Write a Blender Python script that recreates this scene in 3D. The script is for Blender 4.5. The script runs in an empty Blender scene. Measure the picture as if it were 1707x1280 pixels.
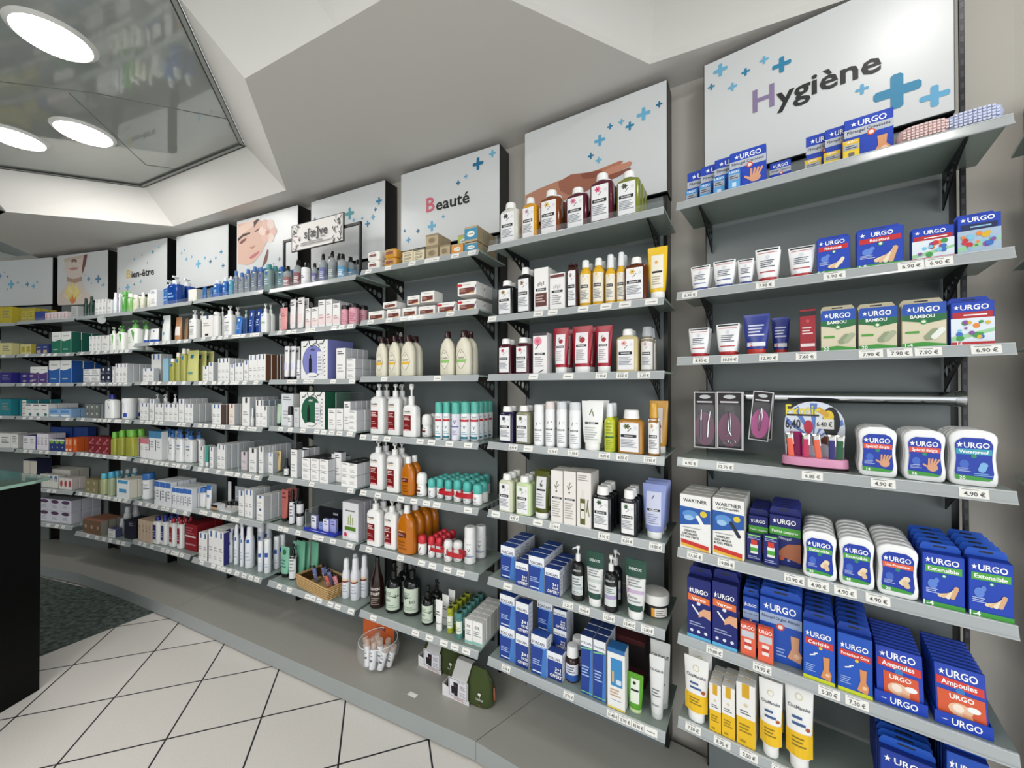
import bpy, bmesh, math, random
from mathutils import Vector
random.seed(7)
C = bpy.context.scene.collection
SC = bpy.context.scene
PI = math.pi

# ------------------------------------------------------------------ camera
H = 1.70; F = 655.0; PITCH = math.radians(.44)
cd = bpy.data.cameras.new('camera'); cam = bpy.data.objects.new('camera', cd); C.objects.link(cam)
cd.sensor_width = 36.0; cd.lens = F / 1707 * 36; cd.clip_start = .02
cam.location = (0, 0, H); cam.rotation_euler = (PI / 2 + PITCH, 0, 0)
SC.camera = cam

# ------------------------------------------------------------------ world, exposure
SC.view_settings.view_transform = 'Standard'; SC.view_settings.look = 'None'
SC.view_settings.gamma = 1; SC.view_settings.use_curve_mapping = False
SC.view_settings.exposure = 0.33
wd = bpy.data.worlds.new('ambient_fill'); SC.world = wd; wd.use_nodes = True  # even ambient fill coming in through the open back of the room
wd.node_tree.nodes['Background'].inputs[0].default_value = (.93, .97, 1, 1)
wd.node_tree.nodes['Background'].inputs[1].default_value = 1.1
SC.cycles.max_bounces = 6; SC.cycles.diffuse_bounces = 3; SC.cycles.glossy_bounces = 3
SC.cycles.transmission_bounces = 5; SC.cycles.transparent_max_bounces = 10
SC.cycles.caustics_reflective = False; SC.cycles.caustics_refractive = False
SC.cycles.sample_clamp_indirect = 4

# ------------------------------------------------------------------ materials
def lin(h):
    h = h.lstrip('#'); out = []
    for i in (0, 2, 4):
        c = int(h[i:i + 2], 16) / 255
        out.append(c / 12.92 if c <= .04045 else ((c + .055) / 1.055) ** 2.4)
    return (*out, 1)
_m = {}
KIND = {'p': dict(r=.5), 's': dict(r=.32), 'g': dict(r=.13), 'f': dict(r=.85), 'm': dict(r=.1, m=1.0), 'c': dict(r=.06, t=.9), 'a': dict(r=.08, t=.45),
        'k': dict(r=.35), 'w': dict(r=.75)}
def M(col, kind='p'):
    key = (col, kind)
    if key in _m: return _m[key]
    names = dict(p='print', s='plastic', g='gloss', f='fabric', m='metal', c='clear', a='tinted_liquid', k='black_steel', w='paint')
    m = bpy.data.materials.new(names[kind] + '_' + col.strip('#')); m.use_nodes = True
    b = m.node_tree.nodes['Principled BSDF']; K = KIND[kind]
    b.inputs['Base Color'].default_value = lin(col); b.inputs['Roughness'].default_value = K['r']
    if 'm' in K: b.inputs['Metallic'].default_value = K['m']
    if 't' in K: b.inputs['Transmission Weight'].default_value = K['t']; b.inputs['IOR'].default_value = 1.33
    if kind == 'w':
        n = m.node_tree.nodes.new('ShaderNodeTexNoise'); n.inputs['Scale'].default_value = 60
        bu = m.node_tree.nodes.new('ShaderNodeBump'); bu.inputs['Strength'].default_value = .06
        m.node_tree.links.new(n.outputs[0], bu.inputs['Height']); m.node_tree.links.new(bu.outputs[0], b.inputs['Normal'])
    _m[key] = m
    return m
def mix_clear(name, col, rough, alpha, tint=(1, 1, 1, 1)):
    """a sheet of glass or acrylic: glossy surface over a partly see-through body"""
    m = bpy.data.materials.new(name); m.use_nodes = True; nt = m.node_tree
    b = nt.nodes['Principled BSDF']; b.inputs['Base Color'].default_value = lin(col); b.inputs['Roughness'].default_value = rough
    t = nt.nodes.new('ShaderNodeBsdfTransparent'); t.inputs[0].default_value = tint
    x = nt.nodes.new('ShaderNodeMixShader'); x.inputs[0].default_value = alpha
    nt.links.new(t.outputs[0], x.inputs[1]); nt.links.new(b.outputs[0], x.inputs[2])
    nt.links.new(x.outputs[0], nt.nodes['Material Output'].inputs[0])
    return m
SHELFGLASS = mix_clear('frosted_shelf_glass', '#95a19b', .16, .78, (.75, .88, .82, 1))
RAIL = mix_clear('clear_price_rail', '#b4babb', .2, .82)
ACRYL = mix_clear('clear_acrylic', '#cfd6da', .3, .06)
BUBBLE = mix_clear('blister_bubble', '#e6eaee', .12, .05)
EDGE = M('#9fb5ad', 'g')
BOWL = mix_clear('bowl_glass', '#dfe8ea', .15, .16)
def node_mat(name, col, rough):
    m = bpy.data.materials.new(name); m.use_nodes = True
    b = m.node_tree.nodes['Principled BSDF']; b.inputs['Base Color'].default_value = lin(col); b.inputs['Roughness'].default_value = rough
    return m, m.node_tree, b

# ------------------------------------------------------------------ mesh builder
class MB:
    def __init__(s): s.v = []; s.f = []; s.mi = []; s.sm = []; s.mats = []
    def mat(s, m):
        if m not in s.mats: s.mats.append(m)
        return s.mats.index(m)
    def face(s, idx, m, sm=False): s.f.append(idx); s.mi.append(s.mat(m)); s.sm.append(sm)
    def poly(s, pts, m, sm=False):
        n = len(s.v); s.v += [tuple(p) for p in pts]; s.face(list(range(n, n + len(pts))), m, sm)
    def box(s, x0, x1, y0, y1, z0, z1, m, top=None, side=None, c=0.0):
        """cuboid with chamfered vertical edges; side = colour of the two flanks"""
        side = side or m; top = top or m; n = len(s.v)
        if c <= 0:
            for z in (z0, z1): s.v += [(x0, y0, z), (x1, y0, z), (x1, y1, z), (x0, y1, z)]
            for (a, b), mm in zip(((0, 1), (1, 2), (2, 3), (3, 0)), (m, side, m, side)): s.face([n + a, n + b, n + 4 + b, n + 4 + a], mm)
            s.face([n + 3, n + 2, n + 1, n], m); s.face([n + 4, n + 5, n + 6, n + 7], top); return
        def ring(z, k): return [(x0 + c + k, y0 + k, z), (x1 - c - k, y0 + k, z), (x1 - k, y0 + c + k, z), (x1 - k, y1 - c - k, z), (x1 - c - k, y1 - k, z), (x0 + c + k, y1 - k, z), (x0 + k, y1 - c - k, z), (x0 + k, y0 + c + k, z)]
        s.v += ring(z0, 0) + ring(z1 - c, 0) + ring(z1, c)
        mm = [m, m, side, side, m, side, side, m]
        for L in (0, 1):
            for i in range(8):
                j = (i + 1) % 8; s.face([n + L * 8 + i, n + L * 8 + j, n + L * 8 + 8 + j, n + L * 8 + 8 + i], mm[i] if L == 0 else top)
        s.face([n + i for i in range(7, -1, -1)], m); s.face([n + 16 + i for i in range(8)], top)
    def loft(s, secs, m, n=20, caps=(True, True), mfun=None):
        """secs: (z, rx, ry, exponent[, cx, cy]); superellipse rings from bottom to top"""
        b0 = len(s.v)
        for sec in secs:
            z, rx, ry, e = sec[:4]; cx, cy = (sec[4], sec[5]) if len(sec) > 4 else (0, 0)
            for i in range(n):
                a = 2 * PI * i / n + PI / n; ca, sa = math.cos(a), math.sin(a)
                s.v.append((cx + rx * math.copysign(abs(ca) ** (2 / e), ca), cy + ry * math.copysign(abs(sa) ** (2 / e), sa), z))
        for k in range(len(secs) - 1):
            mm = mfun(k) if mfun else m
            for i in range(n):
                j = (i + 1) % n; s.face([b0 + k * n + i, b0 + k * n + j, b0 + k * n + n + j, b0 + k * n + n + i], mm, True)
        if caps[0]: s.face([b0 + i for i in range(n - 1, -1, -1)], m)
        if caps[1]: s.face([b0 + (len(secs) - 1) * n + i for i in range(n)], mfun(len(secs) - 2) if mfun else m)
    def tube(s, pts, r, m, n=8):
        """round bar along a polyline"""
        b0 = len(s.v); pts = [Vector(p) for p in pts]
        for i, p in enumerate(pts):
            d = (pts[min(i + 1, len(pts) - 1)] - pts[max(i - 1, 0)]).normalized()
            u = d.cross(Vector((0, 0, 1))); u = u.normalized() if u.length > 1e-4 else Vector((1, 0, 0)); w = d.cross(u)
            rr = r[i] if isinstance(r, (list, tuple)) else r
            for k in range(n):
                a = 2 * PI * k / n; s.v.append(tuple(p + (u * math.cos(a) + w * math.sin(a)) * rr))
        for i in range(len(pts) - 1):
            for k in range(n):
                j = (k + 1) % n; s.face([b0 + i * n + k, b0 + i * n + j, b0 + i * n + n + j, b0 + i * n + n + k], m, True)
        s.face([b0 + k for k in range(n - 1, -1, -1)], m); s.face([b0 + (len(pts) - 1) * n + k for k in range(n)], m)
    def prism(s, pts, y0, y1, m, mside=None):
        """outline in x,z pushed from y0 to y1"""
        n = len(pts); b0 = len(s.v)
        s.v += [(x, y0, z) for x, z in pts] + [(x, y1, z) for x, z in pts]
        s.face([b0 + i for i in range(n)], m); s.face([b0 + n + i for i in range(n - 1, -1, -1)], m)
        for i in range(n): j = (i + 1) % n; s.face([b0 + j, b0 + i, b0 + n + i, b0 + n + j], mside or m)
    def prismz(s, pts, z0, z1, m, top=None, side=None):
        n = len(pts); b0 = len(s.v)
        s.v += [(x, y, z0) for x, y in pts] + [(x, y, z1) for x, y in pts]
        s.face([b0 + i for i in range(n - 1, -1, -1)], m); s.face([b0 + n + i for i in range(n)], top or m)
        for i in range(n): j = (i + 1) % n; s.face([b0 + i, b0 + j, b0 + n + j, b0 + n + i], side or m)
    def mesh(s, name, fix=True):
        me = bpy.data.meshes.new(name); me.from_pydata(s.v, [], s.f)
        for m in s.mats: me.materials.append(m)
        me.polygons.foreach_set('material_index', s.mi); me.polygons.foreach_set('use_smooth', s.sm)
        if any(s.sm):
            bm = bmesh.new(); bm.from_mesh(me)
            for e in bm.edges:
                if len(e.link_faces) == 2 and e.calc_face_angle(0) > .62: e.smooth = False
            bm.to_mesh(me); bm.free()
        me.update(); return me

def obj(name, me, parent=None, loc=None, rz=0):
    o = bpy.data.objects.new(name, me.mesh(name) if isinstance(me, MB) else me); C.objects.link(o)
    if parent: o.parent = parent
    if loc is not None: o.location = loc
    if rz: o.rotation_euler = (0, 0, rz)
    return o
def tag(o, label, cat, group=None):
    o['label'] = label; o['category'] = cat
    if group: o['group'] = group
    return o
def struct(name, me, parent=None):
    o = obj(name, me, parent); o['kind'] = 'structure'; return o
def empty(name, loc=(0, 0, 0), rz=0):
    o = bpy.data.objects.new(name, None); C.objects.link(o); o.location = loc; o.rotation_euler = (0, 0, rz); o.empty_display_size = .02; return o

# ------------------------------------------------------------------ lettering
_t = {}
def glyphs(text, bold=.0):
    """outline of a word: triangles, capital height 1, centred on x, baseline 0"""
    k = (text, bold)
    if k in _t: return _t[k]
    cu = bpy.data.curves.new('word', 'FONT'); cu.body = text; cu.size = 1; cu.resolution_u = 2; cu.offset = bold; cu.fill_mode = 'FRONT'
    o = bpy.data.objects.new('word', cu); me = o.to_mesh()
    me.calc_loop_triangles()
    vs = [tuple(v.co[:2]) for v in me.vertices]; fs = [list(p.vertices) for p in me.polygons]
    o.to_mesh_clear(); bpy.data.objects.remove(o); bpy.data.curves.remove(cu)
    x0 = min(v[0] for v in vs); x1 = max(v[0] for v in vs)
    vs = [((x - (x0 + x1) / 2) / .72, y / .72) for x, y in vs]
    _t[k] = (vs, fs, (x1 - x0) / .72)
    return _t[k]
def cross_pts(cx, cz, r, k=.27, rot=0):
    pts = []
    for q in range(4):
        a0 = q * PI / 2 + rot
        for (px, pz) in ((r - .12 * r, -k * r), (r, -k * .5 * r), (r, k * .5 * r), (r - .12 * r, k * r), (k * r, k * r)):
            pts.append((cx + px * math.cos(a0) - pz * math.sin(a0), cz + px * math.sin(a0) + pz * math.cos(a0)))
    return pts
def clip(poly, ax, lo, hi):
    for sgn, lim in ((1, lo), (-1, -hi)):
        out = []
        for i in range(len(poly)):
            a, b = poly[i - 1], poly[i]; da, db = sgn * a[ax] - lim, sgn * b[ax] - lim
            if (da >= 0) != (db >= 0): t = da / (da - db); out.append((a[0] + (b[0] - a[0]) * t, a[1] + (b[1] - a[1]) * t))
            if db >= 0: out.append(b)
        poly = out
        if len(poly) < 3: return []
    return poly
def lay(mb, P, w, h, uv, m, e, nx, nz):
    """a flat outline (u, v) wrapped onto a curved front in small pieces"""
    if nx <= 1 and nz <= 1: mb.poly([P(u * w, v * h, e) for u, v in uv], m); return
    for i in range(nx):
        col = clip(uv, 0, -.5 + i / nx, -.5 + (i + 1) / nx)
        if not col: continue
        for k in range(nz):
            q = clip(col, 1, k / nz, (k + 1) / nz) if nz > 1 else col
            if len(q) > 2: mb.poly([P(u * w, v * h, e) for u, v in q], m)
def draw(mb, P, w, h, prims, kind='p', nx=1, nz=1):
    """prints onto a front: P(x, z, eps) -> point; u in -.5..+.5 of the width, v in 0..1 of the height"""
    e = .0003
    for pr in prims:
        e += .00012; t = pr[0]; col = pr[-1] if t not in 't' else pr[5]
        m = M(col, kind)
        if t == 'r':
            _, u0, v0, u1, v1, _c = pr
            for i in range(nx):
                for k in range(nz):
                    a, b = u0 + (u1 - u0) * i / nx, u0 + (u1 - u0) * (i + 1) / nx; c, d = v0 + (v1 - v0) * k / nz, v0 + (v1 - v0) * (k + 1) / nz
                    mb.poly([P(a * w, c * h, e), P(b * w, c * h, e), P(b * w, d * h, e), P(a * w, d * h, e)], m)
        elif t == 'e':
            _, u, v, ru, rv, _c = pr
            lay(mb, P, w, h, [(u + ru * math.cos(a), v + rv * math.sin(a)) for a in [2 * PI * i / 14 for i in range(14)]], m, e, nx, nz)
        elif t == 'd':   # true circle, radius by width
            _, u, v, r, _c = pr
            lay(mb, P, w, h, [(u + r * math.cos(a), v + r * w / h * math.sin(a)) for a in [2 * PI * i / 14 for i in range(14)]], m, e, nx if r > .05 else 1, nz if r > .05 else 1)
        elif t == 'p':
            lay(mb, P, w, h, pr[1], m, e, nx, nz)
        elif t == 'q':   # tilted bar: centre, length, breadth, angle
            _, u, v, L, Bt, ang, _c = pr
            ca, sa = math.cos(ang), math.sin(ang); L2, B2 = L * w / 2, Bt * w / 2; pts = []
            for (x, z) in ((-L2 + B2 * .6, -B2), (L2 - B2 * .6, -B2), (L2, -B2 * .4), (L2, B2 * .4), (L2 - B2 * .6, B2), (-L2 + B2 * .6, B2), (-L2, B2 * .4), (-L2, -B2 * .4)):
                pts.append((u + (x * ca - z * sa) / w, v + (x * sa + z * ca) / h))
            lay(mb, P, w, h, pts, m, e, nx, nz)
        elif t == 'l':   # lines of fine print
            _, u0, u1, v0, v1, n, _c = pr
            for i in range(n):
                v = v0 + (v1 - v0) * (i + .5) / n; th = (v1 - v0) / n * .22; uu = u0 + (u1 - u0) * (1 - .35 * ((i * 37 + 11) % 10) / 10)
                for q in range(nx):
                    a, b = u0 + (uu - u0) * q / nx, u0 + (uu - u0) * (q + 1) / nx
                    mb.poly([P(a * w, (v - th) * h, e), P(b * w, (v - th) * h, e), P(b * w, (v + th) * h, e), P(a * w, (v + th) * h, e)], m)
        elif t == 't':
            _, text, u, v, size, col, maxw = (list(pr) + [.9])[:7]
            vs, fs, tw = glyphs(text, .018); s = size * h
            if tw * s > maxw * w: sx = maxw * w / tw; s = min(s, sx * 1.25)
            else: sx = s
            n0 = len(mb.v); mb.v += [P(u * w + x * sx, v * h + (z - .5) * s, e) for x, z in vs]
            for f in fs: mb.face([n0 + i for i in f], m)

# ------------------------------------------------------------------ products: every maker gives [(part, MB), ...], the first is the body
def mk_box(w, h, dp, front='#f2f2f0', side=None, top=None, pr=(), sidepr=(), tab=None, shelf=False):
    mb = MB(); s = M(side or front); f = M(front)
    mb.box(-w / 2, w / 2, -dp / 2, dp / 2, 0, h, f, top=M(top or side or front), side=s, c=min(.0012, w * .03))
    draw(mb, lambda x, z, e: (x, -dp / 2 - e, z), w, h, pr)
    if sidepr: draw(mb, lambda x, z, e: (w / 2 + e, x, z), dp, h, sidepr)
    if tab:      # hanging tab rising from the back edge, with its slot
        th = h * .14; pts = [(-w * .5, h - .001), (w * .5, h - .001), (w * .5, h + th * .45), (w * .42, h + th), (-w * .42, h + th), (-w * .5, h + th * .45)]
        mb.prism(pts, dp / 2 - .0012, dp / 2 - .0002, M(tab))
        draw(mb, lambda x, z, e: (x, dp / 2 - .0012 - e, z), w, h, [('r', -.16, 1.07, .16, 1.10, '#20262c')])
    return [('box', mb)]
def surf(secs, w):
    """front of a lofted body as P(x, z, eps)"""
    def P(x, z, e):
        k = 0
        while k < len(secs) - 2 and secs[k + 1][0] < z: k += 1
        a, b = secs[k], secs[k + 1]; t = 0 if b[0] == a[0] else max(0, min(1, (z - a[0]) / (b[0] - a[0])))
        rx, ry, ex = (a[i] + (b[i] - a[i]) * t for i in (1, 2, 3)); cy = (a[5] + (b[5] - a[5]) * t) if len(a) > 5 else 0
        q = min(.985, abs(x) / max(rx, 1e-6)); y = -ry * (1 - q ** ex) ** (1 / ex)
        return (x, cy + y * (1 + .02 * 0) - e - .0004, z)
    return P
def mk_bottle(w, h, dp, shape='flat', body='#eeeeea', cap='#f5f5f3', lab=None, pr=(), bk='s', ck='s', capw=.5, caph=.16, bodypr=(), n=20, hole_shade=None):
    R = w / 2; parts = []; mb = MB(); hb = h * (1 - caph); D = dp / 2
    if shape == 'flat': secs = [(0, R * .9, D * .85, 4), (h * .012, R, D, 5), (hb * .88, R, D, 5), (hb * .95, R * .92, D * .9, 4), (hb * .99, R * .62, D * .72, 2.6), (hb, R * capw * .86, min(D * .7, R * capw * .86), 2)]
    elif shape == 'oval': secs = [(0, R * .86, D * .82, 2.4), (h * .02, R * .98, D * .96, 2.6), (hb * .3, R, D, 2.6), (hb * .7, R * .97, D * .97, 2.5), (hb * .86, R * .82, D * .86, 2.2), (hb * .95, R * .52, D * .66, 2), (hb, R * capw * .85, R * capw * .85, 2)]
    elif shape == 'round': secs = [(0, R * .92, R * .92, 2), (h * .015, R, R, 2), (hb * .84, R, R, 2), (hb * .91, R * .88, R * .88, 2), (hb * .96, R * .66, R * .66, 2), (hb * .985, R * capw * .9, R * capw * .9, 2), (hb, R * capw * .85, R * capw * .85, 2)]
    elif shape == 'can': secs = [(0, R * .93, R * .93, 2), (h * .012, R, R, 2), (hb * .97, R, R, 2), (hb, R * .93, R * .93, 2)]
    elif shape == 'cone': secs = [(0, R * .92, R * .92, 2), (h * .015, R, R, 2), (hb * .78, R * .99, R * .99, 2), (hb * .90, R * .86, R * .86, 2), (hb, R * .62, R * .62, 2)]
    elif shape == 'flask': secs = [(0, R * .9, R * .8, 2), (h * .02, R, R * .9, 2), (hb * .42, R * .98, R * .9, 2), (hb * .62, R * .8, R * .76, 2), (hb * .82, R * .42, R * .42, 2), (hb, R * .3, R * .3, 2)]
    if shape in ('can', 'cone', 'round', 'flask'): D = R
    mb.loft(secs, M(body, bk), n=n)
    P = surf(secs, w)
    if bodypr: draw(mb, P, w, hb, bodypr, 's', nx=8, nz=6 if shape in ('oval', 'flask', 'cone') else 1)
    parts.append(('body', mb))
    cb = MB()
    rc = R * capw if shape not in ('can', 'cone') else R * (.97 if shape == 'can' else .68)
    if caph > 0:
        cr = rc
        if shape == 'can': cs = [(hb, cr, cr, 2), (hb + h * caph * .86, cr, cr, 2), (h, cr * .86, cr * .86, 2)]
        elif shape == 'cone': cs = [(hb, cr, cr, 2), (hb + h * caph * .8, cr * .92, cr * .92, 2), (hb + h * caph * .94, cr * .78, cr * .78, 2), (h, cr * .4, cr * .4, 2)]
        else: cs = [(hb, cr, cr, 2), (hb + h * caph * .12, cr, cr, 2), (hb + h * caph * .92, cr * .9, cr * .9, 2), (h, cr * .8, cr * .8, 2)]
        cb.loft(cs, M(cap, ck), n=16)
        if hole_shade: cb.poly([(rc * .72 * math.cos(a), rc * .72 * math.sin(a), h + .0004) for a in [k * PI / 8 for k in range(16)]], M(hole_shade))  # flat dark disc paints the shade inside an open top
        parts.append(('cap', cb))
    if lab is not None:
        lb = MB(); draw(lb, P, w, hb, [('r', lab[0], lab[1], lab[2], lab[3], lab[4])] + list(pr), 'p', nx=8, nz=8 if shape in ('oval', 'round', 'cone') else 1); parts.append(('label', lb))
    return parts
def mk_pump(w, h, dp, body='#f3f3f1', pump='#f1f1ef', lab=None, pr=(), shape='flat', bk='s', ph=.2, bodypr=(), face=1):
    hb = h * (1 - ph); R = w / 2
    parts = mk_bottle(w, hb, dp, shape, body, pump, lab, pr, bk, caph=.06, capw=.42, bodypr=bodypr)
    parts = [p for p in parts if p[0] != 'cap']
    pb = MB(); m = M(pump, 's'); r = R * .36
    pb.loft([(hb * .94, r, r, 2), (hb + h * ph * .32, r, r, 2), (hb + h * ph * .36, r * .85, r * .85, 2)], m, n=14)
    pb.loft([(hb + h * ph * .36, r * .3, r * .3, 2), (hb + h * ph * .7, r * .3, r * .3, 2)], m, n=8)
    pb.loft([(hb + h * ph * .70, r * .66, r * .66, 2), (hb + h * ph * .92, r * .80, r * .80, 2), (h, r * .66, r * .66, 2)], m, n=12)
    nb = MB(); zt = hb + h * ph * .93; nb.tube([(0, 0, zt - r * .34), (face * R * .34, -R * .34, zt - r * .30), (face * R * .62, -R * .62, zt - r * .42), (face * R * .68, -R * .68, zt - r * .8)], [r * .42, r * .34, r * .28, r * .22], m, 8)
    parts.insert(1, ('pump', pb)); parts.insert(2, ('pump>nozzle', nb)); return parts
def mk_tube(w, h, dp, body='#f2f2f0', cap='#f5f5f3', lab=None, pr=(), caph=.13, capw=.7, bk='s', crimp=None):
    R = w / 2; hc = h * caph; Rc = R * capw; mb = MB(); D = min(dp / 2, R) * .98; Dc = min(Rc * .95, D)
    secs = [(hc, Rc, Dc, 2), (hc + h * .03, max(Rc, R * .78), D, 2), (h * .45, R * .9, D * .8, 2.2), (h * .8, R * .97, D * .35, 2.2), (h * .95, R, .0022, 2), (h, R, .0016, 2)]
    mb.loft(secs, M(body, bk), n=20, mfun=(lambda k: M(crimp, bk) if (crimp and k == 4) else M(body, bk)))
    P = surf(secs, w); parts = [('body', mb)]
    cb = MB(); cb.loft([(0, Rc * .95, Dc * .95, 2), (hc * .1, Rc, Dc, 2), (hc, Rc, Dc, 2)], M(cap, 's'), n=18); parts.append(('cap', cb))
    if lab is not None or pr:
        lb = MB(); q = ([('r', *lab)] if lab else []) + list(pr); draw(lb, P, w, h, q, 'p', nx=6, nz=5); parts.append(('label', lb))
    return parts
def mk_roll(w, h, dp, body='#f4f4f2', cap='#5fc4bb', pr=(), caph=.45, waist=False):
    R = w / 2; hb = h * (1 - caph); mb = MB()
    secs = [(0, R * .8, R * .8, 2), (h * .03, R * .93, R * .93, 2), (hb * .5, R * (.99), R * .99, 2), (hb * .93, R * (.8 if waist else .97), R * (.8 if waist else .97), 2), (hb, R * .8, R * .8, 2)]
    mb.loft(secs, M(body, 's'), n=18); P = surf(secs, w); parts = [('body', mb)]
    cb = MB(); cb.loft([(hb, R * .86, R * .86, 2), (hb + h * caph * .15, R, R, 2), (hb + h * caph * .7, R * .97, R * .97, 2), (hb + h * caph * .92, R * .75, R * .75, 2), (h, R * .4, R * .4, 2)], M(cap, 's'), n=18); parts.append(('cap', cb))
    if pr: lb = MB(); draw(lb, P, w, hb, pr, 'p', nx=4, nz=3); parts.append(('label', lb))
    return parts
def mk_jar(w, h, dp, body='#22252a', cap='#f4f4f2', pr=(), caph=.42, lab=None, bk='s'):
    R = w / 2; hb = h * (1 - caph); mb = MB(); secs = [(0, R * .88, R * .88, 2), (h * .05, R * .96, R * .96, 2), (hb, R * .96, R * .96, 2)]
    mb.loft(secs, M(body, bk), n=26); P = surf(secs, w); parts = [('body', mb)]
    cb = MB(); cb.loft([(hb, R * .98, R * .98, 2), (hb + h * caph * .2, R, R, 2), (h * .95, R, R, 2), (h, R * .93, R * .93, 2)], M(cap, 's'), n=26); parts.append(('lid', cb))
    if lab: lb = MB(); draw(lb, P, w, hb, [('r', *lab)] + list(pr), 'p', nx=6); parts.append(('label', lb))
    return parts
def mk_case(w, h, dp, pr=(), body='#f3f4f4', label='#1238a8'):
    """white plastic plaster case with a waist and a sloping lid, blue printed front"""
    R = w / 2; D = dp / 2; mb = MB()
    prof = [(0, .80), (.02, .93), (.08, .985), (.2, 1.0), (.34, .95), (.48, .915), (.6, .925), (.72, .97), (.8, 1.0), (.88, .985), (.94, .88), (.98, .66), (1, .42)]
    secs = [(h * z, R * k, D * (1 if .03 < z < .95 else .8), 6) for z, k in prof]
    mb.loft(secs, M(body, 's'), n=28)
    lb = MB(); k = .80
    def half(v): 
        for (a, ka), (b, kb) in zip(prof, prof[1:]):
            if a <= v <= b: return ka + (kb - ka) * (v - a) / (b - a)
    rnd_ = {.04: .84, .1: .96, .94: .60, .88: .86, .8: .97}
    top = [((-.5 if side else .5) * half(v) * k * rnd_.get(v, 1), .07 + (v - .0) * .84) for side in (0, 1) for v in ([.04, .1, .2, .34, .48, .6, .72, .8, .88, .94] if not side else [.94, .88, .8, .72, .6, .48, .34, .2, .1, .04])]
    draw(lb, lambda x, z, e: (x, -D - e - .0006, z), w, h, [('p', top, label)] + list(pr), 's')
    return [('body', mb), ('label', lb)]
# ------------------------------------------------------------------ the curved wall: ten flat bays
W = .81; SD = .285                      # shelf width and depth
LV = {0: [.657, .322, .081, -.291, -.625, -.943, -1.25], 1: [.657, .322, .081, -.291, -.625, -.943, -1.25], 2: [.652, .311, .031, -.294, -.619, -.943, -1.325],
      3: [.651, .358, .03, -.305, -.627, -.947, -1.326], 4: [.633, .345, .019, -.293, -.625, -.95, -1.334],
      5: [.634, .344, .015, -.304, -.634, -.952, -1.326], 6: [.631, .34, .016, -.306, -.63, -.985, -1.315],
      7: [.608, .287, .009, -.306, -.617, -.973, -1.335], 8: [.605, .287, .008, -.312, -.63, -.987, -1.309], 9: [.60, .287, .008, -.312, -.63, -.987, -1.309]}
BP = {0: (1.285, .955, 43), 1: (.608, 1.459, 37.04), 2: (-.121, 1.89, 31.2), 3: (-.889, 2.287, 26.72), 4: (-1.648, 2.654, 25.85), 5: (-2.434, 2.992, 24.11),
      6: (-3.201, 3.317, 23.03), 7: (-3.951, 3.558, 19.52), 8: (-4.809, 3.804, 14.39), 9: (-5.65, 3.97, 10)}
BAYWORD = {0: 'end bay', 1: 'hygiene bay', 2: 'hand-poster bay', 3: 'beauty bay', 4: 'brand-sign bay', 5: 'face-poster bay', 6: 'crosses bay',
           7: 'wellness bay', 8: 'neck-poster bay', 9: 'far bay'}
LEVWORD = ['top', 'second', 'third', 'fourth', 'fifth', 'sixth', 'bottom']
GL = .030                               # glass surface above the lower edge of the rail
class Bay:
    def __init__(s, b):
        s.b = b; X, Y, th = BP[b]; s.th = math.radians(th); s.o = Vector((X, Y, 0))
        s.d = Vector((math.cos(s.th), -math.sin(s.th), 0)); s.n = Vector((math.sin(s.th), math.cos(s.th), 0)); s.rz = -s.th
    def z(s, L): return LV[s.b][L] + H
    def p(s, t, d, z): v = s.o + s.d * t + s.n * d; return Vector((v.x, v.y, z))
    def solve(s, x, y, d):
        """t along the bay and height z at which the sight line (x, y) meets the plane d behind the shelf front"""
        u, v = x - 853.5, y - 640; r = (u, F * math.cos(PITCH) + v * math.sin(PITCH), F * math.sin(PITCH) - v * math.cos(PITCH))
        q = s.o + s.n * d; det = r[0] * (-s.d.y) + s.d.x * r[1]
        k = (q.x * (-s.d.y) + s.d.x * q.y) / det; t = (r[0] * q.y - r[1] * q.x) / det
        return t, k * r[2] + H
    def depth(s, x, y, z):
        """distance behind the shelf front of the point at height z seen at (x, y)"""
        u, v = x - 853.5, y - 640; r = (u, F * math.cos(PITCH) + v * math.sin(PITCH), F * math.sin(PITCH) - v * math.cos(PITCH))
        k = (z - H) / r[2]; return (Vector((r[0] * k, r[1] * k, 0)) - s.o).dot(s.n)
BY = {b: Bay(b) for b in BP}

# ------------------------------------------------------------------ lights of the room, with unseen fill
def unproj(x, y, z):
    u, v = x - 853.5, y - 640; r = (u, F * math.cos(PITCH) + v * math.sin(PITCH), F * math.sin(PITCH) - v * math.cos(PITCH)); k = (z - H) / r[2]
    return (r[0] * k, r[1] * k)
ZC = 3.10; ZP = 3.42
LAMPS = [unproj(88, 60, ZP), unproj(140, 220, ZP), unproj(26, 228, ZP), (-3.3, 1.0), (-2.0, .3), (-3.0, -.3), (.9, .55)]
lamp_disc = bpy.data.materials.new('lamp_glow'); lamp_disc.use_nodes = True
_b = lamp_disc.node_tree.nodes['Principled BSDF']; _b.inputs['Base Color'].default_value = (0, 0, 0, 1)
_b.inputs['Emission Color'].default_value = (1, .96, .93, 1); _b.inputs['Emission Strength'].default_value = 34
LW = ['left', 'middle', 'far', 'hidden', 'rear', 'side', 'front', 'near', 'back']
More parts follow.
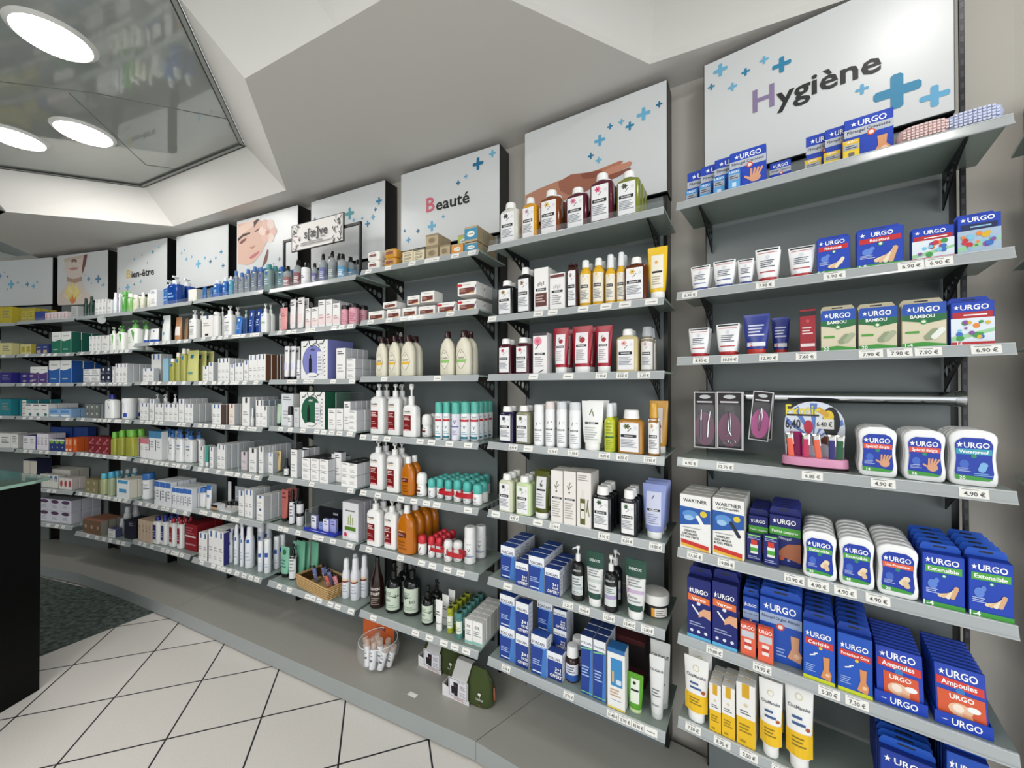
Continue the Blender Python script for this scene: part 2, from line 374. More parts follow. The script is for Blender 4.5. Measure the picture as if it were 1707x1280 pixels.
for i, (x, y) in enumerate(LAMPS):
    lm = empty('ceiling_light', (x, y, ZP - .012)); 
    tag(lm, ['round ceiling light nearest the camera in mirror panel', 'round ceiling light nearest the panel corner', 'round ceiling light beside the panel edge over counter'][i] if i < 3 else
        'round ceiling light out of view', 'light', 'round ceiling lights')
    mb = MB(); mb.loft([(-.006, .138, .138, 2), (.010, .160, .160, 2)], M('#d8d8d4', 's'), n=40, caps=(False, True)); obj('trim_ring', mb, lm)
    mb = MB(); mb.loft([(-.008, .130, .130, 2), (-.003, .136, .136, 2)], lamp_disc, n=40); obj('diffuser', mb, lm)
def area(name, loc, rot, sx, sy, e, col=(1, .98, .95)):
    l = bpy.data.lights.new(name, 'AREA'); l.shape = 'RECTANGLE'; l.size = sx; l.size_y = sy; l.energy = e; l.color = col
    o = bpy.data.objects.new(name, l); C.objects.link(o); o.location = loc; o.rotation_euler = rot; return o
area('rear_fill', (1.6, -3.2, 1.9), (math.radians(82), 0, math.radians(14)), 3.6, 2.4, 48, (.95, .98, 1))  # unseen area light behind the camera, fills the shelf fronts
area('ceiling_lights_behind', (-2.4, -1.0, 3.05), (math.radians(18), 0, math.radians(20)), 2.6, 1.6, 60)

# ------------------------------------------------------------------ setting
floor_m, nt, b = node_mat('white_floor_tiles', '#d9d6d0', .35)
tc = nt.nodes.new('ShaderNodeTexCoord'); mp = nt.nodes.new('ShaderNodeMapping'); mp.vector_type = 'POINT'
T0 = (-1.67, 1.91); TA = math.radians(18.4); TS = .401
mp.inputs['Location'].default_value = (-(T0[0] * math.cos(-TA) - T0[1] * math.sin(-TA)) / TS, -(T0[0] * math.sin(-TA) + T0[1] * math.cos(-TA)) / TS, 0)
mp.inputs['Rotation'].default_value = (0, 0, -TA); mp.inputs['Scale'].default_value = (1 / TS, 1 / TS, 1)
br = nt.nodes.new('ShaderNodeTexBrick'); br.offset = 0; br.squash = 1
for k, v in dict(Scale=1, **{'Mortar Size': .011, 'Mortar Smooth': .1, 'Brick Width': 1, 'Row Height': 1}).items(): br.inputs[k].default_value = v
br.inputs['Color1'].default_value = lin('#e2dfd8'); br.inputs['Color2'].default_value = lin('#e6e3dd'); br.inputs['Mortar'].default_value = lin('#26262a')
nz = nt.nodes.new('ShaderNodeTexNoise'); nz.inputs['Scale'].default_value = 160; nz.inputs['Detail'].default_value = 4
mx = nt.nodes.new('ShaderNodeMixRGB'); mx.blend_type = 'MULTIPLY'; mx.inputs[0].default_value = .22
nt.links.new(tc.outputs['Object'], mp.inputs[0]); nt.links.new(mp.outputs[0], br.inputs[0]); nt.links.new(tc.outputs['Object'], nz.inputs[0])
nt.links.new(br.outputs[0], mx.inputs[1]); nt.links.new(nz.outputs[0], mx.inputs[2]); nt.links.new(mx.outputs[0], b.inputs['Base Color'])
mb = MB(); mb.box(-8, 4, -5, 6, -.05, 0, floor_m); struct('floor', mb)
carpet_m, nt, b = node_mat('dark_green_mat', '#39423f', .95)
nz = nt.nodes.new('ShaderNodeTexNoise'); nz.inputs['Scale'].default_value = 90; nz.inputs['Detail'].default_value = 6
cr = nt.nodes.new('ShaderNodeValToRGB'); cr.color_ramp.elements[0].color = lin('#2c3432'); cr.color_ramp.elements[0].position = .35; cr.color_ramp.elements[1].color = lin('#647069'); cr.color_ramp.elements[1].position = .7
nt.links.new(nz.outputs[0], cr.inputs[0]); nt.links.new(cr.outputs[0], b.inputs['Base Color'])
mb = MB(); mb.prismz([(-2.665, 3.03), (-2.83, 2.763), (-2.978, 2.493), (-3.4, 1.75), (-6.2, 1.75), (-6.2, 4.2), (-5.0, 3.72), (-4.25, 3.53), (-3.7, 3.36), (-3.27, 3.22), (-2.75, 2.985)], .0005, .008, carpet_m)
tag(obj('entrance_mat', mb), 'dark green fibre mat let into the white tiled floor', 'mat')

# back wall: one sheet following the bays
wallp = M('#bbb7ae', 'w'); pts = []
for b_ in range(9, -1, -1):
    B = BY[b_]; pts += [tuple(B.p(-.02 if b_ == 9 else .03, .40, 0)[:2]), tuple(B.p(.80, .40, 0)[:2])]
pts = [(-7.2, 4.6)] + pts + [(2.6, .2), (2.9, -1.2)]
mb = MB()
for a, c in zip(pts, pts[1:]): mb.poly([(*a, 0), (*c, 0), (*c, ZC + .05), (*a, ZC + .05)], wallp)
for a, c in zip(pts, pts[1:]):
    d = (Vector((*c, 0)) - Vector((*a, 0))).normalized(); n_ = Vector((-d.y, d.x, 0)) * .08
    mb.poly([(a[0] + n_.x, a[1] + n_.y, 0), (a[0] + n_.x, a[1] + n_.y, ZC), (c[0] + n_.x, c[1] + n_.y, ZC), (c[0] + n_.x, c[1] + n_.y, 0)], wallp)
struct('wall_back', mb)

# ceiling: soffit sheet with two star-shaped recesses
soff = M('#d8d5d0', 'w'); cheek = M('#dad8d3', 'w')
q = lambda x, y, z=ZC: unproj(x, y, z)
R1 = [q(10, 353), q(289, 377), q(477, 317), q(408, 131), q(560, 44), (-.37, 1.36), (-.55, .3), (-1.2, -1.0), (-5.6, -1.0), (-6.0, 2.2), (-5.0, 3.55)]
R2 = [q(1083, 107), (-.10, 1.365), (-.25, .2), (1.5, -.6), (1.75, .3), (1.72, 1.17)]
OUT = [(-7.2, -4.5), (3.4, -4.5), (3.4, 6), (-4.2, 6), q(67, 431), q(0, 402), (-7.2, 3.0)]
OUT = [(-7.2, -4.5), (3.4, -4.5), (3.4, 6), (-4.9, 6), q(67, 431), q(-40, 385)]
def sheet(loops, z, m):
    bm = bmesh.new()
    for lp in loops:
        vs = [bm.verts.new((x, y, z)) for x, y in lp]
        for i in range(len(vs)): bm.edges.new((vs[i], vs[(i + 1) % len(vs)]))
    bmesh.ops.triangle_fill(bm, use_beauty=True, edges=bm.edges[:], normal=(0, 0, -1))
    for f in bm.faces:
        if f.normal.z > 0: f.normal_flip()
    me = bpy.data.meshes.new('sheet'); bm.to_mesh(me); bm.free(); me.materials.append(m); return me
struct('ceiling', sheet([OUT, R1, R2], ZC, soff))
U1 = [q(-90, 262, ZP), q(239, 310, ZP), q(408, 241, ZP), q(292, -12, ZP), (-.93, 1.38), (-.75, 1.2), (-.85, .3), (-1.4, -.8), (-5.3, -.8), (-5.8, 2.1), (-5.3, 3.1)]
U1 = [q(-60, 270, ZP), q(239, 310, ZP), q(408, 241, ZP), q(292, -12, ZP), (-.93, 1.47), (-.62, 1.25), (-.80, .3), (-1.35, -.85), (-5.4, -.85), (-5.8, 2.1), (-4.95, 3.25)]
mb = MB(); n1 = len(R1)
for i in range(n1):
    j = (i + 1) % n1; mb.poly([(*R1[i], ZC), (*R1[j], ZC), (*U1[j], ZP), (*U1[i], ZP)], cheek)
struct('ceiling_recess', mb)
c2 = (.75, .75); U2 = [(c2[0] + (x - c2[0]) * .93, c2[1] + (y - c2[1]) * .93) for x, y in R2]
mb = MB()
for i in range(len(R2)):
    j = (i + 1) % len(R2); mb.poly([(*R2[i], ZC), (*R2[j], ZC), (*R2[j], ZC + .03), (*R2[i], ZC + .03)], cheek)
    mb.poly([(*R2[i], ZC + .03), (*R2[j], ZC + .03), (*U2[j], ZP), (*U2[i], ZP)], cheek)
struct('ceiling_recess', mb)
# mirror-like stretched panel with a thin frame
mir, nt, b = node_mat('stretched_gloss_film', '#a6aaa5', .05); b.inputs['Metallic'].default_value = .12; b.inputs['Specular IOR Level'].default_value = .9
nz = nt.nodes.new('ShaderNodeTexNoise'); nz.inputs['Scale'].default_value = 1.6; bu = nt.nodes.new('ShaderNodeBump'); bu.inputs['Strength'].default_value = .12; bu.inputs['Distance'].default_value = .04
nt.links.new(nz.outputs[0], bu.inputs['Height']); nt.links.new(bu.outputs[0], b.inputs['Normal'])
struct('ceiling_panel', sheet([U1], ZP - .003, mir)); struct('ceiling_panel', sheet([U2], ZP - .003, mir))
mb = MB(); fr = M('#9ea19c', 's')
for i in range(4):
    a, c = Vector((*U1[i], 0)), Vector((*U1[i + 1], 0)); d = (c - a).normalized(); n_ = Vector((d.y, -d.x, 0)) * .028
    mb.poly([(a.x, a.y, ZP - .012), (c.x, c.y, ZP - .012), (c.x + n_.x, c.y + n_.y, ZP - .012), (a.x + n_.x, a.y + n_.y, ZP - .012)], fr)
    mb.tube([(a.x + n_.x, a.y + n_.y, ZP - .012), (c.x + n_.x, c.y + n_.y, ZP - .012)], .0035, M('#3c403d', 's'), 6)
    mb.tube([(a.x, a.y, ZP - .012), (c.x, c.y, ZP - .012)], .0035, M('#3c403d', 's'), 6)
struct('trim_1', mb)
# seams of the stretched film
mb = MB()
for a, c in ((q(115, 154, ZP), q(243, 274, ZP)), (q(0, 135, ZP), q(157, 154, ZP)), (q(157, 154, ZP), q(377, 197, ZP)), (q(243, 274, ZP), q(295, 281, ZP))): mb.tube([(*a, ZP - .004), (*c, ZP - .004)], .0022, M('#6c706c', 's'), 5)
struct('trim_2', mb)
# darker space beyond the soffit edge
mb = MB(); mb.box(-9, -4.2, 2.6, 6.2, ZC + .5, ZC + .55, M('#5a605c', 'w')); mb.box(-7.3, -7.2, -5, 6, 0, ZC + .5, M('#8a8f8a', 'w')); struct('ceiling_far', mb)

# plinth sections in front of the bays
plm, nt, b = node_mat('grey_laminate_plinth', '#a09f98', .38)
def fr_pt(bay, t, d): return tuple(BY[bay].p(t, d, 0)[:2])
front = [(-7.1, 4.02), (-5.6, 3.85), (-4.85, 3.72), (-4.25, 3.54), (-3.72, 3.385), (-3.16, 3.165), (-2.44, 2.855)]
secs = [(front, [(-2.30, 3.42), fr_pt(6, .4, .35), fr_pt(7, .4, .35), fr_pt(8, .4, .35), fr_pt(9, .2, .35), (-7.1, 4.4)]),
        ([(-2.437, 2.852), (-.166, 1.788)], [fr_pt(2, .17, .38), fr_pt(3, .4, .35), fr_pt(4, .4, .35), (-2.297, 3.417)]),
        ([(-.163, 1.785), (.55, 1.335), (1.33, .79)], [fr_pt(0, .1, .33), fr_pt(1, .78, .35), fr_pt(2, .8, .35), fr_pt(2, .173, .38)])]
for i, (f_, k_) in enumerate(secs):
    e = empty('plinth_cabinet'); tag(e, ['curved grey plinth section by the dark green mat', 'long straight grey plinth section under the toiletry bags', 'grey plinth section under the hand-poster and hygiene bays'][i], 'plinth', None)
    mb = MB(); mb.prismz(f_ + k_, .012, .10, plm, side=M('#9a9f9f', 's')); obj('step', mb, e)
    mb = MB(); ins = [(x + .012, y + .012) for x, y in f_]; mb.prismz(ins + k_, 0.0005, .012, M('#0b0b0d', 'k')); obj('kick_shadow_gap', mb, e)  # inset base strip, its black stands in for the shadow gap under the step

# counter at the left edge of the view
e = empty('sales_counter', (-3.05, 1.6, 0)); tag(e, 'black sales counter with a pale green glass top', 'counter')
def rel(mb, dx, dy): mb.v = [(x - dx, y - dy, z) for x, y, z in mb.v]; return mb
cm, nt, b = node_mat('black_lacquer', '#040405', .4); b.inputs['Specular IOR Level'].default_value = .15
mb = MB(); mb.prismz([(-2.655, 2.22), (-3.45, 2.50), (-3.6, .7), (-2.80, .4)], .0005, 1.165, cm); obj('body', rel(mb, -3.05 + 0, 1.6), e)
gm = mix_clear('green_counter_glass', '#55695f', .04, .85)
mb = MB(); mb.prismz([(-2.625, 2.17), (-2.655, 2.262), (-2.70, 2.287), (-3.5, 2.56), (-3.7, .6), (-2.77, .3)], 1.168, 1.184, gm, side=M('#9cc0b0', 'g')); obj('glass_top', rel(mb, -3.05, 1.6), e)

# ------------------------------------------------------------------ posters, back panels
def plus(mb, P, cx, cz, r, col): 
    mb.poly([P(x, z, .0012) for x, z in cross_pts(cx, cz, r)], M(col))
PB = .28
def poster(b, t0, t1, label, art):
    B = BY[b]; e = empty('poster_panel', B.p(t0, PB, 2.565), B.rz); tag(e, label, 'poster', 'header posters above the shelves')
    w = t1 - t0; h = 3.062 - 2.565
    mb = MB(); mb.box(0, w, .004, .11, 0, h, M('#0b0b0d', 'k')); obj('frame', mb, e)
    mb = MB(); mb.box(.003, w - .003, 0, .004, .003, h - .003, M('#d8dbdb', 's')); 
    P = lambda x, z, ep: (x - t0, -ep, z - 2.565)
    art(mb, P, B); obj('print', mb, e); return e
def S(B, x, y): return B.solve(x, y, PB)
def crosses(lst):
    def art(mb, P, B):
        for x, y, r, col in lst:
            t, z = S(B, x, y); mb.poly([P(a, c, .0015) for a, c in cross_pts(t, z, r)], M(col))
    return art
def word(mb, P, B, text, x0, x1, y0, col, cap, up=0):
    """a word between two pixel columns, baseline given at its first letter"""
    ta, z = S(B, x0, y0); tb, _ = S(B, x1, y0); vs, fs, tw = glyphs(text, .02); sx = (tb - ta) / tw; n0 = len(mb.v)
    mb.v += [P((ta + tb) / 2 + x * sx, z + yy * cap, .0018) for x, yy in vs]
    for f in fs: mb.face([n0 + i for i in f], M(col))
T1, T2, T3, T4 = '#2f86ad', '#6db4d6', '#5fa9d0', '#1f6f97'
def art1(mb, P, B):
    crosses([(1201, 117, .026, T2), (1243, 120, .015, T1), (1274, 100, .015, T2), (1303, 108, .030, T1), (1186, 145, .013, T1), (1221, 145, .017, T2), (1437, 149, .018, T3), (1495, 152, .058, T1), (1558, 160, .034, T3)])(mb, P, B)
    word(mb, P, B, 'H', 1255, 1291, 188, '#8d7ba0', .088); word(mb, P, B, 'ygiène', 1294, 1470, 179, '#1c1c1e', .076)
poster(1, .045, .765, 'white poster reading Hygiène in black and purple letters'.replace('H', 'h').replace('hyg', 'hyg'), art1)
def art2(mb, P, B):
    crosses([(1099, 174, .014, T4), (1073, 190, .030, T2), (1036, 203, .014, T2), (1050, 210, .020, T1), (1017, 211, .014, T1), (1000, 234, .027, T3), (985, 260, .015, T4), (998, 267, .016, T2)])(mb, P, B)
    def pg(pts, col, ep=.0016): mb.poly([P(*S(B, x, y), ep) for x, y in pts], M(col))
    pg([(876, 326), (900, 314), (935, 300), (950, 304), (962, 322), (930, 340), (876, 352)], '#b98268')
    pg([(930, 304), (952, 291), (985, 287), (1000, 291), (1012, 298), (1000, 306), (972, 322), (950, 326), (934, 318)], '#a0634c', .0018)
    pg([(985, 287), (1000, 282), (1034, 268), (1039, 269), (1035, 274), (1008, 289)], '#b9775c', .002)
    pg([(995, 290), (1020, 279), (1050, 269), (1054, 271), (1052, 276), (1020, 291), (1004, 300)], '#c98a70', .0022)
    pg([(1000, 297), (1030, 287), (1050, 279), (1052, 282), (1030, 295), (1006, 305)], '#8d4f3c', .0024)
    pg([(968, 290), (1000, 284), (1006, 287), (990, 297), (972, 298)], '#8a4c39', .0026)
poster(2, .05, .775, 'white poster of an open hand under floating blue crosses', art2)
def art3(mb, P, B):
    crosses([(821, 256, .022, T2), (797, 273, .036, T4), (777, 294, .014, T3), (764, 305, .016, T4), (739, 361, .012, T3), (720, 377, .032, T2), (697, 385, .014, T4), (675, 385, .010, T4), (681, 400, .018, T3)])(mb, P, B)
    word(mb, P, B, 'B', 711, 725, 354, '#d4697b', .088); word(mb, P, B, 'eauté', 727, 783, 351, '#1c1c1e', .070)
poster(3, .055, .778, 'white poster reading beauté with a pink first letter', art3)
poster(4, .05, .77, 'white poster with a scatter of teal crosses behind the small sign', crosses([(583, 356, .042, '#4f9aa0'), (632, 335, .026, T1), (626, 349, .014, T4), (622, 362, .018, T3), (613, 373, .022, T1), (604, 364, .012, T3), (590, 367, .013, T2), (525, 365, .012, T4), (533, 450, .012, T3)]))
def art5(mb, P, B):
    def pg(pts, col, ep=.0016): mb.poly([P(*S(B, x, y), ep) for x, y in pts], M(col))
    pg([(397, 374), (430, 366), (447, 372), (450, 390), (444, 405), (437, 420), (424, 437), (412, 442), (397, 440)], '#dbb6a4')
    pg([(397, 380), (418, 368), (434, 364), (428, 372), (397, 396)], '#e6c8b8', .0018)
    pg([(397, 398), (406, 390), (418, 387), (417, 390), (405, 395), (397, 403)], '#3b2a28', .002)      # brow
    pg([(423, 370), (429, 365), (433, 366), (427, 374), (424, 380)], '#3b2a28', .002)
    pg([(399, 405), (404, 400), (412, 396), (410, 401), (403, 407)], '#7a4f48', .002)                  # closed lids
    pg([(424, 386), (431, 381), (434, 379), (432, 383), (427, 387)], '#7a4f48', .002)
    pg([(416, 412), (421, 411), (426, 408), (425, 412), (420, 416)], '#b98a7c', .002)                  # nose
    pg([(416, 429), (424, 423), (433, 418), (432, 422), (425, 429), (418, 432)], '#c0737a', .002)      # mouth
    for a in range(6):
        x, y = 447 + 9 * math.cos(a * 1.05), 385 + 13 * math.sin(a * 1.05); mb.poly([P(*S(B, x + 6 * math.cos(k * .63), y + 8 * math.sin(k * .63)), .0021 + a * .0001) for k in range(10)], M('#edd5c9' if a % 2 else '#e3bdb0'))
    mb.poly([P(*S(B, 446 + 3 * math.cos(k * .63), 388 + 4 * math.sin(k * .63)), .0030) for k in range(10)], M('#d2907c'))
    pg([(446, 415), (448, 418), (445, 436), (437, 446), (441, 430)], '#7b5046', .0019)
    crosses([(466, 432, .018, '#6f8fa6'), (456, 440, .010, T3)])(mb, P, B)
poster(5, .06, .79, 'poster of a sleeping woman resting her face on pale petals', art5)
poster(6, .05, .79, 'white poster with a drifting line of small blue crosses', crosses([(303, 422, .014, T2), (311, 432, .018, T3), (320, 428, .014, T2), (331, 440, .036, T2), (342, 430, .014, T3), (351, 436, .018, T4), (360, 430, .014, T3), (369, 420, .020, T1), (372, 443, .020, T4), (308, 417, .010, T3)]))
def art7(mb, P, B):
    crosses([(213, 479, .032, T2), (224, 474, .012, T4), (235, 469, .018, '#8fb2c8'), (199, 481, .010, T3), (246, 438, .012, T3), (255, 420, .016, T1), (265, 412, .012, T2), (224, 432, .014, T3), (237, 425, .010, T4)])(mb, P, B)
    word(mb, P, B, 'B', 211, 218.5, 464, '#d8bd6a', .082); word(mb, P, B, 'ien-être', 219.5, 257, 463, '#1c1c1e', .066)
poster(7, .01, .76, 'white poster reading bien-être with a gold first letter', art7)
def art8(mb, P, B):
    def pg(pts, col, ep=.0016): mb.poly([P(*S(B, x, y), ep) for x, y in pts], M(col))
    pg([(107, 431), (144, 424), (140, 447), (136, 461), (137, 473), (144, 485), (154, 495), (150, 507), (97, 509), (96.5, 494), (107, 480), (111, 471), (112, 461), (109, 447)], '#dccfc3')
    pg([(140, 425), (146, 424), (143, 440), (138, 456), (137, 448)], '#7d4a44', .0018); pg([(107, 431), (140, 425), (138, 430), (122, 434), (108, 437)], '#cdbdb0', .0018)
    pg([(119, 434), (124, 431), (129, 434), (128, 438), (124, 436), (120, 438)], '#8a6a62', .002); pg([(115, 448), (123, 445.5), (131, 446), (129, 449), (121, 451)], '#c08a86', .002)
    pg([(112, 461), (121, 465), (129, 464), (136, 461), (137, 468), (125, 472), (112, 469)], '#b79a88', .0019)
    for k in range(7):
        a = PI / 2 + (k - 3) * .42; x, y = 121.7 + 11 * math.cos(a), 496 - 17 * math.sin(a)
        pg([(121.7, 504), (x - 4.5 * math.sin(a) - 1, y + 4), (121.7 + 17 * math.cos(a), 498 - 28 * math.sin(a)), (x + 4.5 * math.sin(a) + 1, y + 4)], ('#f0e2a0', '#ecd88a')[k % 2], .0021 + k * .0001)
    pg([(116, 494), (119, 500), (121, 488), (124, 500), (128, 491), (126, 503), (121, 507), (117, 502)], '#d98a4c', .003)
    crosses([(148, 465, .022, '#7d9db5'), (164, 465, .040, '#5f87a8'), (153, 472, .010, T3), (172, 475, .024, '#7ea6c4'), (143, 458, .008, T2)])(mb, P, B)
poster(8, .02, .755, 'poster of a woman with a yellow flower at her throat', art8)
poster(9, .0, .80, 'white poster with pale blue crosses above the yellow boxes', crosses([(0, 460, .028, '#4d7fb8'), (8, 454, .012, T2), (13, 461, .014, '#5a6fa0'), (19, 474, .045, T2), (30, 471, .016, T3), (13, 482, .012, T3), (37, 478, .010, T2), (46, 474, .028, '#5d8db8'), (56, 477, .026, T2), (62, 470, .016, T3)]))
panm = M('#747b7b', 's')
for b_ in range(0, 10):
    B = BY[b_]; e = empty('back_panel', B.p(.045, .30, .10), B.rz); e['kind'] = 'structure'; e.name = 'wall_panel'
    w_ = .725; mb = MB(); mb.box(0, w_, .004, .09, 0, 2.46, M('#0b0b0d', 'k')); obj('panel_core', mb, e)['kind'] = 'structure'
    mb = MB(); mb.box(.007, w_ - .018, 0, .004, 0, 2.455, panm); obj('panel_face', mb, e)['kind'] = 'structure'
# slotted upright edge next to the hygiene poster
mb = MB(); B = BY[1]; mb.box(.772, .784, .275, .285, .1, 3.06, M('#121214', 'k'))
for k in range(80): mb.box(.7745, .7815, .2742, .2748, .14 + k * .036, .158 + k * .036, M('#3b3a44', 's'))
o = obj('wall_upright', mb, None, B.o, B.rz); o['kind'] = 'structure'

# ------------------------------------------------------------------ shelves
def bracket_mesh():
    """black bracket in the y,z plane: straight top, curved lower edge, three round holes"""
    cu = bpy.data.curves.new('bracket', 'CURVE'); cu.dimensions = '2D'; cu.fill_mode = 'BOTH'; cu.extrude = .002
    def sp(pts):
        s = cu.splines.new('POLY'); s.points.add(len(pts) - 1); s.use_cyclic_u = True
        for p, (x, y) in zip(s.points, pts): p.co = (x, y, 0, 1)
    low = [(.055 + .235 * k / 8, -.012 - .105 * (k / 8) ** 1.35) for k in range(9)]
    sp([(.045, 0), (.045, -.008)] + low + [(.290, 0)])
    for cx, cy, r in ((.265, -.052, .020), (.222, -.042, .0165), (.184, -.034, .012), (.150, -.027, .008)):
        sp([(cx + r * math.cos(2 * PI * k / 14), cy + r * math.sin(2 * PI * k / 14)) for k in range(14)])
    o = bpy.data.objects.new('bracket', cu); me = o.to_mesh(); me = me.copy(); bpy.data.objects.remove(o)
    for v in me.vertices: v.co = (v.co.z, v.co.x, v.co.y)
    me.materials.clear(); me.materials.append(M('#0a0a0c', 'k')); me.update(); return me
BRK = bracket_mesh()
gm = MB(); gm.box(0, W - .006, .012, SD, .021, .029, SHELFGLASS, side=EDGE); GLASS = gm.mesh('glass_plate')
rm = MB(); n0 = MB
w_ = W - .006
for (y0, z0, y1, z1, m) in ((0, 0, .0105, .030, RAIL), (-.003, .0, -.001, .004, RAIL)):
    rm.poly([(0, y0, z0), (w_, y0, z0), (w_, y1, z1), (0, y1, z1)], m); rm.poly([(w_, y0 + .003, z0), (0, y0 + .003, z0), (0, y1 + .003, z1), (w_, y1 + .003, z1)], m)
rm.box(0, w_, -.002, .004, -.001, .0015, M('#c9cfd1', 'g')); rm.box(0, w_, .009, .016, .0285, .0305, M('#c9cfd1', 'g')); RAILM = rm.mesh('price_rail')
def tag_mesh(text, w=.047):
    mb = MB(); P = lambda x, z, e: (x, .0105 * z / .030 - e * .94 - .0009, z + e * .33)
    mb.poly([P(-w / 2, .004, 0), P(w / 2, .004, 0), P(w / 2, .0275, 0), P(-w / 2, .0275, 0)], M('#ecece6'))
    if text: draw(mb, P, w, .03, [('t', text, .02, .46, .34, '#4a4a4c', .8), ('l', -.4, .2, .74, .86, 1, '#8a8a8a')])
    else: draw(mb, P, w, .03, [('l', -.32, .34, .36, .60, 1, '#8d8d8f')])
    return mb.mesh('price_tag')
TG = {}
def price(text, w=.047):
    k = (text, round(w, 3))
    if k not in TG: TG[k] = tag_mesh(text, w)
    return TG[k]
TAGS = {  # pixel centres of the price tags, with the figures that can be read
 (1, 1): [(1150, '5.90 €'), (1276, '7.90 €'), (1392, '5.90 €'), (1520, '6.90 €'), (1560, '6.90 €')], (1, 2): [(1168, '8.90 €'), (1216, '10.50 €'), (1281, '12.90 €'), (1344, '7.60 €'), (1452, '7.90 €'), (1500, '7.90 €'), (1548, '7.90 €'), (1645, '6.90 €')],
 (1, 3): [(1150, '6.90 €'), (1208, '12.75 €'), (1353, '6.85 €'), (1471, '4.90 €'), (1622, '4.90 €')], (1, 4): [(1157, '17.60 €'), (1209, '19.80 €'), (1322, '13.90 €'), (1362, '4.90 €'), (1407, '4.90 €'), (1461, '4.90 €'), (1678, '3.30 €')],
 (1, 5): [(1189, '19.80 €'), (1268, '19.90 €'), (1379, '5.30 €'), (1425, '7.30 €')], (1, 6): [(1153, '7.50 €'), (1201, '8.90 €'), (1245, '9.50 €'), (1299, '17.90 €')],
 (2, 1): [(820, ''), (897, ''), (921, ''), (972, ''), (1010, ''), (1042, ''), (1086, '')], (2, 2): [(817, ''), (889, ''), (947, ''), (1002, '5.90 €'), (1037, '8.50 €'), (1073, '15.30 €')],
 (2, 3): [(818, ''), (855, '8.90 €'), (880, ''), (921, '10.90 €'), (955, '11.90 €'), (1007, '14.90 €'), (1037, '8.50 €'), (1083, '13.90 €')], (2, 4): [(826, ''), (857, '8.90 €'), (896, ''), (924, '15.90 €'), (1006, '8.50 €'), (1045, '8.50 €'), (1092, '13.80 €')],
 (2, 5): [(846, ''), (946, '11.25 €'), (973, '13.40 €'), (1014, '11.20 €'), (1048, '13.40 €'), (1078, '13.80 €')], (2, 6): [(843, '22.38 €'), (947, '27.75 €'), (1020, '11.40 €'), (1036, '5.90 €'), (1056, '38.90 €'), (1067, ''), (1097, '7.50 €')],
 (3, 0): [(613, ''), (646, ''), (686, ''), (713, ''), (725, ''), (758, ''), (786, '')], (3, 1): [(617, ''), (648, ''), (672, ''), (698, ''), (750, '')], (3, 2): [(640, ''), (729, '')], (3, 3): [(605, ''), (625, ''), (645, ''), (700, ''), (719, ''), (749, ''), (780, '')],
 (3, 4): [(606, ''), (630, ''), (668, ''), (690, ''), (711, ''), (728, ''), (780, '')], (3, 5): [(615, ''), (668, ''), (703, ''), (721, ''), (746, ''), (768, '')], (3, 6): [(623, ''), (693, ''), (716, ''), (740, ''), (758, ''), (777, '')]}
rr = random.Random(3)
DEFT = {4: [(458, 590), 9], 5: [(330, 432), 10], 6: [(232, 312), 9], 7: [(134, 214), 9], 8: [(34, 116), 6], 9: [(-40, 15), 2], 0: [(1712, 1760), 1]}
shelf_no = {}
for b_ in range(0, 10):
    B = BY[b_]
    for L in range(7):
        if b_ == 0 and L > 3: continue
        z = B.z(L); e = empty('glass_shelf', B.p(.003, 0, z), B.rz)
        tag(e, f'frosted glass shelf with clear price rail, {LEVWORD[L]} of the {BAYWORD[b_]}', 'shelf', 'glass shelves of the curved wall')
        obj('glass_plate', GLASS, e); rail = obj('price_rail', RAILM, e)
        for t in (.07, .735): obj('bracket', BRK, e, (t, 0, .021))
        if (b_, L) in TAGS: lst = TAGS[(b_, L)]
        elif L == 0 or b_ == 0: lst = []
        else:
            (a, c), n = DEFT[b_]; lst = [(a + (c - a) * (k + rr.uniform(.1, .8)) / n, '') for k in range(n) if rr.random() < .85]
        last = -9
        for x, tx in sorted(lst):
            t, _ = B.solve(x, 640, .003); t -= .003
            if not .022 < t < W - .03: continue
            wt = .047 if b_ > 1 else .052; t = max(t, last + wt + .002); last = t
            obj('price_tag', price(tx, wt), rail, (t, 0, 0))
# clear upright strip along the front of the top shelves
for b_ in (2, 4, 5, 6, 7, 8):
    B = BY[b_]; 
    e = [o for o in C.objects if o.name.startswith('glass_shelf') and abs(o.location.z - B.z(0)) < .001 and (o.location - B.p(.003, 0, B.z(0))).length < .01][0]
    mb = MB(); mb.box(0, W - .006, .014, .0165, .029, .058, ACRYL); obj('front_guard', mb, e)
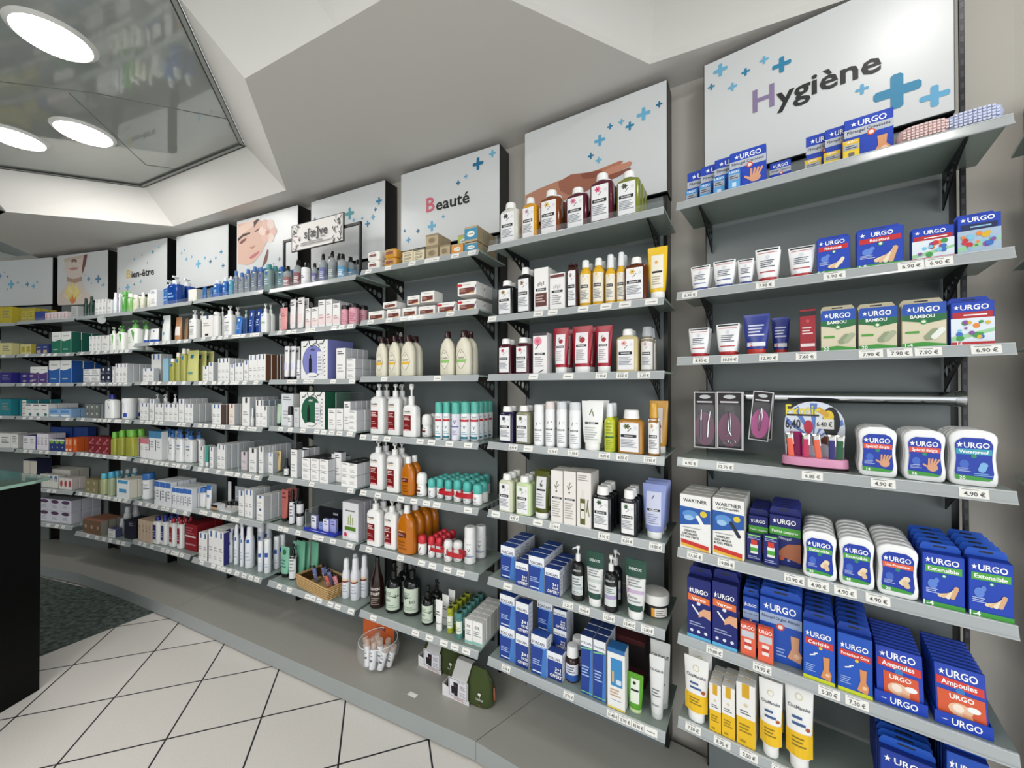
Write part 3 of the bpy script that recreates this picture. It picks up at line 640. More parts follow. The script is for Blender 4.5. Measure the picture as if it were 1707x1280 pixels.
# ------------------------------------------------------------------ putting goods on the shelves
REG = {}; CACHE = {}; FILE = [0]; PLACED = {}
def pack(me_list, name, loc, rz):
    if len(me_list) == 1: o = obj(name, me_list[0][1], None, loc, rz); return o
    e = empty(name, loc, rz)
    got = {}
    for pn, me in me_list:
        if '>' in pn: obj(pn.split('>')[1], me, got[pn.split('>')[0]])
        else: got[pn] = obj(pn, me, e)
    return e
def put(b, L, name, cat, desc, x0, x1, yt, fn, kw=None, n=1, dd=None, d=.032, yb=None, dp=None, stack=1, cols=1, yaw=0, lift=0, gap=.97, rnd=None, moved=False):
    """goods seen between pixel columns x0..x1 with their top at yt, n deep, stack high, cols wide"""
    kw = dict(kw or {}); B = BY[b]; zs = B.z(L) + GL + lift
    isbox = fn is mk_box or fn is mk_case
    if yb is not None and abs(B.z(L) - H) > .2: d = min(max(B.depth((x0 + x1) / 2, yb, zs), .016), .22)
    ta, _ = B.solve(x0, 640, d); tb, _ = B.solve(x1, 640, d); w = (tb - ta) / cols
    dpp = dp or (w * .55 if isbox else w * .62)
    if fn is mk_case: dpp = dp or .024
    if rnd is None: rnd = fn in (mk_roll, mk_jar) or kw.get('shape') in ('can', 'round', 'cone', 'flask')
    if rnd: dpp = w * gap
    dc = d if isbox else d + dpp / 2
    if not isbox:      # silhouette of a body with depth, seen at a slant
        for _ in range(3):
            tm, _z = B.solve((x0 + x1) / 2, 640, dc); q = B.p(tm, dc, 0); px = (x1 - x0) / cols
            if rnd: w = px * q.y ** 2 / (F * math.hypot(q.x, q.y)) * gap; dpp = w
            else:
                st = F * abs(B.d.x * q.y - q.x * B.d.y) / q.y ** 2; sn = F * abs(B.n.x * q.y - q.x * B.n.y) / q.y ** 2; asp = (dp / w if dp else .55)
                asp = min(asp, .8); w = px / math.hypot(st, asp * sn * .9) * gap if (fn is mk_tube or kw.get('shape') == 'oval') else px / (math.hypot(st, asp * sn) * .45 + .55 * (st + asp * .7 * sn)) * gap * (1.03 if b < 4 else 1.16); dpp = min(dp, w * .8) if dp else w * .55
            dc = d + dpp / 2
    ta, _ = B.solve(x0, 640, dc); tb, _ = B.solve(x1, 640, dc)
    if isbox: w = (tb - ta) / cols * gap
    tmid = (ta + tb) / 2
    if not moved and ((tmid < -.012 and b < 9) or (tmid > W + .012 and b > 1)):      # the goods stand on the neighbouring bay
        return put(b + (1 if tmid < 0 else -1), L, name, cat, desc, x0, x1, yt, fn, kw, n, dd, d, yb, dp, stack, cols, yaw, lift, gap, rnd, True)
    _, zt = B.solve((x0 + x1) / 2, yt, dc); h = (zt - zs) / stack * (.985 if stack > 1 else 1)
    h = max(h, .008)
    if rnd: dpp = w
    w, h, dpp = round(w, 3), round(h, 3), round(dpp, 3)
    key = (fn.__name__, w, h, dpp, repr(sorted(kw.items(), key=str)))
    if key not in CACHE: CACHE[key] = [(p, mb.mesh(name if p in ('box',) else p.split('>')[-1])) for p, mb in fn(w, h, dpp, **kw)]
    if cols > 1 and (tb - ta) < W - .02: tmid = min(max(tmid, (tb - ta) / 2 + .004), W - .008 - (tb - ta) / 2)
    dd = max(dd or dpp * 1.06 + .001, dpp * 1.03); out = []; PL = PLACED.setdefault((b, L), [])
    for c in range(cols):
        FILE[0] += 1; t = tmid + (tb - ta) * ((c + .5) / cols - .5)
        half = w / 2
        if cols == 1: t = min(max(t, half + .003), W - half - .006)
        sh = 0
        for k in range(n):
            tk = t + (rr.uniform(-.0008, .0008) if cols == 1 and n > 1 else 0); dk = d + dpp / 2 + k * dd + sh
            if dk + dpp / 2 > .290 and k > 0: break
            ok = True
            for s_ in range(stack):
                z = zs + s_ * (h + .0006)
                for it in [q for q in PL if q['f'] != FILE[0]]:
                    e = it['e']; pt = min(tk + half, e[1]) - max(tk - half, e[0]); pd = min(dk + dpp / 2, e[3]) - max(dk - dpp / 2, e[2]); pz = min(z + h, e[5]) - max(z, e[4])
                    if it['round'] and rnd and math.hypot(tk - (e[0] + e[1]) / 2, dk - (e[2] + e[3]) / 2) > (w + e[1] - e[0]) / 2 - .002: continue
                    if min(pt, pd, pz) <= .0025: continue
                    if k > 0: ok = False; break
                    if it['k'] > 0: it['dead'] = True; continue
                    if pt < .022 and cols == 1: t += pt if tk > (e[0] + e[1]) / 2 else -pt; tk = t
                    elif dk + pd + dpp / 2 < .29 and dk >= (e[2] + e[3]) / 2: sh += pd; dk += pd
                if not ok: break
            if not ok: break
            for it in [q for q in PL if q.get('dead')]:
                for o_ in list(it['o'].children_recursive) + [it['o']]: bpy.data.objects.remove(o_)
                PL.remove(it); REG[(b, L)].remove(it['r'])
            for s_ in range(stack):
                z = zs + s_ * (h + .0006); pos = B.p(tk, dk, z); turn = (math.atan2(-pos.x, pos.y) + B.th) * .5 if rnd and b > 1 and name != 'roll_on_deodorant' else 0; o = pack(CACHE[key], name, pos, B.rz + turn + math.radians(yaw)); o['category'] = cat
                r = dict(o=o, t=t, f=FILE[0], k=k, s=s_, ns=stack, n=n, desc=desc, cat=cat); REG.setdefault((b, L), []).append(r)
                PL.append(dict(e=(tk - half, tk + half, dk - dpp / 2, dk + dpp / 2, z, z + h), k=k, f=FILE[0], o=o, r=r, round=rnd)); out.append(o)
    return out
ORD = ['first', 'second', 'third', 'fourth', 'fifth', 'sixth', 'seventh', 'eighth', 'ninth', 'tenth', 'eleventh', 'twelfth', 'thirteenth', 'fourteenth', 'fifteenth', 'sixteenth', 'seventeenth', 'eighteenth', 'nineteenth', 'twentieth']
ORD += ['twenty-' + o for o in ORD[:9]] + ['thirtieth']
def finish_labels():
    for (b, L), rows in REG.items():
        by = {}
        for r in rows: by.setdefault(r['desc'], {}).setdefault(r['f'], []).append(r)
        for desc, files in by.items():
            order = sorted(files, key=lambda f: files[f][0]['t']); tot = sum(len(v) for v in files.values())
            for i, f in enumerate(order):
                nk = max(r['k'] for r in files[f]) + 1
                for r in files[f]:
                    where = f'{LEVWORD[L]} shelf, {BAYWORD[b]}'; a = []
                    if len(order) > 1: a.append(f'{ORD[i]} from left')
                    if nk > 1: a.append('front one' if r['k'] == 0 else ('hindmost' if r['k'] == nk - 1 and nk > 2 else f"{ORD[r['k']]} back"))
                    if r['ns'] > 1: a.append(('top' if r['s'] == r['ns'] - 1 else 'bottom' if r['s'] == 0 else 'middle'))
                    lab = desc + (', ' + ' '.join(a) if a else '') + ', ' + where
                    r['o']['label'] = lab
                    if tot > 1: r['o']['group'] = f'{desc}, repeated on the {where}'
                    if len(lab.replace('-', ' ').split()) > 16: print('LONG', lab)

# ---- print designs
def star(u, v, r=.035, col='#ffffff'):
    pts = []
    for k in range(10):
        a = PI / 2 + k * PI / 5; q = r if k % 2 == 0 else r * .4; pts.append((u + q * math.cos(a), v + q * 1.0 * math.sin(a) * .8))
    return ('p', pts, col)
def urgo(v=.86, s=.12, u=.05, mw=.66, col='#ffffff'): return [('t', 'URGO', u, v, s, col, mw), star(u - mw / 2 - .09, v, .07)]
BL = '#1440b4'; DB = '#14216e'
def plaster(u, v, n=3, col='#e8c9a0'): return [('q', u + .06 * (i - 1), v - .02 + .02 * i, .46, .11, .35 + .32 * i, ['#edd3ae', '#e2bd92', '#f1e2c8', '#dcae82'][i % 4]) for i in range(n)]
def foot(u, v, col='#d99a6c'): return [('p', [(u - .14, v - .16), (u + .16, v - .2), (u + .2, v - .08), (u + .12, v), (u + .14, v + .2), (u - .06, v + .2), (u - .04, v)], col), ('d', u + .08, v - .1, .07, '#f0c7a4')]
def hand(u, v, col='#dba07c', s=1.0): return [('e', u, v, .16 * s, .10 * s, col)] + [('q', u - .10 * s + .08 * i * s, v + .13 * s, .30 * s, .062 * s, 1.25 + .14 * (2 - i), col) for i in range(4)] + [('q', u - .19 * s, v + .03 * s, .24 * s, .07 * s, 2.5, col)]
def urgobox(band, txt, art, num='', foot_c='#3f9a3c', base=BL, sub='#5f86d8'):
    return urgo(.87, .11) + ([('p', [(-.44, .64), (.44, .66), (.44, .79), (-.44, .77)], band), ('t', txt, 0, .715, .075, '#ffffff', .74)] if txt else []) + \
        [('d', .02, .60, .06, '#2c8c6a'), ('d', .02, .60, .035, '#e8f2ee'), ('e', -.26, .42, .12, .09, sub), ('e', -.16, .5, .06, .05, sub), ('l', -.42, -.08, .24, .34, 3, '#b9c8ea')] + art + \
        [('r', -.5, 0, .5, .085, foot_c), ('t', num, -.36, .05, .09, '#ffffff', .25)][: 2 if num else 1]
KB = '#14161c'
def klo(flower, lines='#8a8f98', band=KB, fl2='#3a4a2e', v=.5):
    return [('q', -.12 + .07 * math.cos(k * 1.05), .78 + .035 * math.sin(k * 1.05), .13, .07, k * 1.05, flower) for k in range(6)] + [('d', -.12, .78, .035, fl2), ('q', -.02, .68, .22, .025, .8, fl2), ('d', .22, .74, .07, '#dcdfe2'), ('r', -.36, v - .03, .26, v + .05, band), ('t', 'KLORANE', -.05, v + .01, .038, '#ffffff', .5), ('l', -.36, .3, .18, .42, 6, lines)]
def klo_label(flower, **k):   # inside a label spanning u -.42..+.34
    P_ = klo(flower, **k); return P_
FORC = [('r', -.5, .74, .5, 1, '#eef1f5'), ('r', -.5, 0, .5, .74, '#1d3f93'), ('p', [(.12, 0), (.5, 0), (.5, .74), (.3, .74)], '#3f7cc8'), ('t', 'FORCAPIL', 0, .81, .085, '#1a2b5c', .86), ('r', -.36, .70, .4, .735, '#8fb4e6'), ('l', -.4, .18, .24, .4, 3, '#a9c0ea'), ('l', -.4, .2, .04, .12, 1, '#dce6f6')]
FORC3 = [('r', -.5, .70, .5, 1, '#eef1f5'), ('r', -.5, 0, .5, .70, '#1d3f93'), ('p', [(-.5, .0), (.5, 0), (.5, .62)], '#15337f'), ('t', 'FORCAPIL', 0, .78, .10, '#1a2b5c', .86), ('t', '3+1', .22, .42, .12, '#ffffff', .5), ('t', 'MOIS', .22, .29, .08, '#ffffff', .5), ('t', 'OFFERT', .08, .15, .12, '#ffffff', .8)]
CAV = '#7a1214'
def cavlab(v0=.14, v1=.62): return [('t', 'Cavaillès', -.12, .80, .055, '#5a4a44', .5), ('r', -.36, .735, .12, .745, '#e0a53c'), ('r', -.40, v0, .18, v1, CAV), ('l', -.34, .12, v1 - .16, v1 - .03, 3, '#e9d6d2'), ('l', -.34, .06, v0 + .12, v0 + .22, 2, '#b98a86'), ('e', -.11, v0 + .02, .24, .025, '#e79aa4')]
def white_lines(acc='#3b62a8', u=-.25, top=.88): return [('r', u - .07, top - .05, u + .07, top + .04, acc), ('l', -.36, .34, .58, .72, 2, '#8e949c'), ('l', -.36, .3, .2, .45, 4, '#c3c7cc')]
def vichy(): return [('t', 'VICHY', 0, .80, .05, '#6a7078', .5), ('t', 'V', 0, .56, .14, '#5b6068', .3), ('l', -.3, .3, .25, .42, 3, '#b8bec6')]

# ================================================================== HYGIENE BAY
U = 'plaster_box'
crev = urgo(.86, .13, .08, .58) + [('r', -.5, .58, .5, .76, '#b9bfca'), ('t', 'Filmogel Crevasses', 0, .69, .07, '#20242c', .88), ('d', .06, .58, .09, '#d5502e'), ('d', .06, .58, .055, '#f0e2dc')]
mini = lambda c1, c2: [('r', -.5, .8, .5, 1, c1), ('t', 'URGO', 0, .9, .11, '#ffffff', .86), ('r', -.44, .48, .44, .76, '#a9afb8'), ('l', -.36, .36, .52, .72, 2, '#3a3f48'), ('r', -.16, .1, .2, .34, c2)]
for i, (x, y) in enumerate(((1146, 280), (1169, 270), (1192, 258), (1217, 247))):
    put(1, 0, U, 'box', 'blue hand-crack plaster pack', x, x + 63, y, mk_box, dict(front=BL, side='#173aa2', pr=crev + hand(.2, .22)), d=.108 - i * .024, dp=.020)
    put(1, 0, 'ointment_box', 'box', 'small sky-blue ointment box', x - 2, x + 18, y + 36, mk_box, dict(front='#5aa3dc', pr=mini('#3f8fd0', '#c9e0f2')), d=.088 - i * .024, dp=.018)
put(1, 0, U, 'box', 'half-hidden navy plaster pack', 1284, 1321, 268, mk_box, dict(front=BL, pr=crev), d=.115, dp=.02)
for i, (x, y) in enumerate(((1345, 228), (1377, 216), (1409, 197))):
    put(1, 0, U, 'box', 'blue heel-crack plaster pack', x, x + (85 if i == 2 else 60), y - 8, mk_box, dict(front=BL, side='#173aa2', pr=crev + foot(.24, .24)), d=.098 - i * .024, dp=.020)
    put(1, 0, 'ointment_box', 'box', 'small yellow ointment box', x - 2, x + 27, y + 36, mk_box, dict(front='#e9c832', pr=mini('#dfb820', '#6b6a66')), d=.074 - i * .024, dp=.018)

tubew = lambda red: dict(body='#f2f3f4', cap=('#b5222b' if red else '#2c3f8c'), caph=.13, capw=.72, pr=[('r', -.42, .93, .42, .975, '#1a1c22'), ('l', -.28, .3, .42, .66, 4, '#5a6270'), ('r', -.3, .28, .3, .31, ('#b5222b' if red else '#2c3f8c')), ('d', 0, .74, .09, '#d9dce2'), ('r', -.38, .86, .38, .875, '#c93038')] + ([('t', '2', -.2, .21, .085, '#ffffff', .2)] if red else []))
for i, (x0, x1, y, red) in enumerate(((1152, 1186, 443, 0), (1189, 1228, 434, 0), (1230, 1259, 432, 0), (1259, 1303, 414, 1), (1314, 1361, 411, 1))):
    put(1, 1, 'cream_tube', 'tube', 'white hand-cream tube with ' + ('red' if red else 'blue') + ' cap', x0, x1, y, mk_tube, tubew(red), n=2 if i != 3 else 2, dp=.038, d=.03)
put(1, 1, U, 'box', 'small blue plaster box, red band', 1362, 1420, 396, mk_box, dict(front=BL, tab=BL, pr=urgobox('#c3222b', 'Résistant', plaster(.12, .25), '1-4')), dp=.035)
put(1, 1, U, 'box', 'large blue plaster box, red band', 1428, 1510, 380, mk_box, dict(front=BL, tab=BL, pr=urgobox('#c3222b', 'Résistant', plaster(.16, .25, 4), '1-8')), dp=.035)
def kids(seed, base='#dfe9f2'):
    R_ = random.Random(seed); cs = ['#c8323a', '#3f9a4a', '#e0b32c', '#3a6fc0', '#7cc4e0', '#8a4ba0', '#e58a3a']
    return [('r', -.5, 0, .5, .62, base), ('p', [(-.5, .08), (.5, .3), (.5, .38), (-.5, .2)], '#9cd0a0')] + [('d', R_.uniform(-.38, .38), R_.uniform(.16, .54), R_.uniform(.04, .10), R_.choice(cs)) for _ in range(16)] + [('r', -.5, 0, .5, .075, '#c4252c')]
kidbox = lambda s_, band: dict(front=BL, tab=BL, pr=urgo(.87, .12) + [('r', -.46, .62, .46, .76, band), ('l', -.2, .36, .66, .72, 1, '#ffffff')] + kids(s_) + [('t', '14', -.3, .04, .07, '#ffffff', .2)])
put(1, 1, U, 'box', 'childrens plaster box with bright dots', 1521, 1594, 378, mk_box, kidbox(3, '#b3202a'), dp=.035)
put(1, 1, U, 'box', 'dark childrens plaster box, coloured dots', 1597, 1673, 357, mk_box, dict(front=BL, tab=BL, pr=urgo(.9, .12) + [('r', -.42, .62, .42, .78, '#15224e'), ('l', -.2, .3, .66, .74, 1, '#8fc0e0')] + kids(9, '#a8bfd4')[:-1]), dp=.035)

for i, (x0, x1, y, red) in enumerate(((1148, 1184, 547, 1), (1194, 1235, 540, 1))):
    put(1, 2, 'cream_tube', 'tube', 'white hand-cream tube with red cap', x0, x1, y, mk_tube, tubew(1), n=2, dp=.038)
nav = dict(body='#28388e', cap='#c4392c', crimp='#3a4aa0', pr=[('l', -.3, .32, .44, .76, 4, '#d5d9ee'), ('r', -.34, .2, .34, .3, '#e8e9f0'), ('t', '2', -.18, .24, .09, '#d23a2e', .2)])
put(1, 2, 'cream_tube', 'tube', 'dark blue hand-cream tube with red cap', 1239, 1285, 524, mk_tube, nav, dp=.04)
put(1, 2, 'cream_tube', 'tube', 'dark blue hand-cream tube with red cap', 1286, 1318, 529, mk_tube, nav, d=.085, dp=.036)
put(1, 2, 'cream_box', 'box', 'slim dark red hand-cream box', 1333, 1361, 515, mk_box, dict(front='#9c1f2c', side='#7f1822', pr=[('r', -.5, .84, .5, .95, '#1c1a20'), ('l', -.34, .34, .4, .6, 3, '#e6c9cc'), ('d', 0, .72, .12, '#c04a56'), ('r', -.44, .13, .44, .2, '#e6d6d6')]), dp=.03, n=2)
bam = lambda s_: dict(front='#d8cfb4', side='#c9c0a4', tab='#cfc5a8', pr=[('p', [(-.46, 1.0), (.5, 1.0), (.5, .72), (-.5, .72), (-.5, .9)], '#1c4fae'), ('p', [(-.5, .74), (.5, .74), (.5, .60), (.1, .54), (-.5, .62)], '#1f6a3c')] + urgo(.86, .12, .06, .6) + [('t', 'BAMBOU', -.03, .70, .075, '#ffffff', .55), ('d', 0, .575, .085, '#2f8a4a'), ('d', 0, .575, .05, '#dfe8cf'), ('r', -.42, .32, -.1, .37, '#4f9a3c'), ('q', .18, .28, .42, .2, .9, '#8f9c7c'), ('q', .32, .3, .42, .16, .9, '#a6b092' if s_ < 2 else '#e8ece6'), ('p', [(-.5, 0), (.5, 0), (.5, .06), (0, .12), (-.5, .09)], '#3f9a3c'), ('t', ['20', '20', '1-4'][s_], -.34, .055, .08, '#ffffff', .2)])
for i, (x0, x1, y) in enumerate(((1368, 1428, 516), (1431, 1497, 512), (1503, 1580, 505))):
    put(1, 2, U, 'box', 'kraft and blue bamboo plaster box', x0, x1, y, mk_box, bam(i), dp=.035)
put(1, 2, U, 'box', 'childrens plaster box with bright dots', 1585, 1660, 502, mk_box, kidbox(5, '#b3202a'), dp=.035)

case = lambda band, t_, num, art, foot_c='#3f9a3c': dict(pr=urgo(.73, .10, .06, .52) + [('p', [(-.36, .56), (.36, .56), (.37, .66), (-.37, .66)], band), ('t', t_, 0, .61, .06, '#ffffff', .6), ('d', 0, .53, .06, '#2c8c6a'), ('e', -.2, .38, .1, .08, '#3f66c4'), ('l', -.34, -.06, .24, .32, 3, '#aebfe8')] + art + [('p', [(-.38, .10), (.3, .10), (.38, .14), (.1, .17), (-.40, .19)], foot_c), ('t', num, -.24, .14, .055, '#ffffff', .2)])
for x0, x1, y, t_, num in ((1429, 1497, 712, 'Spécial doigts', '14'), (1504, 1577, 717, 'Spécial doigts', '16')):
    put(1, 3, 'plaster_case', 'case', 'white plaster case with orange band', x0, x1, y, mk_case, case('#e0503c', t_, num, hand(.18, .28, s=.8)), n=5, dp=.026, d=.035)
put(1, 3, 'plaster_case', 'case', 'white plaster case with turquoise band', 1580, 1665, 717, mk_case, case('#35a0b4', 'Waterproof', '20', [('q', .18, .34, .3, .16, 1.3, '#7db4e4'), ('l', .0, .4, .18, .24, 2, '#7db4e4')]), n=5, dp=.026, d=.035)

wart = lambda two: dict(front='#f1f1ee', side='#e4e3dd', top='#e9e8e4', pr=[('t', 'WARTNER', 0, .90, .06, '#1b1b1f', .84)] + ([('t', 'CRYOPHARMA', 0, .83, .036, '#1b1b1f', .74)] if two else []) +
    [('p', [(-.5, .42), (.5, .52), (.5, .76), (-.5, .78)], '#2459a8'), ('e', -.15, .64, .26, .08, '#5b93d0'), ('e', -.2, .58, .16, .05, '#9cc4ea'), ('q', .22, .50, .62, .12, -1.05, '#f4f4f4' if not two else '#1f2a3c'), ('d', .28, .68, .11, '#e0c63a'), ('l', -.42, .2, .38, .41, 1, '#9a9a9a')] +
    [('t', s_, -.16, .335 - .055 * i, .038, '#1b1b1f', .62) for i, s_ in enumerate(('VERRUES', 'DES MAINS', 'ET DES PIEDS' if not two else '& DES PIEDS'))] + [('p', [(-.46, .10), (.44, .04), (.44, .11), (-.46, .17)], '#c9302c'), ('p', [(-.46, .05), (.44, .0), (.44, .04), (-.46, .10)], '#e6b83a')])
put(1, 4, 'wart_treatment_box', 'box', 'white wart-pen box with blue picture', 1132, 1184, 826, mk_box, wart(0), n=4, dp=.042, d=.02)
put(1, 4, 'wart_treatment_box', 'box', 'white wart-spray box with blue picture', 1186, 1240, 832, mk_box, wart(1), n=4, dp=.042, d=.02)
coup = dict(front=DB, side='#101a58', tab=DB, pr=urgo(.88, .12, .06, .6) + [('r', -.5, .60, .5, .76, '#4fa83c'), ('t', 'Petites coupures', 0, .68, .075, '#ffffff', .84), ('t', 'Filmogel', 0, .55, .06, '#c9cfdc', .4), ('p', [(-.3, .2), (.5, .1), (.5, .48), (.1, .44), (-.1, .34)], '#b06a4a'), ('d', -.1, .14, .08, '#c95a3a'), ('d', .12, .12, .05, '#8fa0d8')])
cmini = dict(front=DB, side='#101a58', pr=[('r', -.4, .92, .4, .97, '#8fd07c'), ('l', -.4, .4, .80, .9, 2, '#aab4dc'), ('r', -.24, .28, .24, .62, '#e8ece6'), ('r', -.24, .36, .24, .5, '#4fa83c'), ('r', -.2, .6, .2, .78, '#d23a2e'), ('l', -.4, .4, .08, .2, 2, '#aab4dc')])
put(1, 4, U, 'box', 'navy small-cuts plaster pack', 1247, 1280, 860, mk_box, coup, n=5, dd=.036, d=.075, dp=.018)
put(1, 4, U, 'box', 'navy small-cuts plaster pack', 1281, 1334, 860, mk_box, coup, n=5, dd=.036, d=.065, dp=.018)
put(1, 4, 'ointment_box', 'box', 'small navy box with red-capped vial', 1243, 1269, 890, mk_box, cmini, n=1, d=.045, dp=.018)
put(1, 4, 'ointment_box', 'box', 'small navy box with red-capped vial', 1271, 1297, 893, mk_box, cmini, n=1, d=.035, dp=.018)
cshape = [('q', .16, .34, .34, .17, 1.0, '#ecd9b8'), ('q', .2, .28, .26, .14, 1.9, '#e0c49a')]
for x0, x1, y, band, t_, num in ((1335, 1394, 887, '#4fa83c', 'Extensible', '30'), (1396, 1457, 896, '#4fa83c', 'Extensible', '48'), (1459, 1530, 909, '#e0603a', 'Uro-Protecteur', '20')):
    put(1, 4, 'plaster_case', 'case', 'white plaster case with ' + ('green' if band[1] == '4' else 'orange') + ' band', x0, x1, y, mk_case, case(band, t_, num, cshape), n=6, dp=.026, dd=.036, d=.02)
for x0, x1, y, k in ((1534, 1606, 925, 5), (1611, 1688, 936, 5)):
    put(1, 4, U, 'box', 'blue plaster box with green band', x0, x1, y, mk_box, dict(front=BL, side='#1238a0', tab='#1c58c4', pr=urgobox('#4fa83c', 'Extensible', plaster(.14, .28, 4), '1-4')), n=k, dd=.042, dp=.034, d=.02)

verr = dict(front=DB, side='#101a58', tab=DB, pr=urgo(.79, .085, .06, .66) + [('p', [(-.46, .62), (.46, .60), (.46, .70), (-.46, .73)], '#e0703a'), ('t', 'Verrues', 0, .66, .05, '#ffffff', .6), ('d', 0, .585, .08, '#dfe6f4'), ('q', -.1, .46, .6, .07, -.9, '#eef0f4'), ('p', [(0, .36), (.2, .40), (.5, .36), (.5, .52), (.2, .52), (0, .44)], '#e0a884'), ('l', -.4, .3, .2, .28, 2, '#9aa4cc'), ('d', -.3, .12, .07, '#dfe6f4'), ('d', 0, .12, .07, '#dfe6f4'), ('d', .3, .12, .07, '#dfe6f4'), ('r', -.5, 0, .5, .05, '#5fb4e0')])
put(1, 5, U, 'box', 'tall navy wart-pen box', 1144, 1184, 965, mk_box, verr, n=4, dd=.052, dp=.034, d=.02)
put(1, 5, U, 'box', 'tall navy wart-pen box', 1185, 1228, 972, mk_box, verr, n=4, dd=.052, dp=.034, d=.02)
onyc = dict(front='#1c4fb4', side='#173f9c', tab='#1c4fb4', pr=urgo(.86, .12, .06, .62) + [('r', -.5, .60, .5, .76, '#9fb2d4'), ('t', 'Filmogel Ongles Abîmés', 0, .70, .065, '#1b2440', .9), ('d', 0, .575, .10, '#d5502e'), ('d', 0, .575, .06, '#f0e2dc')] + foot(.3, .28, '#d9a07c') + [('l', -.1, .14, .1, .25, 3, '#9ab4e8')])
omini = dict(front='#e8674a', side='#d45a3e', pr=[('r', -.46, .8, .46, 1, '#d85238'), ('t', 'URGO', 0, .87, .10, '#ffffff', .86), ('r', -.42, .56, .42, .76, '#c9ccd4'), ('r', -.22, .2, .22, .5, '#f4e8e4'), ('r', -.22, .3, .22, .4, '#c43a2c')])
put(1, 5, U, 'box', 'blue damaged-nail pack', 1236, 1263, 996, mk_box, onyc, n=5, dd=.036, d=.06, dp=.018)
put(1, 5, U, 'box', 'blue damaged-nail pack', 1264, 1336, 1001, mk_box, onyc, n=6, dd=.034, d=.05, dp=.018)
put(1, 5, 'ointment_box', 'box', 'small orange nail-gel box', 1232, 1258, 1038, mk_box, omini, d=.025, dp=.018)
put(1, 5, 'ointment_box', 'box', 'small orange nail-gel box', 1261, 1287, 1046, mk_box, omini, d=.02, dp=.018)
cor = lambda t_: dict(front='#1c55bc', side='#173f9c', tab='#15409c', pr=urgo(.80, .10, .06, .66) + [('p', [(-.44, .62), (.44, .60), (.44, .71), (-.44, .73)], '#cf3a30'), ('t', t_, 0, .665, .06, '#ffffff', .8), ('d', .06, .585, .06, '#e8c63a'), ('q', -.2, .44, .2, .05, .4, '#e8ecf4'), ('q', -.1, .48, .14, .05, .4, '#e8ecf4')] + foot(.2, .26, '#d9935c') + [('l', -.42, -.1, .14, .28, 4, '#9ab4e8'), ('r', -.5, 0, .5, .065, '#c9d42c')])
put(1, 5, U, 'box', 'blue corn-remover plaster box', 1336, 1390, 1040, mk_box, cor('Coricide'), n=7, dd=.034, dp=.024, d=.02)
put(1, 5, U, 'box', 'blue corn-protector plaster box', 1393, 1452, 1060, mk_box, cor('Protecteur Cors'), n=7, dd=.034, dp=.024, d=.02)

cica = lambda: dict(body='#f1f1ef', cap='#f4f4f2', caph=.12, capw=.66, pr=[('d', 0, .84, .14, '#d8cfae'), ('d', 0, .84, .10, '#f1f1ef'), ('t', 'CicaManuka', 0, .72, .05, '#5c6068', .78), ('r', -.46, .16, .46, .44, '#eec01e'), ('l', -.24, .24, .5, .64, 2, '#3a5a8c'), ('l', -.26, .26, .27, .40, 3, '#8a7420'), ('d', .3, .5, .08, '#a8542e')])
put(1, 6, 'cream_tube', 'tube', 'white and yellow honey-balm tube', 1139, 1181, 1096, mk_tube, cica(), dp=.04, d=.02, n=2, dd=.06)
put(1, 6, 'cream_tube', 'tube', 'large white and yellow body-balm tube', 1262, 1303, 1133, mk_tube, cica(), dp=.045, d=.02, n=2, dd=.07)
put(1, 6, 'cream_tube', 'tube', 'large white and yellow body-balm tube', 1305, 1355, 1136, mk_tube, cica(), dp=.048, d=.02, n=2, dd=.07)
cbox = dict(front='#eec01e', side='#e6e4dc', top='#ecebe6', pr=[('r', -.5, .45, .5, 1, '#f0efec'), ('r', -.2, .78, .2, 1, '#d9a81e'), ('d', 0, .66, .12, '#d8cfae'), ('l', -.3, .3, .5, .58, 2, '#5c6068'), ('l', -.34, .34, .2, .36, 3, '#9a7f1c'), ('r', -.3, .05, .0, .09, '#a88a1e')])
for i, (x0, x1, y) in enumerate(((1180, 1200, 1140), (1201, 1223, 1145), (1225, 1257, 1140))):
    put(1, 6, 'cream_box', 'box', 'white and yellow honey-cream box', x0, x1, y, mk_box, cbox, n=3, dp=.036, d=.02)
put(1, 6, U, 'box', 'dark blue plaster box', 1462, 1560, 1262, mk_box, dict(front='#183a9c', side='#122c80', tab='#1c55bc', pr=urgo(.87, .1)), n=9, dd=.029, dp=.024, d=.03)
put(1, 6, U, 'box', 'blue plaster box, hanging slot', 1572, 1645, 1262, mk_box, dict(front='#1c4fb4', side='#122c80', tab='#1c55bc', pr=urgo(.87, .1)), n=8, dd=.031, dp=.024, d=.03)

# ================================================================== HAND-POSTER BAY
SB = 'shampoo_bottle'
def klb(b, L, x0, x1, y, body, flower, desc, n=1, cap='#f6f6f4', bk='g', d=.03, yb=None, capw=.52, dd=None, caph=.15, fl2='#33402c', shape='flat', dpr=.55, ck='s'):
    w_ = None
    put(b, L, SB, 'bottle', desc, x0, x1, y, mk_bottle, dict(shape=shape, body=body, cap=cap, bk=bk, capw=capw, caph=caph, lab=(-.40, .06, .34, .88, '#efeff0'), pr=klo(flower, fl2=fl2), ck=ck), n=n, d=d, yb=yb, dd=dd)
klb(2, 0, 835, 869, 340, '#d9d9cf', '#2a2c28', 'clear cream shampoo bottle, white cap', d=.03)
klb(2, 0, 871, 899, 331, '#d59a28', '#c9a0b8', 'golden yellow shampoo bottle, white cap', d=.03)
klb(2, 0, 902, 939, 319, '#7a3e18', '#e8c060', 'amber chamomile shampoo bottle', n=2, d=.03)
klb(2, 0, 945, 984, 315, '#571c2c', '#e07a9c', 'dark red peony shampoo bottle', n=2, d=.03)
klb(2, 0, 985, 1026, 291, '#571c2c', '#e05a84', 'tall dark red peony shampoo bottle', n=2, d=.025)
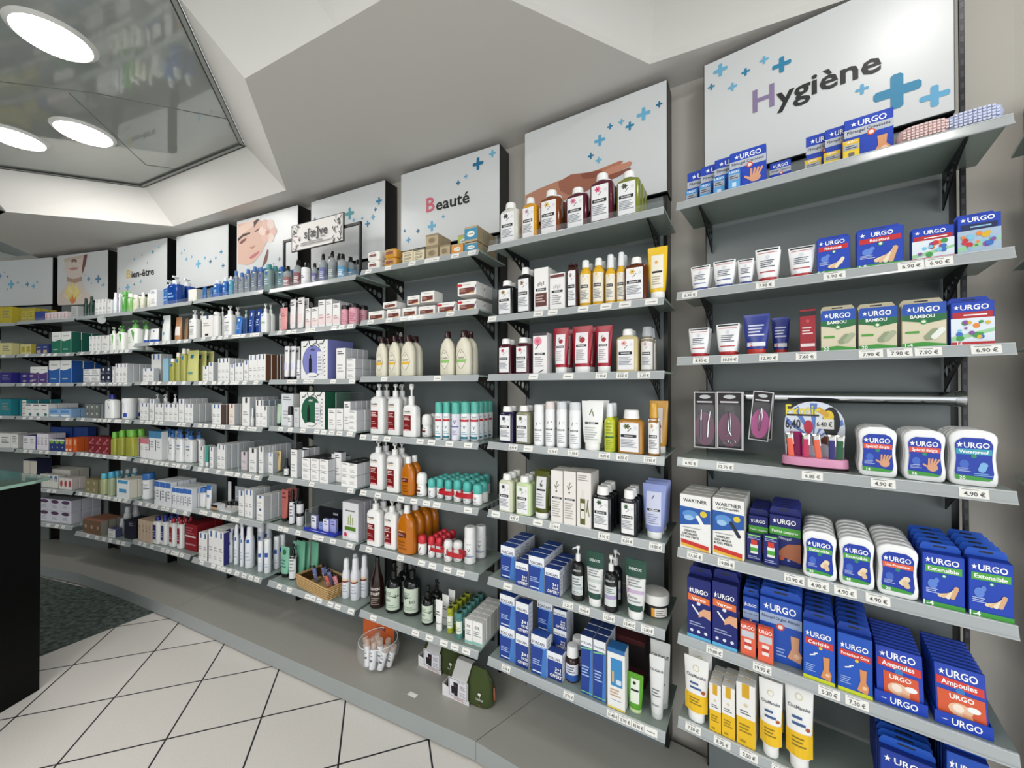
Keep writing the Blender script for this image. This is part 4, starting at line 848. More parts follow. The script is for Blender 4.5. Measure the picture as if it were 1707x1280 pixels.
klb(2, 0, 1029, 1070, 288, '#7c8434', '#3a4a22', 'olive green shampoo bottle, white cap', n=3, d=.025)
klb(2, 1, 831, 861, 469, '#1a1a1e', '#b08a50', 'black quinine shampoo bottle', n=2)
klb(2, 1, 863, 890, 447, '#1a1a1e', '#8a6a40', 'tall black quinine shampoo bottle', n=2)
kbox = lambda brown: dict(front='#efeeec', side='#e2e1de', pr=[('q', -.1, .66, .03, .03, 0, '#efeeec')] + [('q', -.2 + .13 * i, .62 + .02 * (i % 2), .22, .045, 1.5, '#4a2a24') for i in range(4)] + [('r', -.36, .47, .36, .53, KB), ('t', 'KLORANE', 0, .50, .028, '#ffffff', .6)] + ([('r', -.4, .12, .4, .42, '#5a2a24'), ('l', -.34, .3, .2, .38, 3, '#c9b0aa')] if brown else [('r', -.46, .88, .46, .96, '#6a2a2c'), ('l', -.36, .3, .14, .42, 5, '#9a9a9c')]))
put(2, 1, 'serum_box', 'box', 'white serum box with brown panel', 890, 914, 446, mk_box, kbox(1), dp=.10)
put(2, 1, 'serum_box', 'box', 'white serum box with plum band', 916, 942, 455, mk_box, kbox(0), dp=.09)
klb(2, 1, 946, 965, 441, '#3a1a18', '#8a6a40', 'dark brown conditioner upright, white foot', cap='#3a1a18', capw=.9, caph=.04)
yel = dict(shape='round', body='#e2b22c', cap='#f4f4f2', bk='g', capw=.62, caph=.16, lab=(-.42, .10, .42, .82, '#efe9da'), pr=klo('#f0d080', fl2='#c9a050'))
put(2, 1, 'lotion_bottle', 'bottle', 'yellow lotion bottle, white cap', 966, 987, 435, mk_bottle, yel, n=2)
put(2, 1, 'lotion_bottle', 'bottle', 'yellow lotion bottle, white cap', 988, 1009, 431, mk_bottle, yel, n=2)
ysp = dict(yel, cap='#e9ecee', capw=.66, caph=.27, ck='s')
put(2, 1, 'spray_bottle', 'bottle', 'yellow spray bottle, clear cap', 1009, 1027, 425, mk_bottle, ysp, n=2)
put(2, 1, 'spray_bottle', 'bottle', 'yellow spray bottle, clear cap', 1028, 1045, 421, mk_bottle, ysp, n=2, d=.04)
klb(2, 1, 1042, 1082, 430, '#5c2a12', '#e8c060', 'wide amber chamomile shampoo bottle', n=2, capw=.46)
put(2, 1, 'conditioner_tube', 'tube', 'yellow conditioner tube, white cap', 1085, 1120, 411, mk_tube, dict(body='#ecc22c', cap='#f3f3f0', lab=(-.30, .2, .30, .84, '#efe9da'), pr=[('d', -.04, .70, .08, '#e0a83c'), ('r', -.24, .49, .26, .53, KB), ('l', -.24, .22, .26, .44, 4, '#b0a890')]), d=.03, dp=.045)
klb(2, 2, 832, 857, 565, '#4a1424', '#e0506c', 'small dark red peony shampoo bottle', n=2, capw=.6)
klb(2, 2, 860, 886, 563, '#4a1424', '#e0506c', 'small dark red peony shampoo bottle', n=2, capw=.6)
put(2, 2, 'serum_box', 'box', 'white box with pink peony', 888, 912, 555, mk_box, dict(front='#f0eeee', side='#e6e4e4', pr=[('r', -.5, .93, .5, 1, '#3a3a3c'), ('d', -.14, .80, .28, '#e88aa0'), ('d', -.14, .80, .12, '#d8607c'), ('q', -.2, .66, .4, .05, .9, '#2c3830'), ('r', -.36, .46, .36, .51, KB), ('t', 'KLORANE', 0, .485, .026, '#ffffff', .6), ('l', -.36, .3, .16, .42, 5, '#a0a0a4'), ('q', .1, .06, .4, .06, .5, '#2a2c30')]), dp=.055)
redt = dict(body='#a3142c', cap='#f3f3f1', capw=.74, lab=(-.32, .20, .30, .86, '#eeeaec'), pr=[('d', .02, .70, .14, '#a3142c'), ('q', -.1, .76, .2, .04, 1, '#2c3830'), ('r', -.28, .555, .24, .60, KB), ('t', 'KLORANE', -.02, .578, .024, '#ffffff', .44), ('l', -.26, .2, .26, .5, 6, '#a8a2a8')])
for x0, x1, y in ((923, 949, 547), (954, 989, 543.5), (993, 1022, 543)):
    put(2, 2, 'conditioner_tube', 'tube', 'crimson conditioner tube, white cap', x0, x1, y, mk_tube, redt, n=2 if x0 < 980 else 1, dd=.06, dp=.045)
klb(2, 2, 1028, 1066, 549, '#cdbd8e', '#e8a8a0', 'straw-coloured shampoo bottle, white cap', n=2, capw=.5)
put(2, 2, 'spray_bottle', 'bottle', 'clear flower-water bottle, clear cap', 1068, 1091, 545, mk_bottle, dict(shape='round', body='#b9ad93', bk='a', cap='#dfe4e8', ck='a', caph=.22, capw=.8, lab=(-.42, .06, .42, .94, '#e6e4e2'), pr=klo('#d8a0a8')), n=2)
klb(2, 3, 833, 860, 677, '#1c1840', '#3a3a60', 'dark violet centaury shampoo bottle', n=2, yb=738, capw=.6)
klb(2, 3, 861, 888, 676, '#8a8a70', '#5a6a40', 'grey-green shampoo bottle, white cap', n=2, yb=740, capw=.6)
for x0, x1, y, c in ((890, 908, 674, '#f2f3f3'), (909, 926, 669, '#e2d9d4'), (928, 946, 669, '#d5d8dc'), (949, 969, 670, '#d9dbde')):
    put(2, 3, 'dry_shampoo_can', 'can', 'white dry-shampoo can', x0, x1, y, mk_bottle, dict(shape='can', body='#eff0f1', cap=c, caph=.17, lab=(-.42, .05, .4, .97, '#f2f3f4'), pr=[('q', -.16, .64, .3, .06, 1.4, '#5a6248'), ('d', .2, .66, .08, '#c99a8c' if x0 == 909 else '#ccd2c4'), ('r', -.36, .44, .30, .48, KB), ('t', 'KLORANE', -.03, .46, .026, '#ffffff', .46), ('l', -.34, .3, .12, .38, 5, '#a8acb0')]), n=1 if x0 > 940 else 2, yb=745 + (x0 - 890) * .09)
put(2, 3, 'conditioner_tube', 'tube', 'white oat-milk cream tube', 969, 1007, 668, mk_tube, dict(body='#eeefed', cap='#f5f5f3', capw=.66, pr=[('q', -.05, .78, .3, .05, 1.2, '#7a8460'), ('q', .05, .74, .25, .05, 1.9, '#7a8460'), ('r', -.3, .53, .3, .57, KB), ('t', 'KLORANE', 0, .55, .024, '#ffffff', .5), ('l', -.3, .3, .2, .48, 6, '#b4b8b4')]), yb=754, dp=.045, n=2, dd=.08)
put(2, 3, 'spray_bottle', 'bottle', 'lime yellow spray bottle, clear cap', 1007, 1027, 672, mk_bottle, dict(shape='round', body='#c4cc3a', bk='g', cap='#e6eaec', ck='s', caph=.28, capw=.62, pr=[], bodypr=[('r', -.36, .40, .36, .45, '#2f6a3c'), ('l', -.3, .3, .5, .85, 4, '#8a9a30'), ('l', -.3, .3, .06, .36, 5, '#8a9a30')]), n=2, yb=756)
klb(2, 3, 1031, 1075, 683, '#a9782c', '#5a6a34', 'wide golden shampoo bottle, white cap', yb=761, capw=.62, caph=.2)
put(2, 3, 'spray_bottle', 'bottle', 'gold-topped oil spray bottle', 1079, 1101, 672, mk_bottle, dict(shape='round', body='#9a6a24', bk='g', cap='#d5a23c', ck='g', caph=.28, capw=.7, lab=(-.42, .06, .42, .96, '#f0f0ef'), pr=klo('#c9a050')), n=2, dd=.035, yb=764)
put(2, 3, 'conditioner_tube', 'tube', 'gold conditioner tube, white cap', 1092, 1125, 668, mk_tube, dict(body='#c8963c', cap='#f3f3f0', lab=(-.30, .2, .22, .86, '#e9e6e4'), pr=[('r', -.24, .49, .16, .53, KB), ('l', -.24, .16, .22, .44, 4, '#a8a0a0')]), d=.085, dp=.05)
klb(2, 4, 833, 859, 789, '#d0d2b8', '#2c3028', 'pale green-tinted shampoo bottle, white cap', n=3, yb=855, capw=.56)
klb(2, 4, 861, 889, 793, '#c6d8a8', '#a8c890', 'light green shampoo bottle, white cap', n=3, yb=861, capw=.56)
put(2, 4, 'conditioner_tube', 'tube', 'olive conditioner tube, white cap', 890, 917, 785, mk_tube, dict(body='#4c5216', cap='#f3f3f0', capw=.82, caph=.12, lab=(-.32, .22, .32, .88, '#dfdfe2'), pr=[('q', 0, .76, .3, .05, 1.1, '#4a5640'), ('d', .02, .70, .09, '#5a664c'), ('r', -.28, .585, .28, .62, KB), ('l', -.28, .24, .26, .54, 5, '#a0a2a8')]), yb=865, dp=.045, n=2)
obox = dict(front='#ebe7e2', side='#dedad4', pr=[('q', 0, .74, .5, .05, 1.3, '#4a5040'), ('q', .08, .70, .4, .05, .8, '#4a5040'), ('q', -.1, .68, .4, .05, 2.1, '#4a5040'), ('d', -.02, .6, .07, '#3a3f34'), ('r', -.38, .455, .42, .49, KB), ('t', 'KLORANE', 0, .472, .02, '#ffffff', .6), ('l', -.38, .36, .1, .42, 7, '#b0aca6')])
put(2, 4, 'serum_box', 'box', 'beige olive-leaf box', 918, 938, 784, mk_box, obox, n=2, yb=873, dp=.048)
put(2, 4, 'serum_box', 'box', 'beige olive-leaf box', 939, 960, 786, mk_box, obox, n=2, yb=878, dp=.048)
put(2, 4, 'serum_box', 'box', 'beige oil box picturing a bottle', 961, 985, 788, mk_box, dict(front='#e9e5e0', side='#dcd8d2', pr=[('l', -.42, .36, .84, .96, 3, '#a09c96'), ('r', -.26, .05, .1, .52, '#5a5c1c'), ('r', -.22, .16, .06, .44, '#e6e2da'), ('r', -.2, .30, .04, .33, KB), ('r', -.16, .52, .0, .68, '#e0dcd6'), ('q', .26, .4, .9, .08, 1.45, '#6a7444'), ('q', .34, .3, .7, .06, 1.7, '#808a58')]), yb=884, dp=.10)
for x0, x1, y, yb_ in ((988, 1022, 810, 889), (1034, 1064, 816, 895)):
    klb(2, 4, x0, x1, y, '#14171c', '#2f5a34', 'black-green shampoo bottle, white cap', n=3, yb=yb_, capw=.62, caph=.18)
put(2, 4, 'conditioner_tube', 'tube', 'pale lilac conditioner tube, white cap', 1075, 1116, 807, mk_tube, dict(body='#8d9ad0', cap='#f3f3f0', capw=.62, caph=.12, lab=(-.32, .24, .30, .86, '#c9cfe4'), pr=[('q', -.04, .76, .2, .04, 1.1, '#3a4a70'), ('r', -.28, .505, .26, .545, KB), ('t', 'KLORANE', -.01, .525, .024, '#ffffff', .44), ('l', -.26, .2, .26, .46, 5, '#8a92b4')]), n=3, dd=.05, yb=899, dp=.048)
tallF = dict(front='#1d3f93', side='#e6e9ee', top='#2a4f9c', pr=FORC, sidepr=[('l', -.3, .3, .2, .9, 8, '#b4b8c0')])
smF = dict(front='#1d3f93', side='#d5dae4', top='#223f8c', pr=FORC3, sidepr=[('l', -.3, .3, .2, .9, 5, '#b4b8c0')])
SUP = 'supplement_box'
put(2, 5, SUP, 'box', 'tall blue hair-supplement box', 834.5, 858, 911, mk_box, tallF, n=4, dd=.052, dp=.048, yb=965)
put(2, 5, SUP, 'box', 'short blue bonus supplement box', 859, 880, 938, mk_box, smF, n=4, dd=.046, dp=.042, yb=977)
put(2, 5, SUP, 'box', 'tall blue hair-supplement box', 881, 907, 928, mk_box, tallF, n=4, dd=.052, dp=.048, yb=989)
put(2, 5, SUP, 'box', 'short blue bonus supplement box', 908, 933, 948, mk_box, smF, n=4, dd=.046, dp=.042, yb=996)
derp = dict(body='#131316', pump='#f1f1ef', lab=(-.4, .16, .4, .66, '#d5dcda'), pr=[('t', 'DERCOS', 0, .80, .05, '#dfe2e2', .6), ('l', -.34, .3, .4, .62, 3, '#7a8286'), ('r', -.4, .30, .4, .38, '#b9c4c6'), ('l', -.34, .3, .18, .27, 2, '#7a8286')], shape='round', bk='s', ph=.24)
put(2, 5, 'pump_bottle', 'bottle', 'black pump shampoo, pale grey label', 952, 975, 909, mk_pump, dict(derp, face=-1), yb=1003)
dt = lambda acc: dict(body='#e4e6e4', cap='#f3f3f1', capw=.72, caph=.13, crimp='#1f4a3c', pr=[('r', -.5, .70, .5, .99, '#1f4a3c'), ('t', 'DERCOS', 0, .84, .045, '#e6ece8', .6), ('r', -.36, .145, .36, .25, '#1f4a3c'), ('r', -.42, .44, .42, .50, acc), ('l', -.34, .34, .54, .72, 4, '#8a9094'), ('l', -.3, .3, .28, .4, 2, '#9aa0a4')])
put(2, 5, 'shampoo_tube', 'tube', 'green and white shampoo tube, grey stripe', 977, 1007, 919, mk_tube, dt('#c2ccc8'), yb=1012, dp=.045)
put(2, 5, 'pump_bottle', 'bottle', 'black pump shampoo, lilac-striped label', 1006, 1031, 925, mk_pump, dict(derp, pr=[('t', 'DERCOS', 0, .80, .05, '#dfe2e2', .6), ('r', -.4, .34, .4, .44, '#a99ac4'), ('l', -.34, .3, .48, .62, 3, '#7a8286')]), n=2, yb=1025)
put(2, 5, 'shampoo_tube', 'tube', 'green and white shampoo tube, pink specks', 1041, 1077, 932, mk_tube, dict(dt('#c4b0cc'), pr=dt('#c4b0cc')['pr'] + [('d', -.34 + .05 * (k % 2), .34 + .05 * k, .028, '#8a3a5c') for k in range(8)]), n=2, yb=1034, dp=.05, dd=.055)
put(2, 5, 'hair_mask_jar', 'jar', 'black and white jar, yellow mark', 1082, 1131, 990, mk_jar, dict(body='#16181c', cap='#ecebe7', lab=(-.1, .12, .42, .8, '#e6e2da'), pr=[('r', -.1, .12, .02, .8, '#e6a02c'), ('l', .06, .38, .2, .7, 3, '#8a8a8a')]), yb=1038)
put(2, 6, SUP, 'box', 'tall blue hair-supplement box', 833, 858, 991, mk_box, tallF, n=1, dp=.048, yb=1100, stack=2)
put(2, 6, SUP, 'box', 'short blue bonus supplement box', 859.5, 881, 1003, mk_box, smF, n=1, dp=.042, yb=1112, stack=2)
put(2, 6, SUP, 'box', 'tall blue hair-supplement box', 885, 911, 1060, mk_box, tallF, n=1, dp=.048, yb=1125)
put(2, 6, SUP, 'box', 'tall blue hair-supplement box', 895, 921, 1000, mk_box, tallF, n=1, dp=.048, d=.115, stack=2)
put(2, 6, SUP, 'box', 'short blue bonus supplement box', 912, 937, 1088, mk_box, smF, n=1, dp=.042, yb=1133)
put(2, 6, SUP, 'box', 'short blue bonus supplement box', 922, 944, 1016, mk_box, smF, n=2, dp=.042, dd=.046, d=.11, stack=3)
put(2, 6, 'pill_bottle', 'bottle', 'dark pill bottle, white cap', 942, 966, 1074, mk_bottle, dict(shape='round', body='#2c1a16', bk='g', cap='#f1f1ef', capw=.86, caph=.3, lab=(-.44, .08, .44, .76, '#dfe3ec'), pr=[('r', -.44, .08, .44, .34, '#2a5aa8'), ('l', -.3, .3, .4, .7, 3, '#5a6070')]), n=2, yb=1140)
gs = dict(front='#1d3f93', side='#d5dae4', top='#28407c', pr=[('r', -.5, .82, .5, 1, '#eceff2'), ('t', 'FORCAPIL', 0, .88, .035, '#1a2b5c', .86), ('p', [(-.5, .79), (.5, .82), (.5, .80), (-.5, .76)], '#7cc48c'), ('p', [(.2, 0), (.5, 0), (.5, .8), (.34, .78)], '#3f7cc8'), ('l', -.4, .24, .3, .5, 4, '#a9c0ea'), ('r', -.5, .03, .5, .05, '#7cc48c')])
put(2, 6, SUP, 'box', 'tall blue box with green stripe', 967, 987, 1060, mk_box, gs, n=3, dd=.048, dp=.044, yb=1157)
put(2, 6, SUP, 'box', 'tall blue box with green stripe', 988, 1009, 1068, mk_box, gs, n=3, dd=.048, dp=.044, yb=1167)
put(2, 6, SUP, 'box', 'white box with bright blue window', 1011, 1041, 1082, mk_box, dict(front='#eeeeec', side='#e6e6e4', top='#2a6aa8', pr=[('r', -.5, .93, .5, 1, '#2a6aa8'), ('r', -.3, .38, .36, .84, '#3a8ac4'), ('r', -.22, .44, -.12, .62, '#e6b83a'), ('r', 0, .42, .3, .5, '#cfe4f2'), ('l', -.34, .3, .2, .34, 3, '#c8a080'), ('r', -.5, 0, .5, .03, '#e6d060'), ('q', 0, .15, .6, .02, 0, '#2a5aa8')]), yb=1182, dp=.055)
put(2, 6, 'shower_gel_tube', 'tube', 'small bright green shower-gel tube', 1042, 1070, 1121, mk_tube, dict(body='#5aa02c', cap='#cfe4b0', bk='g', capw=.74, caph=.1, lab=(-.26, .26, .28, .86, '#e3eddc'), pr=[('d', -.04, .76, .1, '#1c2a1c'), ('r', -.24, .56, .24, .61, KB)]), yb=1188, dp=.035)
cau = dict(body='#e6e7e6', cap='#d5d7d5', caph=.09, capw=.76, bk='s', pr=[('t', 'CAUDALIE', 0, .78, .055, '#3a3c40', .86), ('l', -.3, .3, .36, .5, 3, '#7a7c80'), ('l', -.3, .2, .2, .26, 1, '#9a9c9e')])
put(2, 6, 'cream_tube', 'tube', 'tall white body-cream tube', 1081, 1107, 1093, mk_tube, cau, yb=1200, dp=.045)
put(2, 6, 'cream_tube', 'tube', 'tall white body-cream tube', 1091, 1126, 1071, mk_tube, cau, d=.115, dp=.05)
put(2, 6, 'gift_box', 'box', 'low dark red gift box', 1010, 1075, 1062, mk_box, dict(front='#4a1a1e', side='#3a1216', top='#5a2226', pr=[('r', -.5, .4, .5, .9, '#1c1416')]), d=.19, dp=.08)

# ================================================================== BEAUTY BAY
soapdish = lambda c, lab: dict(w=0)
def mk_dish(w, h, dp, body='#f0eeea', lab='#7a3230'):
    mb = MB(); R = w / 2; D = dp / 2
    mb.loft([(0, R * .8, D * .8, 4), (h * .08, R * .92, D * .92, 5), (h * .5, R, D, 6), (h * .9, R * .95, D * .95, 5), (h, R * .8, D * .8, 4)], M(body, 's'), n=24)
    lb = MB(); draw(lb, lambda x, z, e: (x, -D - e - .0002, z), w, h, [('r', -.28, .4, .28, .66, lab), ('l', -.2, .2, .74, .86, 1, '#9a9a90'), ('r', -.5, .485, .5, .50, '#c9c4b8')]); return [('soap_dish', mb), ('label', lb)]
put(3, 0, 'soap_dish', 'soap', 'white boxed soap dish', 614, 641, 421, mk_dish, dict(body='#eceae6'), stack=2, dp=.06)
put(3, 0, 'soap_dish', 'soap', 'orange boxed soap dish', 641.5, 669, 417, mk_dish, dict(body='#cf9434'), stack=2, dp=.06)
alep = dict(front='#ddd2b4', side='#cfc4a4', pr=[('r', -.5, .9, .5, .97, '#4a4436'), ('t', 'SAVON', 0, .62, .15, '#5a5240', .8), ('t', "D'ALEP", 0, .38, .15, '#5a5240', .8), ('l', -.3, .3, .74, .84, 1, '#8a8270'), ('l', -.3, .3, .1, .24, 2, '#8a8270')])
put(3, 0, 'soap_box', 'soap', 'cream box of olive-oil soap', 670, 687.5, 417, mk_box, alep, n=2, dp=.05)
put(3, 0, 'soap_box', 'soap', 'cream box of olive-oil soap', 688.5, 707, 415, mk_box, alep, n=2, dp=.05)
def kraft(c, s=None): return dict(front='#b3a283', side='#a69576', top='#ac9b7c', pr=[('r', -.5, .86, .5, 1, c), ('r', -.5, .0, .5, .10, c), ('e', 0, .5, .3, .24, '#9a8866'), ('l', -.22, .22, .36, .64, 3, '#5a4e3a')] if not s else [('r', -.5, .14, .5, .86, c), ('e', 0, .5, .3, .2, '#e8ece4'), ('l', -.2, .2, .44, .56, 1, '#5a5e50')])
put(3, 0, 'soap_box', 'soap', 'kraft wrapped soap block', 709, 730, 390, mk_box, kraft('#8f7f60'), stack=2, n=2, dp=.055)
put(3, 0, 'soap_box', 'soap', 'kraft wrapped soap block', 732, 750, 408, mk_box, kraft('#8f7f60'), n=2, dp=.055)
put(3, 0, 'soap_box', 'soap', 'orange banded soap block', 752, 772, 406, mk_box, kraft('#d8903c', 1), n=2, dp=.055)
put(3, 0, 'soap_box', 'soap', 'green banded soap block', 755, 774, 386, mk_box, kraft('#a9bf4c', 1), n=1, dp=.055, d=.045, lift=.052)
put(3, 0, 'soap_box', 'soap', 'blue banded soap block', 774, 796, 404, mk_box, kraft('#3a8aac', 1), n=3, dp=.06)
put(3, 0, 'soap_box', 'soap', 'blue banded soap block, upper', 774, 796, 377, mk_box, kraft('#3a8aac', 1), n=3, dp=.06, lift=.054)
cavb = lambda red: dict(front='#f0eeea', side='#eceae6', top='#f3f1ee', pr=[('l', -.2, .2, .74, .86, 1, '#b0aca6'), ('r', -.40, .1, .40, .56, '#6a2822'), ('l', -.36, .0, .26, .5, 3, '#c8a088'), ('p', [(-.1, .1), (.4, .1), (.4, .22), (.2, .18)], '#e6b86a')] + ([('e', -.38, .78, .16, .12, '#c4242c'), ('q', .42, .4, .4, .04, 1.1, '#2a2a5c')] if red else []))
SX = 'cream_box'
for i, (x0, x1, y) in enumerate(((613.6, 640, 518.5), (644, 667, 515.5), (670, 694, 512.5), (697, 725, 510))):
    put(3, 1, SX, 'box', 'white cream box with brown panel', x0, x1, y, mk_box, cavb(0), n=2, dp=.075)
put(3, 1, SX, 'box', 'white cream box, red sticker', 729, 759, 504, mk_box, cavb(1), n=2, dp=.08)
put(3, 1, SX, 'box', 'white cream box, red sticker', 763, 794, 499, mk_box, cavb(1), n=2, dp=.08)
put(3, 1, SX, 'box', 'white cream box atop the row', 638, 661, 503, mk_box, cavb(0), dp=.075, lift=.064, d=.045)
put(3, 1, SX, 'box', 'white cream box atop the row', 678, 699, 493, mk_box, cavb(0), dp=.075, lift=.068, d=.05)
put(3, 1, SX, 'box', 'white cream box atop the row', 700.5, 724, 485.5, mk_box, cavb(0), dp=.075, lift=.070, d=.04)
put(3, 1, SX, 'box', 'top white cream box, red sticker', 762, 794, 470, mk_box, cavb(1), n=2, dp=.08, lift=.080, d=.035)
ob = lambda acc: dict(shape='oval', body='#ddd8c4', cap='#341a1c', caph=.16, capw=.4, bk='s', ck='g', bodypr=[('p', [(-.34, .5), (-.2, .62), (-.05, .69), (.1, .62), (.24, .5), (.3, .42), (.22, .32), (.06, .2), (-.06, .17), (-.2, .24), (-.34, .34)], '#4a443c'), ('p', [(-.32, .5), (-.19, .61), (-.05, .68), (.09, .61), (.23, .5), (.285, .42), (.21, .325), (.055, .21), (-.06, .18), (-.19, .25), (-.32, .345)], '#e6e2d2'), ('t', 'Cavaillès', -.04, .47, .055, '#5a4a3a', .46), ('p', [(-.32, .34), (.24, .34), (.28, .42), (-.32, .42)], acc), ('d', -.05, .6, .05, '#b9b29c')])
for x0, x1, y, yb_ in ((627, 647, 562, 0), (648, 668, 560, 0), (669, 694, 559, 0)):
    put(3, 2, 'shower_cream_bottle', 'bottle', 'ivory bottle with yellow label band', x0, x1, y, mk_bottle, ob('#e6b83c'), n=2, dd=.05)
for x0, x1, y in ((734, 759, 553), (760, 788, 551)):
    put(3, 2, 'shower_cream_bottle', 'bottle', 'ivory bottle with green label band', x0, x1, y, mk_bottle, ob('#8fc46c'), n=1 if x0 < 750 else 2, dd=.05)
cp = dict(body='#eeeeec', pump='#f1f1ef', bodypr=cavlab(), ph=.2)
put(3, 3, 'pump_bottle', 'bottle', 'tall white pump bottle, maroon label', 619, 646, 640, mk_pump, cp, n=2, yb=724)
put(3, 3, 'pump_bottle', 'bottle', 'tall white pump bottle, maroon label', 647.5, 672, 640, mk_pump, cp, n=2, yb=726)
put(3, 3, 'pump_bottle', 'bottle', 'short-bodied white pump bottle, maroon label', 673, 700, 640, mk_pump, dict(cp, ph=.36, bodypr=cavlab(.2, .68)), n=1, yb=729)
wr = [('t', 'Rogé', 0, .78, .10, '#b5504a', .6), ('r', -.3, .42, .16, .6, '#6a2826'), ('l', -.3, .3, .12, .34, 2, '#a8a4a0')]
put(3, 3, 'roll_on_deodorant', 'deodorant', 'white waisted roll-on deodorant', 703, 722, 690, mk_roll, dict(cap='#f2f0ee', pr=wr, caph=.5, waist=True), n=2, dd=.04, yb=729)
def strap2(b, L, name, x0, x1, y0, y1, dq, desc, col='#b5202c', clr=None):
    """red band round a twin pack"""
    B = BY[b]; ta, za = B.solve(x0, y0, dq); tb, zb = B.solve(x1, y0, dq); _, z2 = B.solve((x0 + x1) / 2, y1, dq); _, z1 = B.solve((x0 + x1) / 2, y0, dq)
    q = B.p((ta + tb) / 2, dq, 0); dp_ = (x1 - x0) / 2 * q.y ** 2 / (F * math.hypot(q.x, q.y)) * .97; hw = ((tb - ta) / 2 + dp_) / 2 - .001
    mb = MB(); mb.loft([(0, hw, dp_ / 2 + .002, 4), (abs(z1 - z2), hw, dp_ / 2 + .002, 4)], M(col, 's'), n=36, caps=(False, False)); e = obj('promo_band', mb, None, B.p((ta + tb) / 2, dq + dp_ / 2, min(z1, z2)), B.rz)
    tag(e, desc, 'band', None); return e
vich = lambda: dict(shape='can', body='#eef1f3', cap='#58b5a6', caph=.30, lab=(-.44, .05, .44, .98, '#eef1f3'), pr=[('t', 'VICHY', 0, .86, .06, '#4a5058', .6), ('r', -.44, .70, .44, .78, '#c22430'), ('t', 'V', 0, .48, .16, '#5b6068', .3), ('r', -.44, .06, .36, .15, '#2a7a8c'), ('l', -.34, .34, .2, .34, 2, '#8ab0c4')])
for x0, x1 in ((725, 738), (738.5, 752), (768, 784), (784.5, 800)):
    put(3, 3, 'deodorant_spray', 'can', 'teal-capped white deodorant spray', x0, x1, 670, mk_bottle, vich(), n=5, dd=.044, yb=733 if x0 < 760 else 735)
put(3, 3, 'deodorant_spray', 'can', 'teal-capped deodorant, purple line', 752.5, 767, 671, mk_bottle, dict(vich(), lab=(-.44, .05, .44, .98, '#e0dfee'), pr=[('t', 'V', 0, .7, .16, '#5b5068', .4), ('r', -.44, .5, .44, .54, '#5a5a9c'), ('l', -.3, .3, .2, .4, 3, '#9a9ac0')]), n=4, dd=.044, yb=735)
put(3, 4, 'pump_bottle', 'bottle', 'tall white pump bottle, maroon label', 618, 645, 734, mk_pump, cp, n=2, yb=817)
put(3, 4, 'pump_bottle', 'bottle', 'tall white pump bottle, maroon label', 646, 672, 738, mk_pump, cp, n=2, yb=822)
amb = dict(shape='oval', body='#b96a10', bk='g', cap='#f3f3f1', caph=.17, capw=.36, bodypr=[('r', -.36, .42, .16, .54, '#5a1c1c'), ('l', -.32, .1, .45, .52, 2, '#c89a8a'), ('l', -.3, .2, .1, .34, 3, '#8a4c10'), ('r', -.36, .565, .1, .575, '#e6d0a0')])
put(3, 4, 'shower_oil_bottle', 'bottle', 'amber shower-oil bottle, white cap', 670, 693, 761, mk_bottle, amb, n=2, dd=.05, yb=827)
put(3, 4, 'roll_on_deodorant', 'deodorant', 'tall white roll-on deodorant', 694.5, 713.5, 787, mk_roll, dict(cap='#f4f3f1', pr=wr, caph=.5, waist=True), yb=829)
tr = dict(cap='#54b9b0', caph=.46, pr=[('t', 'V', 0, .6, .3, '#5b6068', .4), ('l', -.3, .3, .1, .36, 2, '#a8b4bc')])
put(3, 4, 'roll_on_deodorant', 'deodorant', 'teal-capped roll-on deodorant', 713.7, 727, 797, mk_roll, tr, n=4, dd=.034, yb=831)
for i, (x0, x1, y) in enumerate(((728, 741, 797), (741.3, 755, 799), (756, 771, 799), (771.3, 787, 802), (788, 806, 806))):
    put(3, 4, 'roll_on_deodorant', 'deodorant', 'teal-capped roll-on deodorant', x0, x1, y, mk_roll, tr, n=5 if i < 4 else 2, dd=.040, yb=832 + (x0 - 728) * .2)
strap2(3, 4, '', 728, 755, 825, 818, .034, 'red band around twin pack of teal roll-ons, beside single')
strap2(3, 4, '', 756, 787, 830, 822, .027, 'red band around twin pack of teal roll-ons, nearer end')
put(3, 5, 'pump_bottle', 'bottle', 'tall white pump bottle, maroon label', 613.6, 641, 829, mk_pump, cp, n=2, yb=912)
put(3, 5, 'pump_bottle', 'bottle', 'tall white pump bottle, maroon label', 642, 667, 833, mk_pump, dict(cp, bodypr=cavlab() + [('d', -.11, .38, .06, '#ece6e2')]), n=2, yb=917)
put(3, 5, 'shower_oil_bottle', 'bottle', 'large amber shower-oil bottle, white cap', 664, 695, 841, mk_bottle, dict(amb, capw=.3), n=4, dd=.056, yb=926)
rr_ = dict(cap='#cf3140', caph=.42, pr=[('t', 'V', 0, .6, .3, '#5b6068', .4), ('l', -.3, .3, .1, .36, 2, '#c4a8ac')])
put(3, 5, 'roll_on_deodorant', 'deodorant', 'red-capped roll-on deodorant', 697, 713, 891, mk_roll, rr_, yb=927)
for x0, x1, y in ((714, 726, 893), (726.4, 739, 895)):
    put(3, 5, 'roll_on_deodorant', 'deodorant', 'red-capped roll-on deodorant', x0, x1, y, mk_roll, rr_, n=4, dd=.036, yb=931)
for x0, x1, y in ((740, 755, 899), (755.5, 772, 901)):
    put(3, 5, 'roll_on_deodorant', 'deodorant', 'white-capped roll-on deodorant', x0, x1, y, mk_roll, dict(rr_, cap='#eeeeec'), n=1, yb=938)
strap2(3, 5, '', 714, 739, 920, 914, .034, 'red band around twin pack of red-capped roll-ons')
strap2(3, 5, '', 740, 772, 929, 921, .027, 'red band around twin pack of white-capped roll-ons')
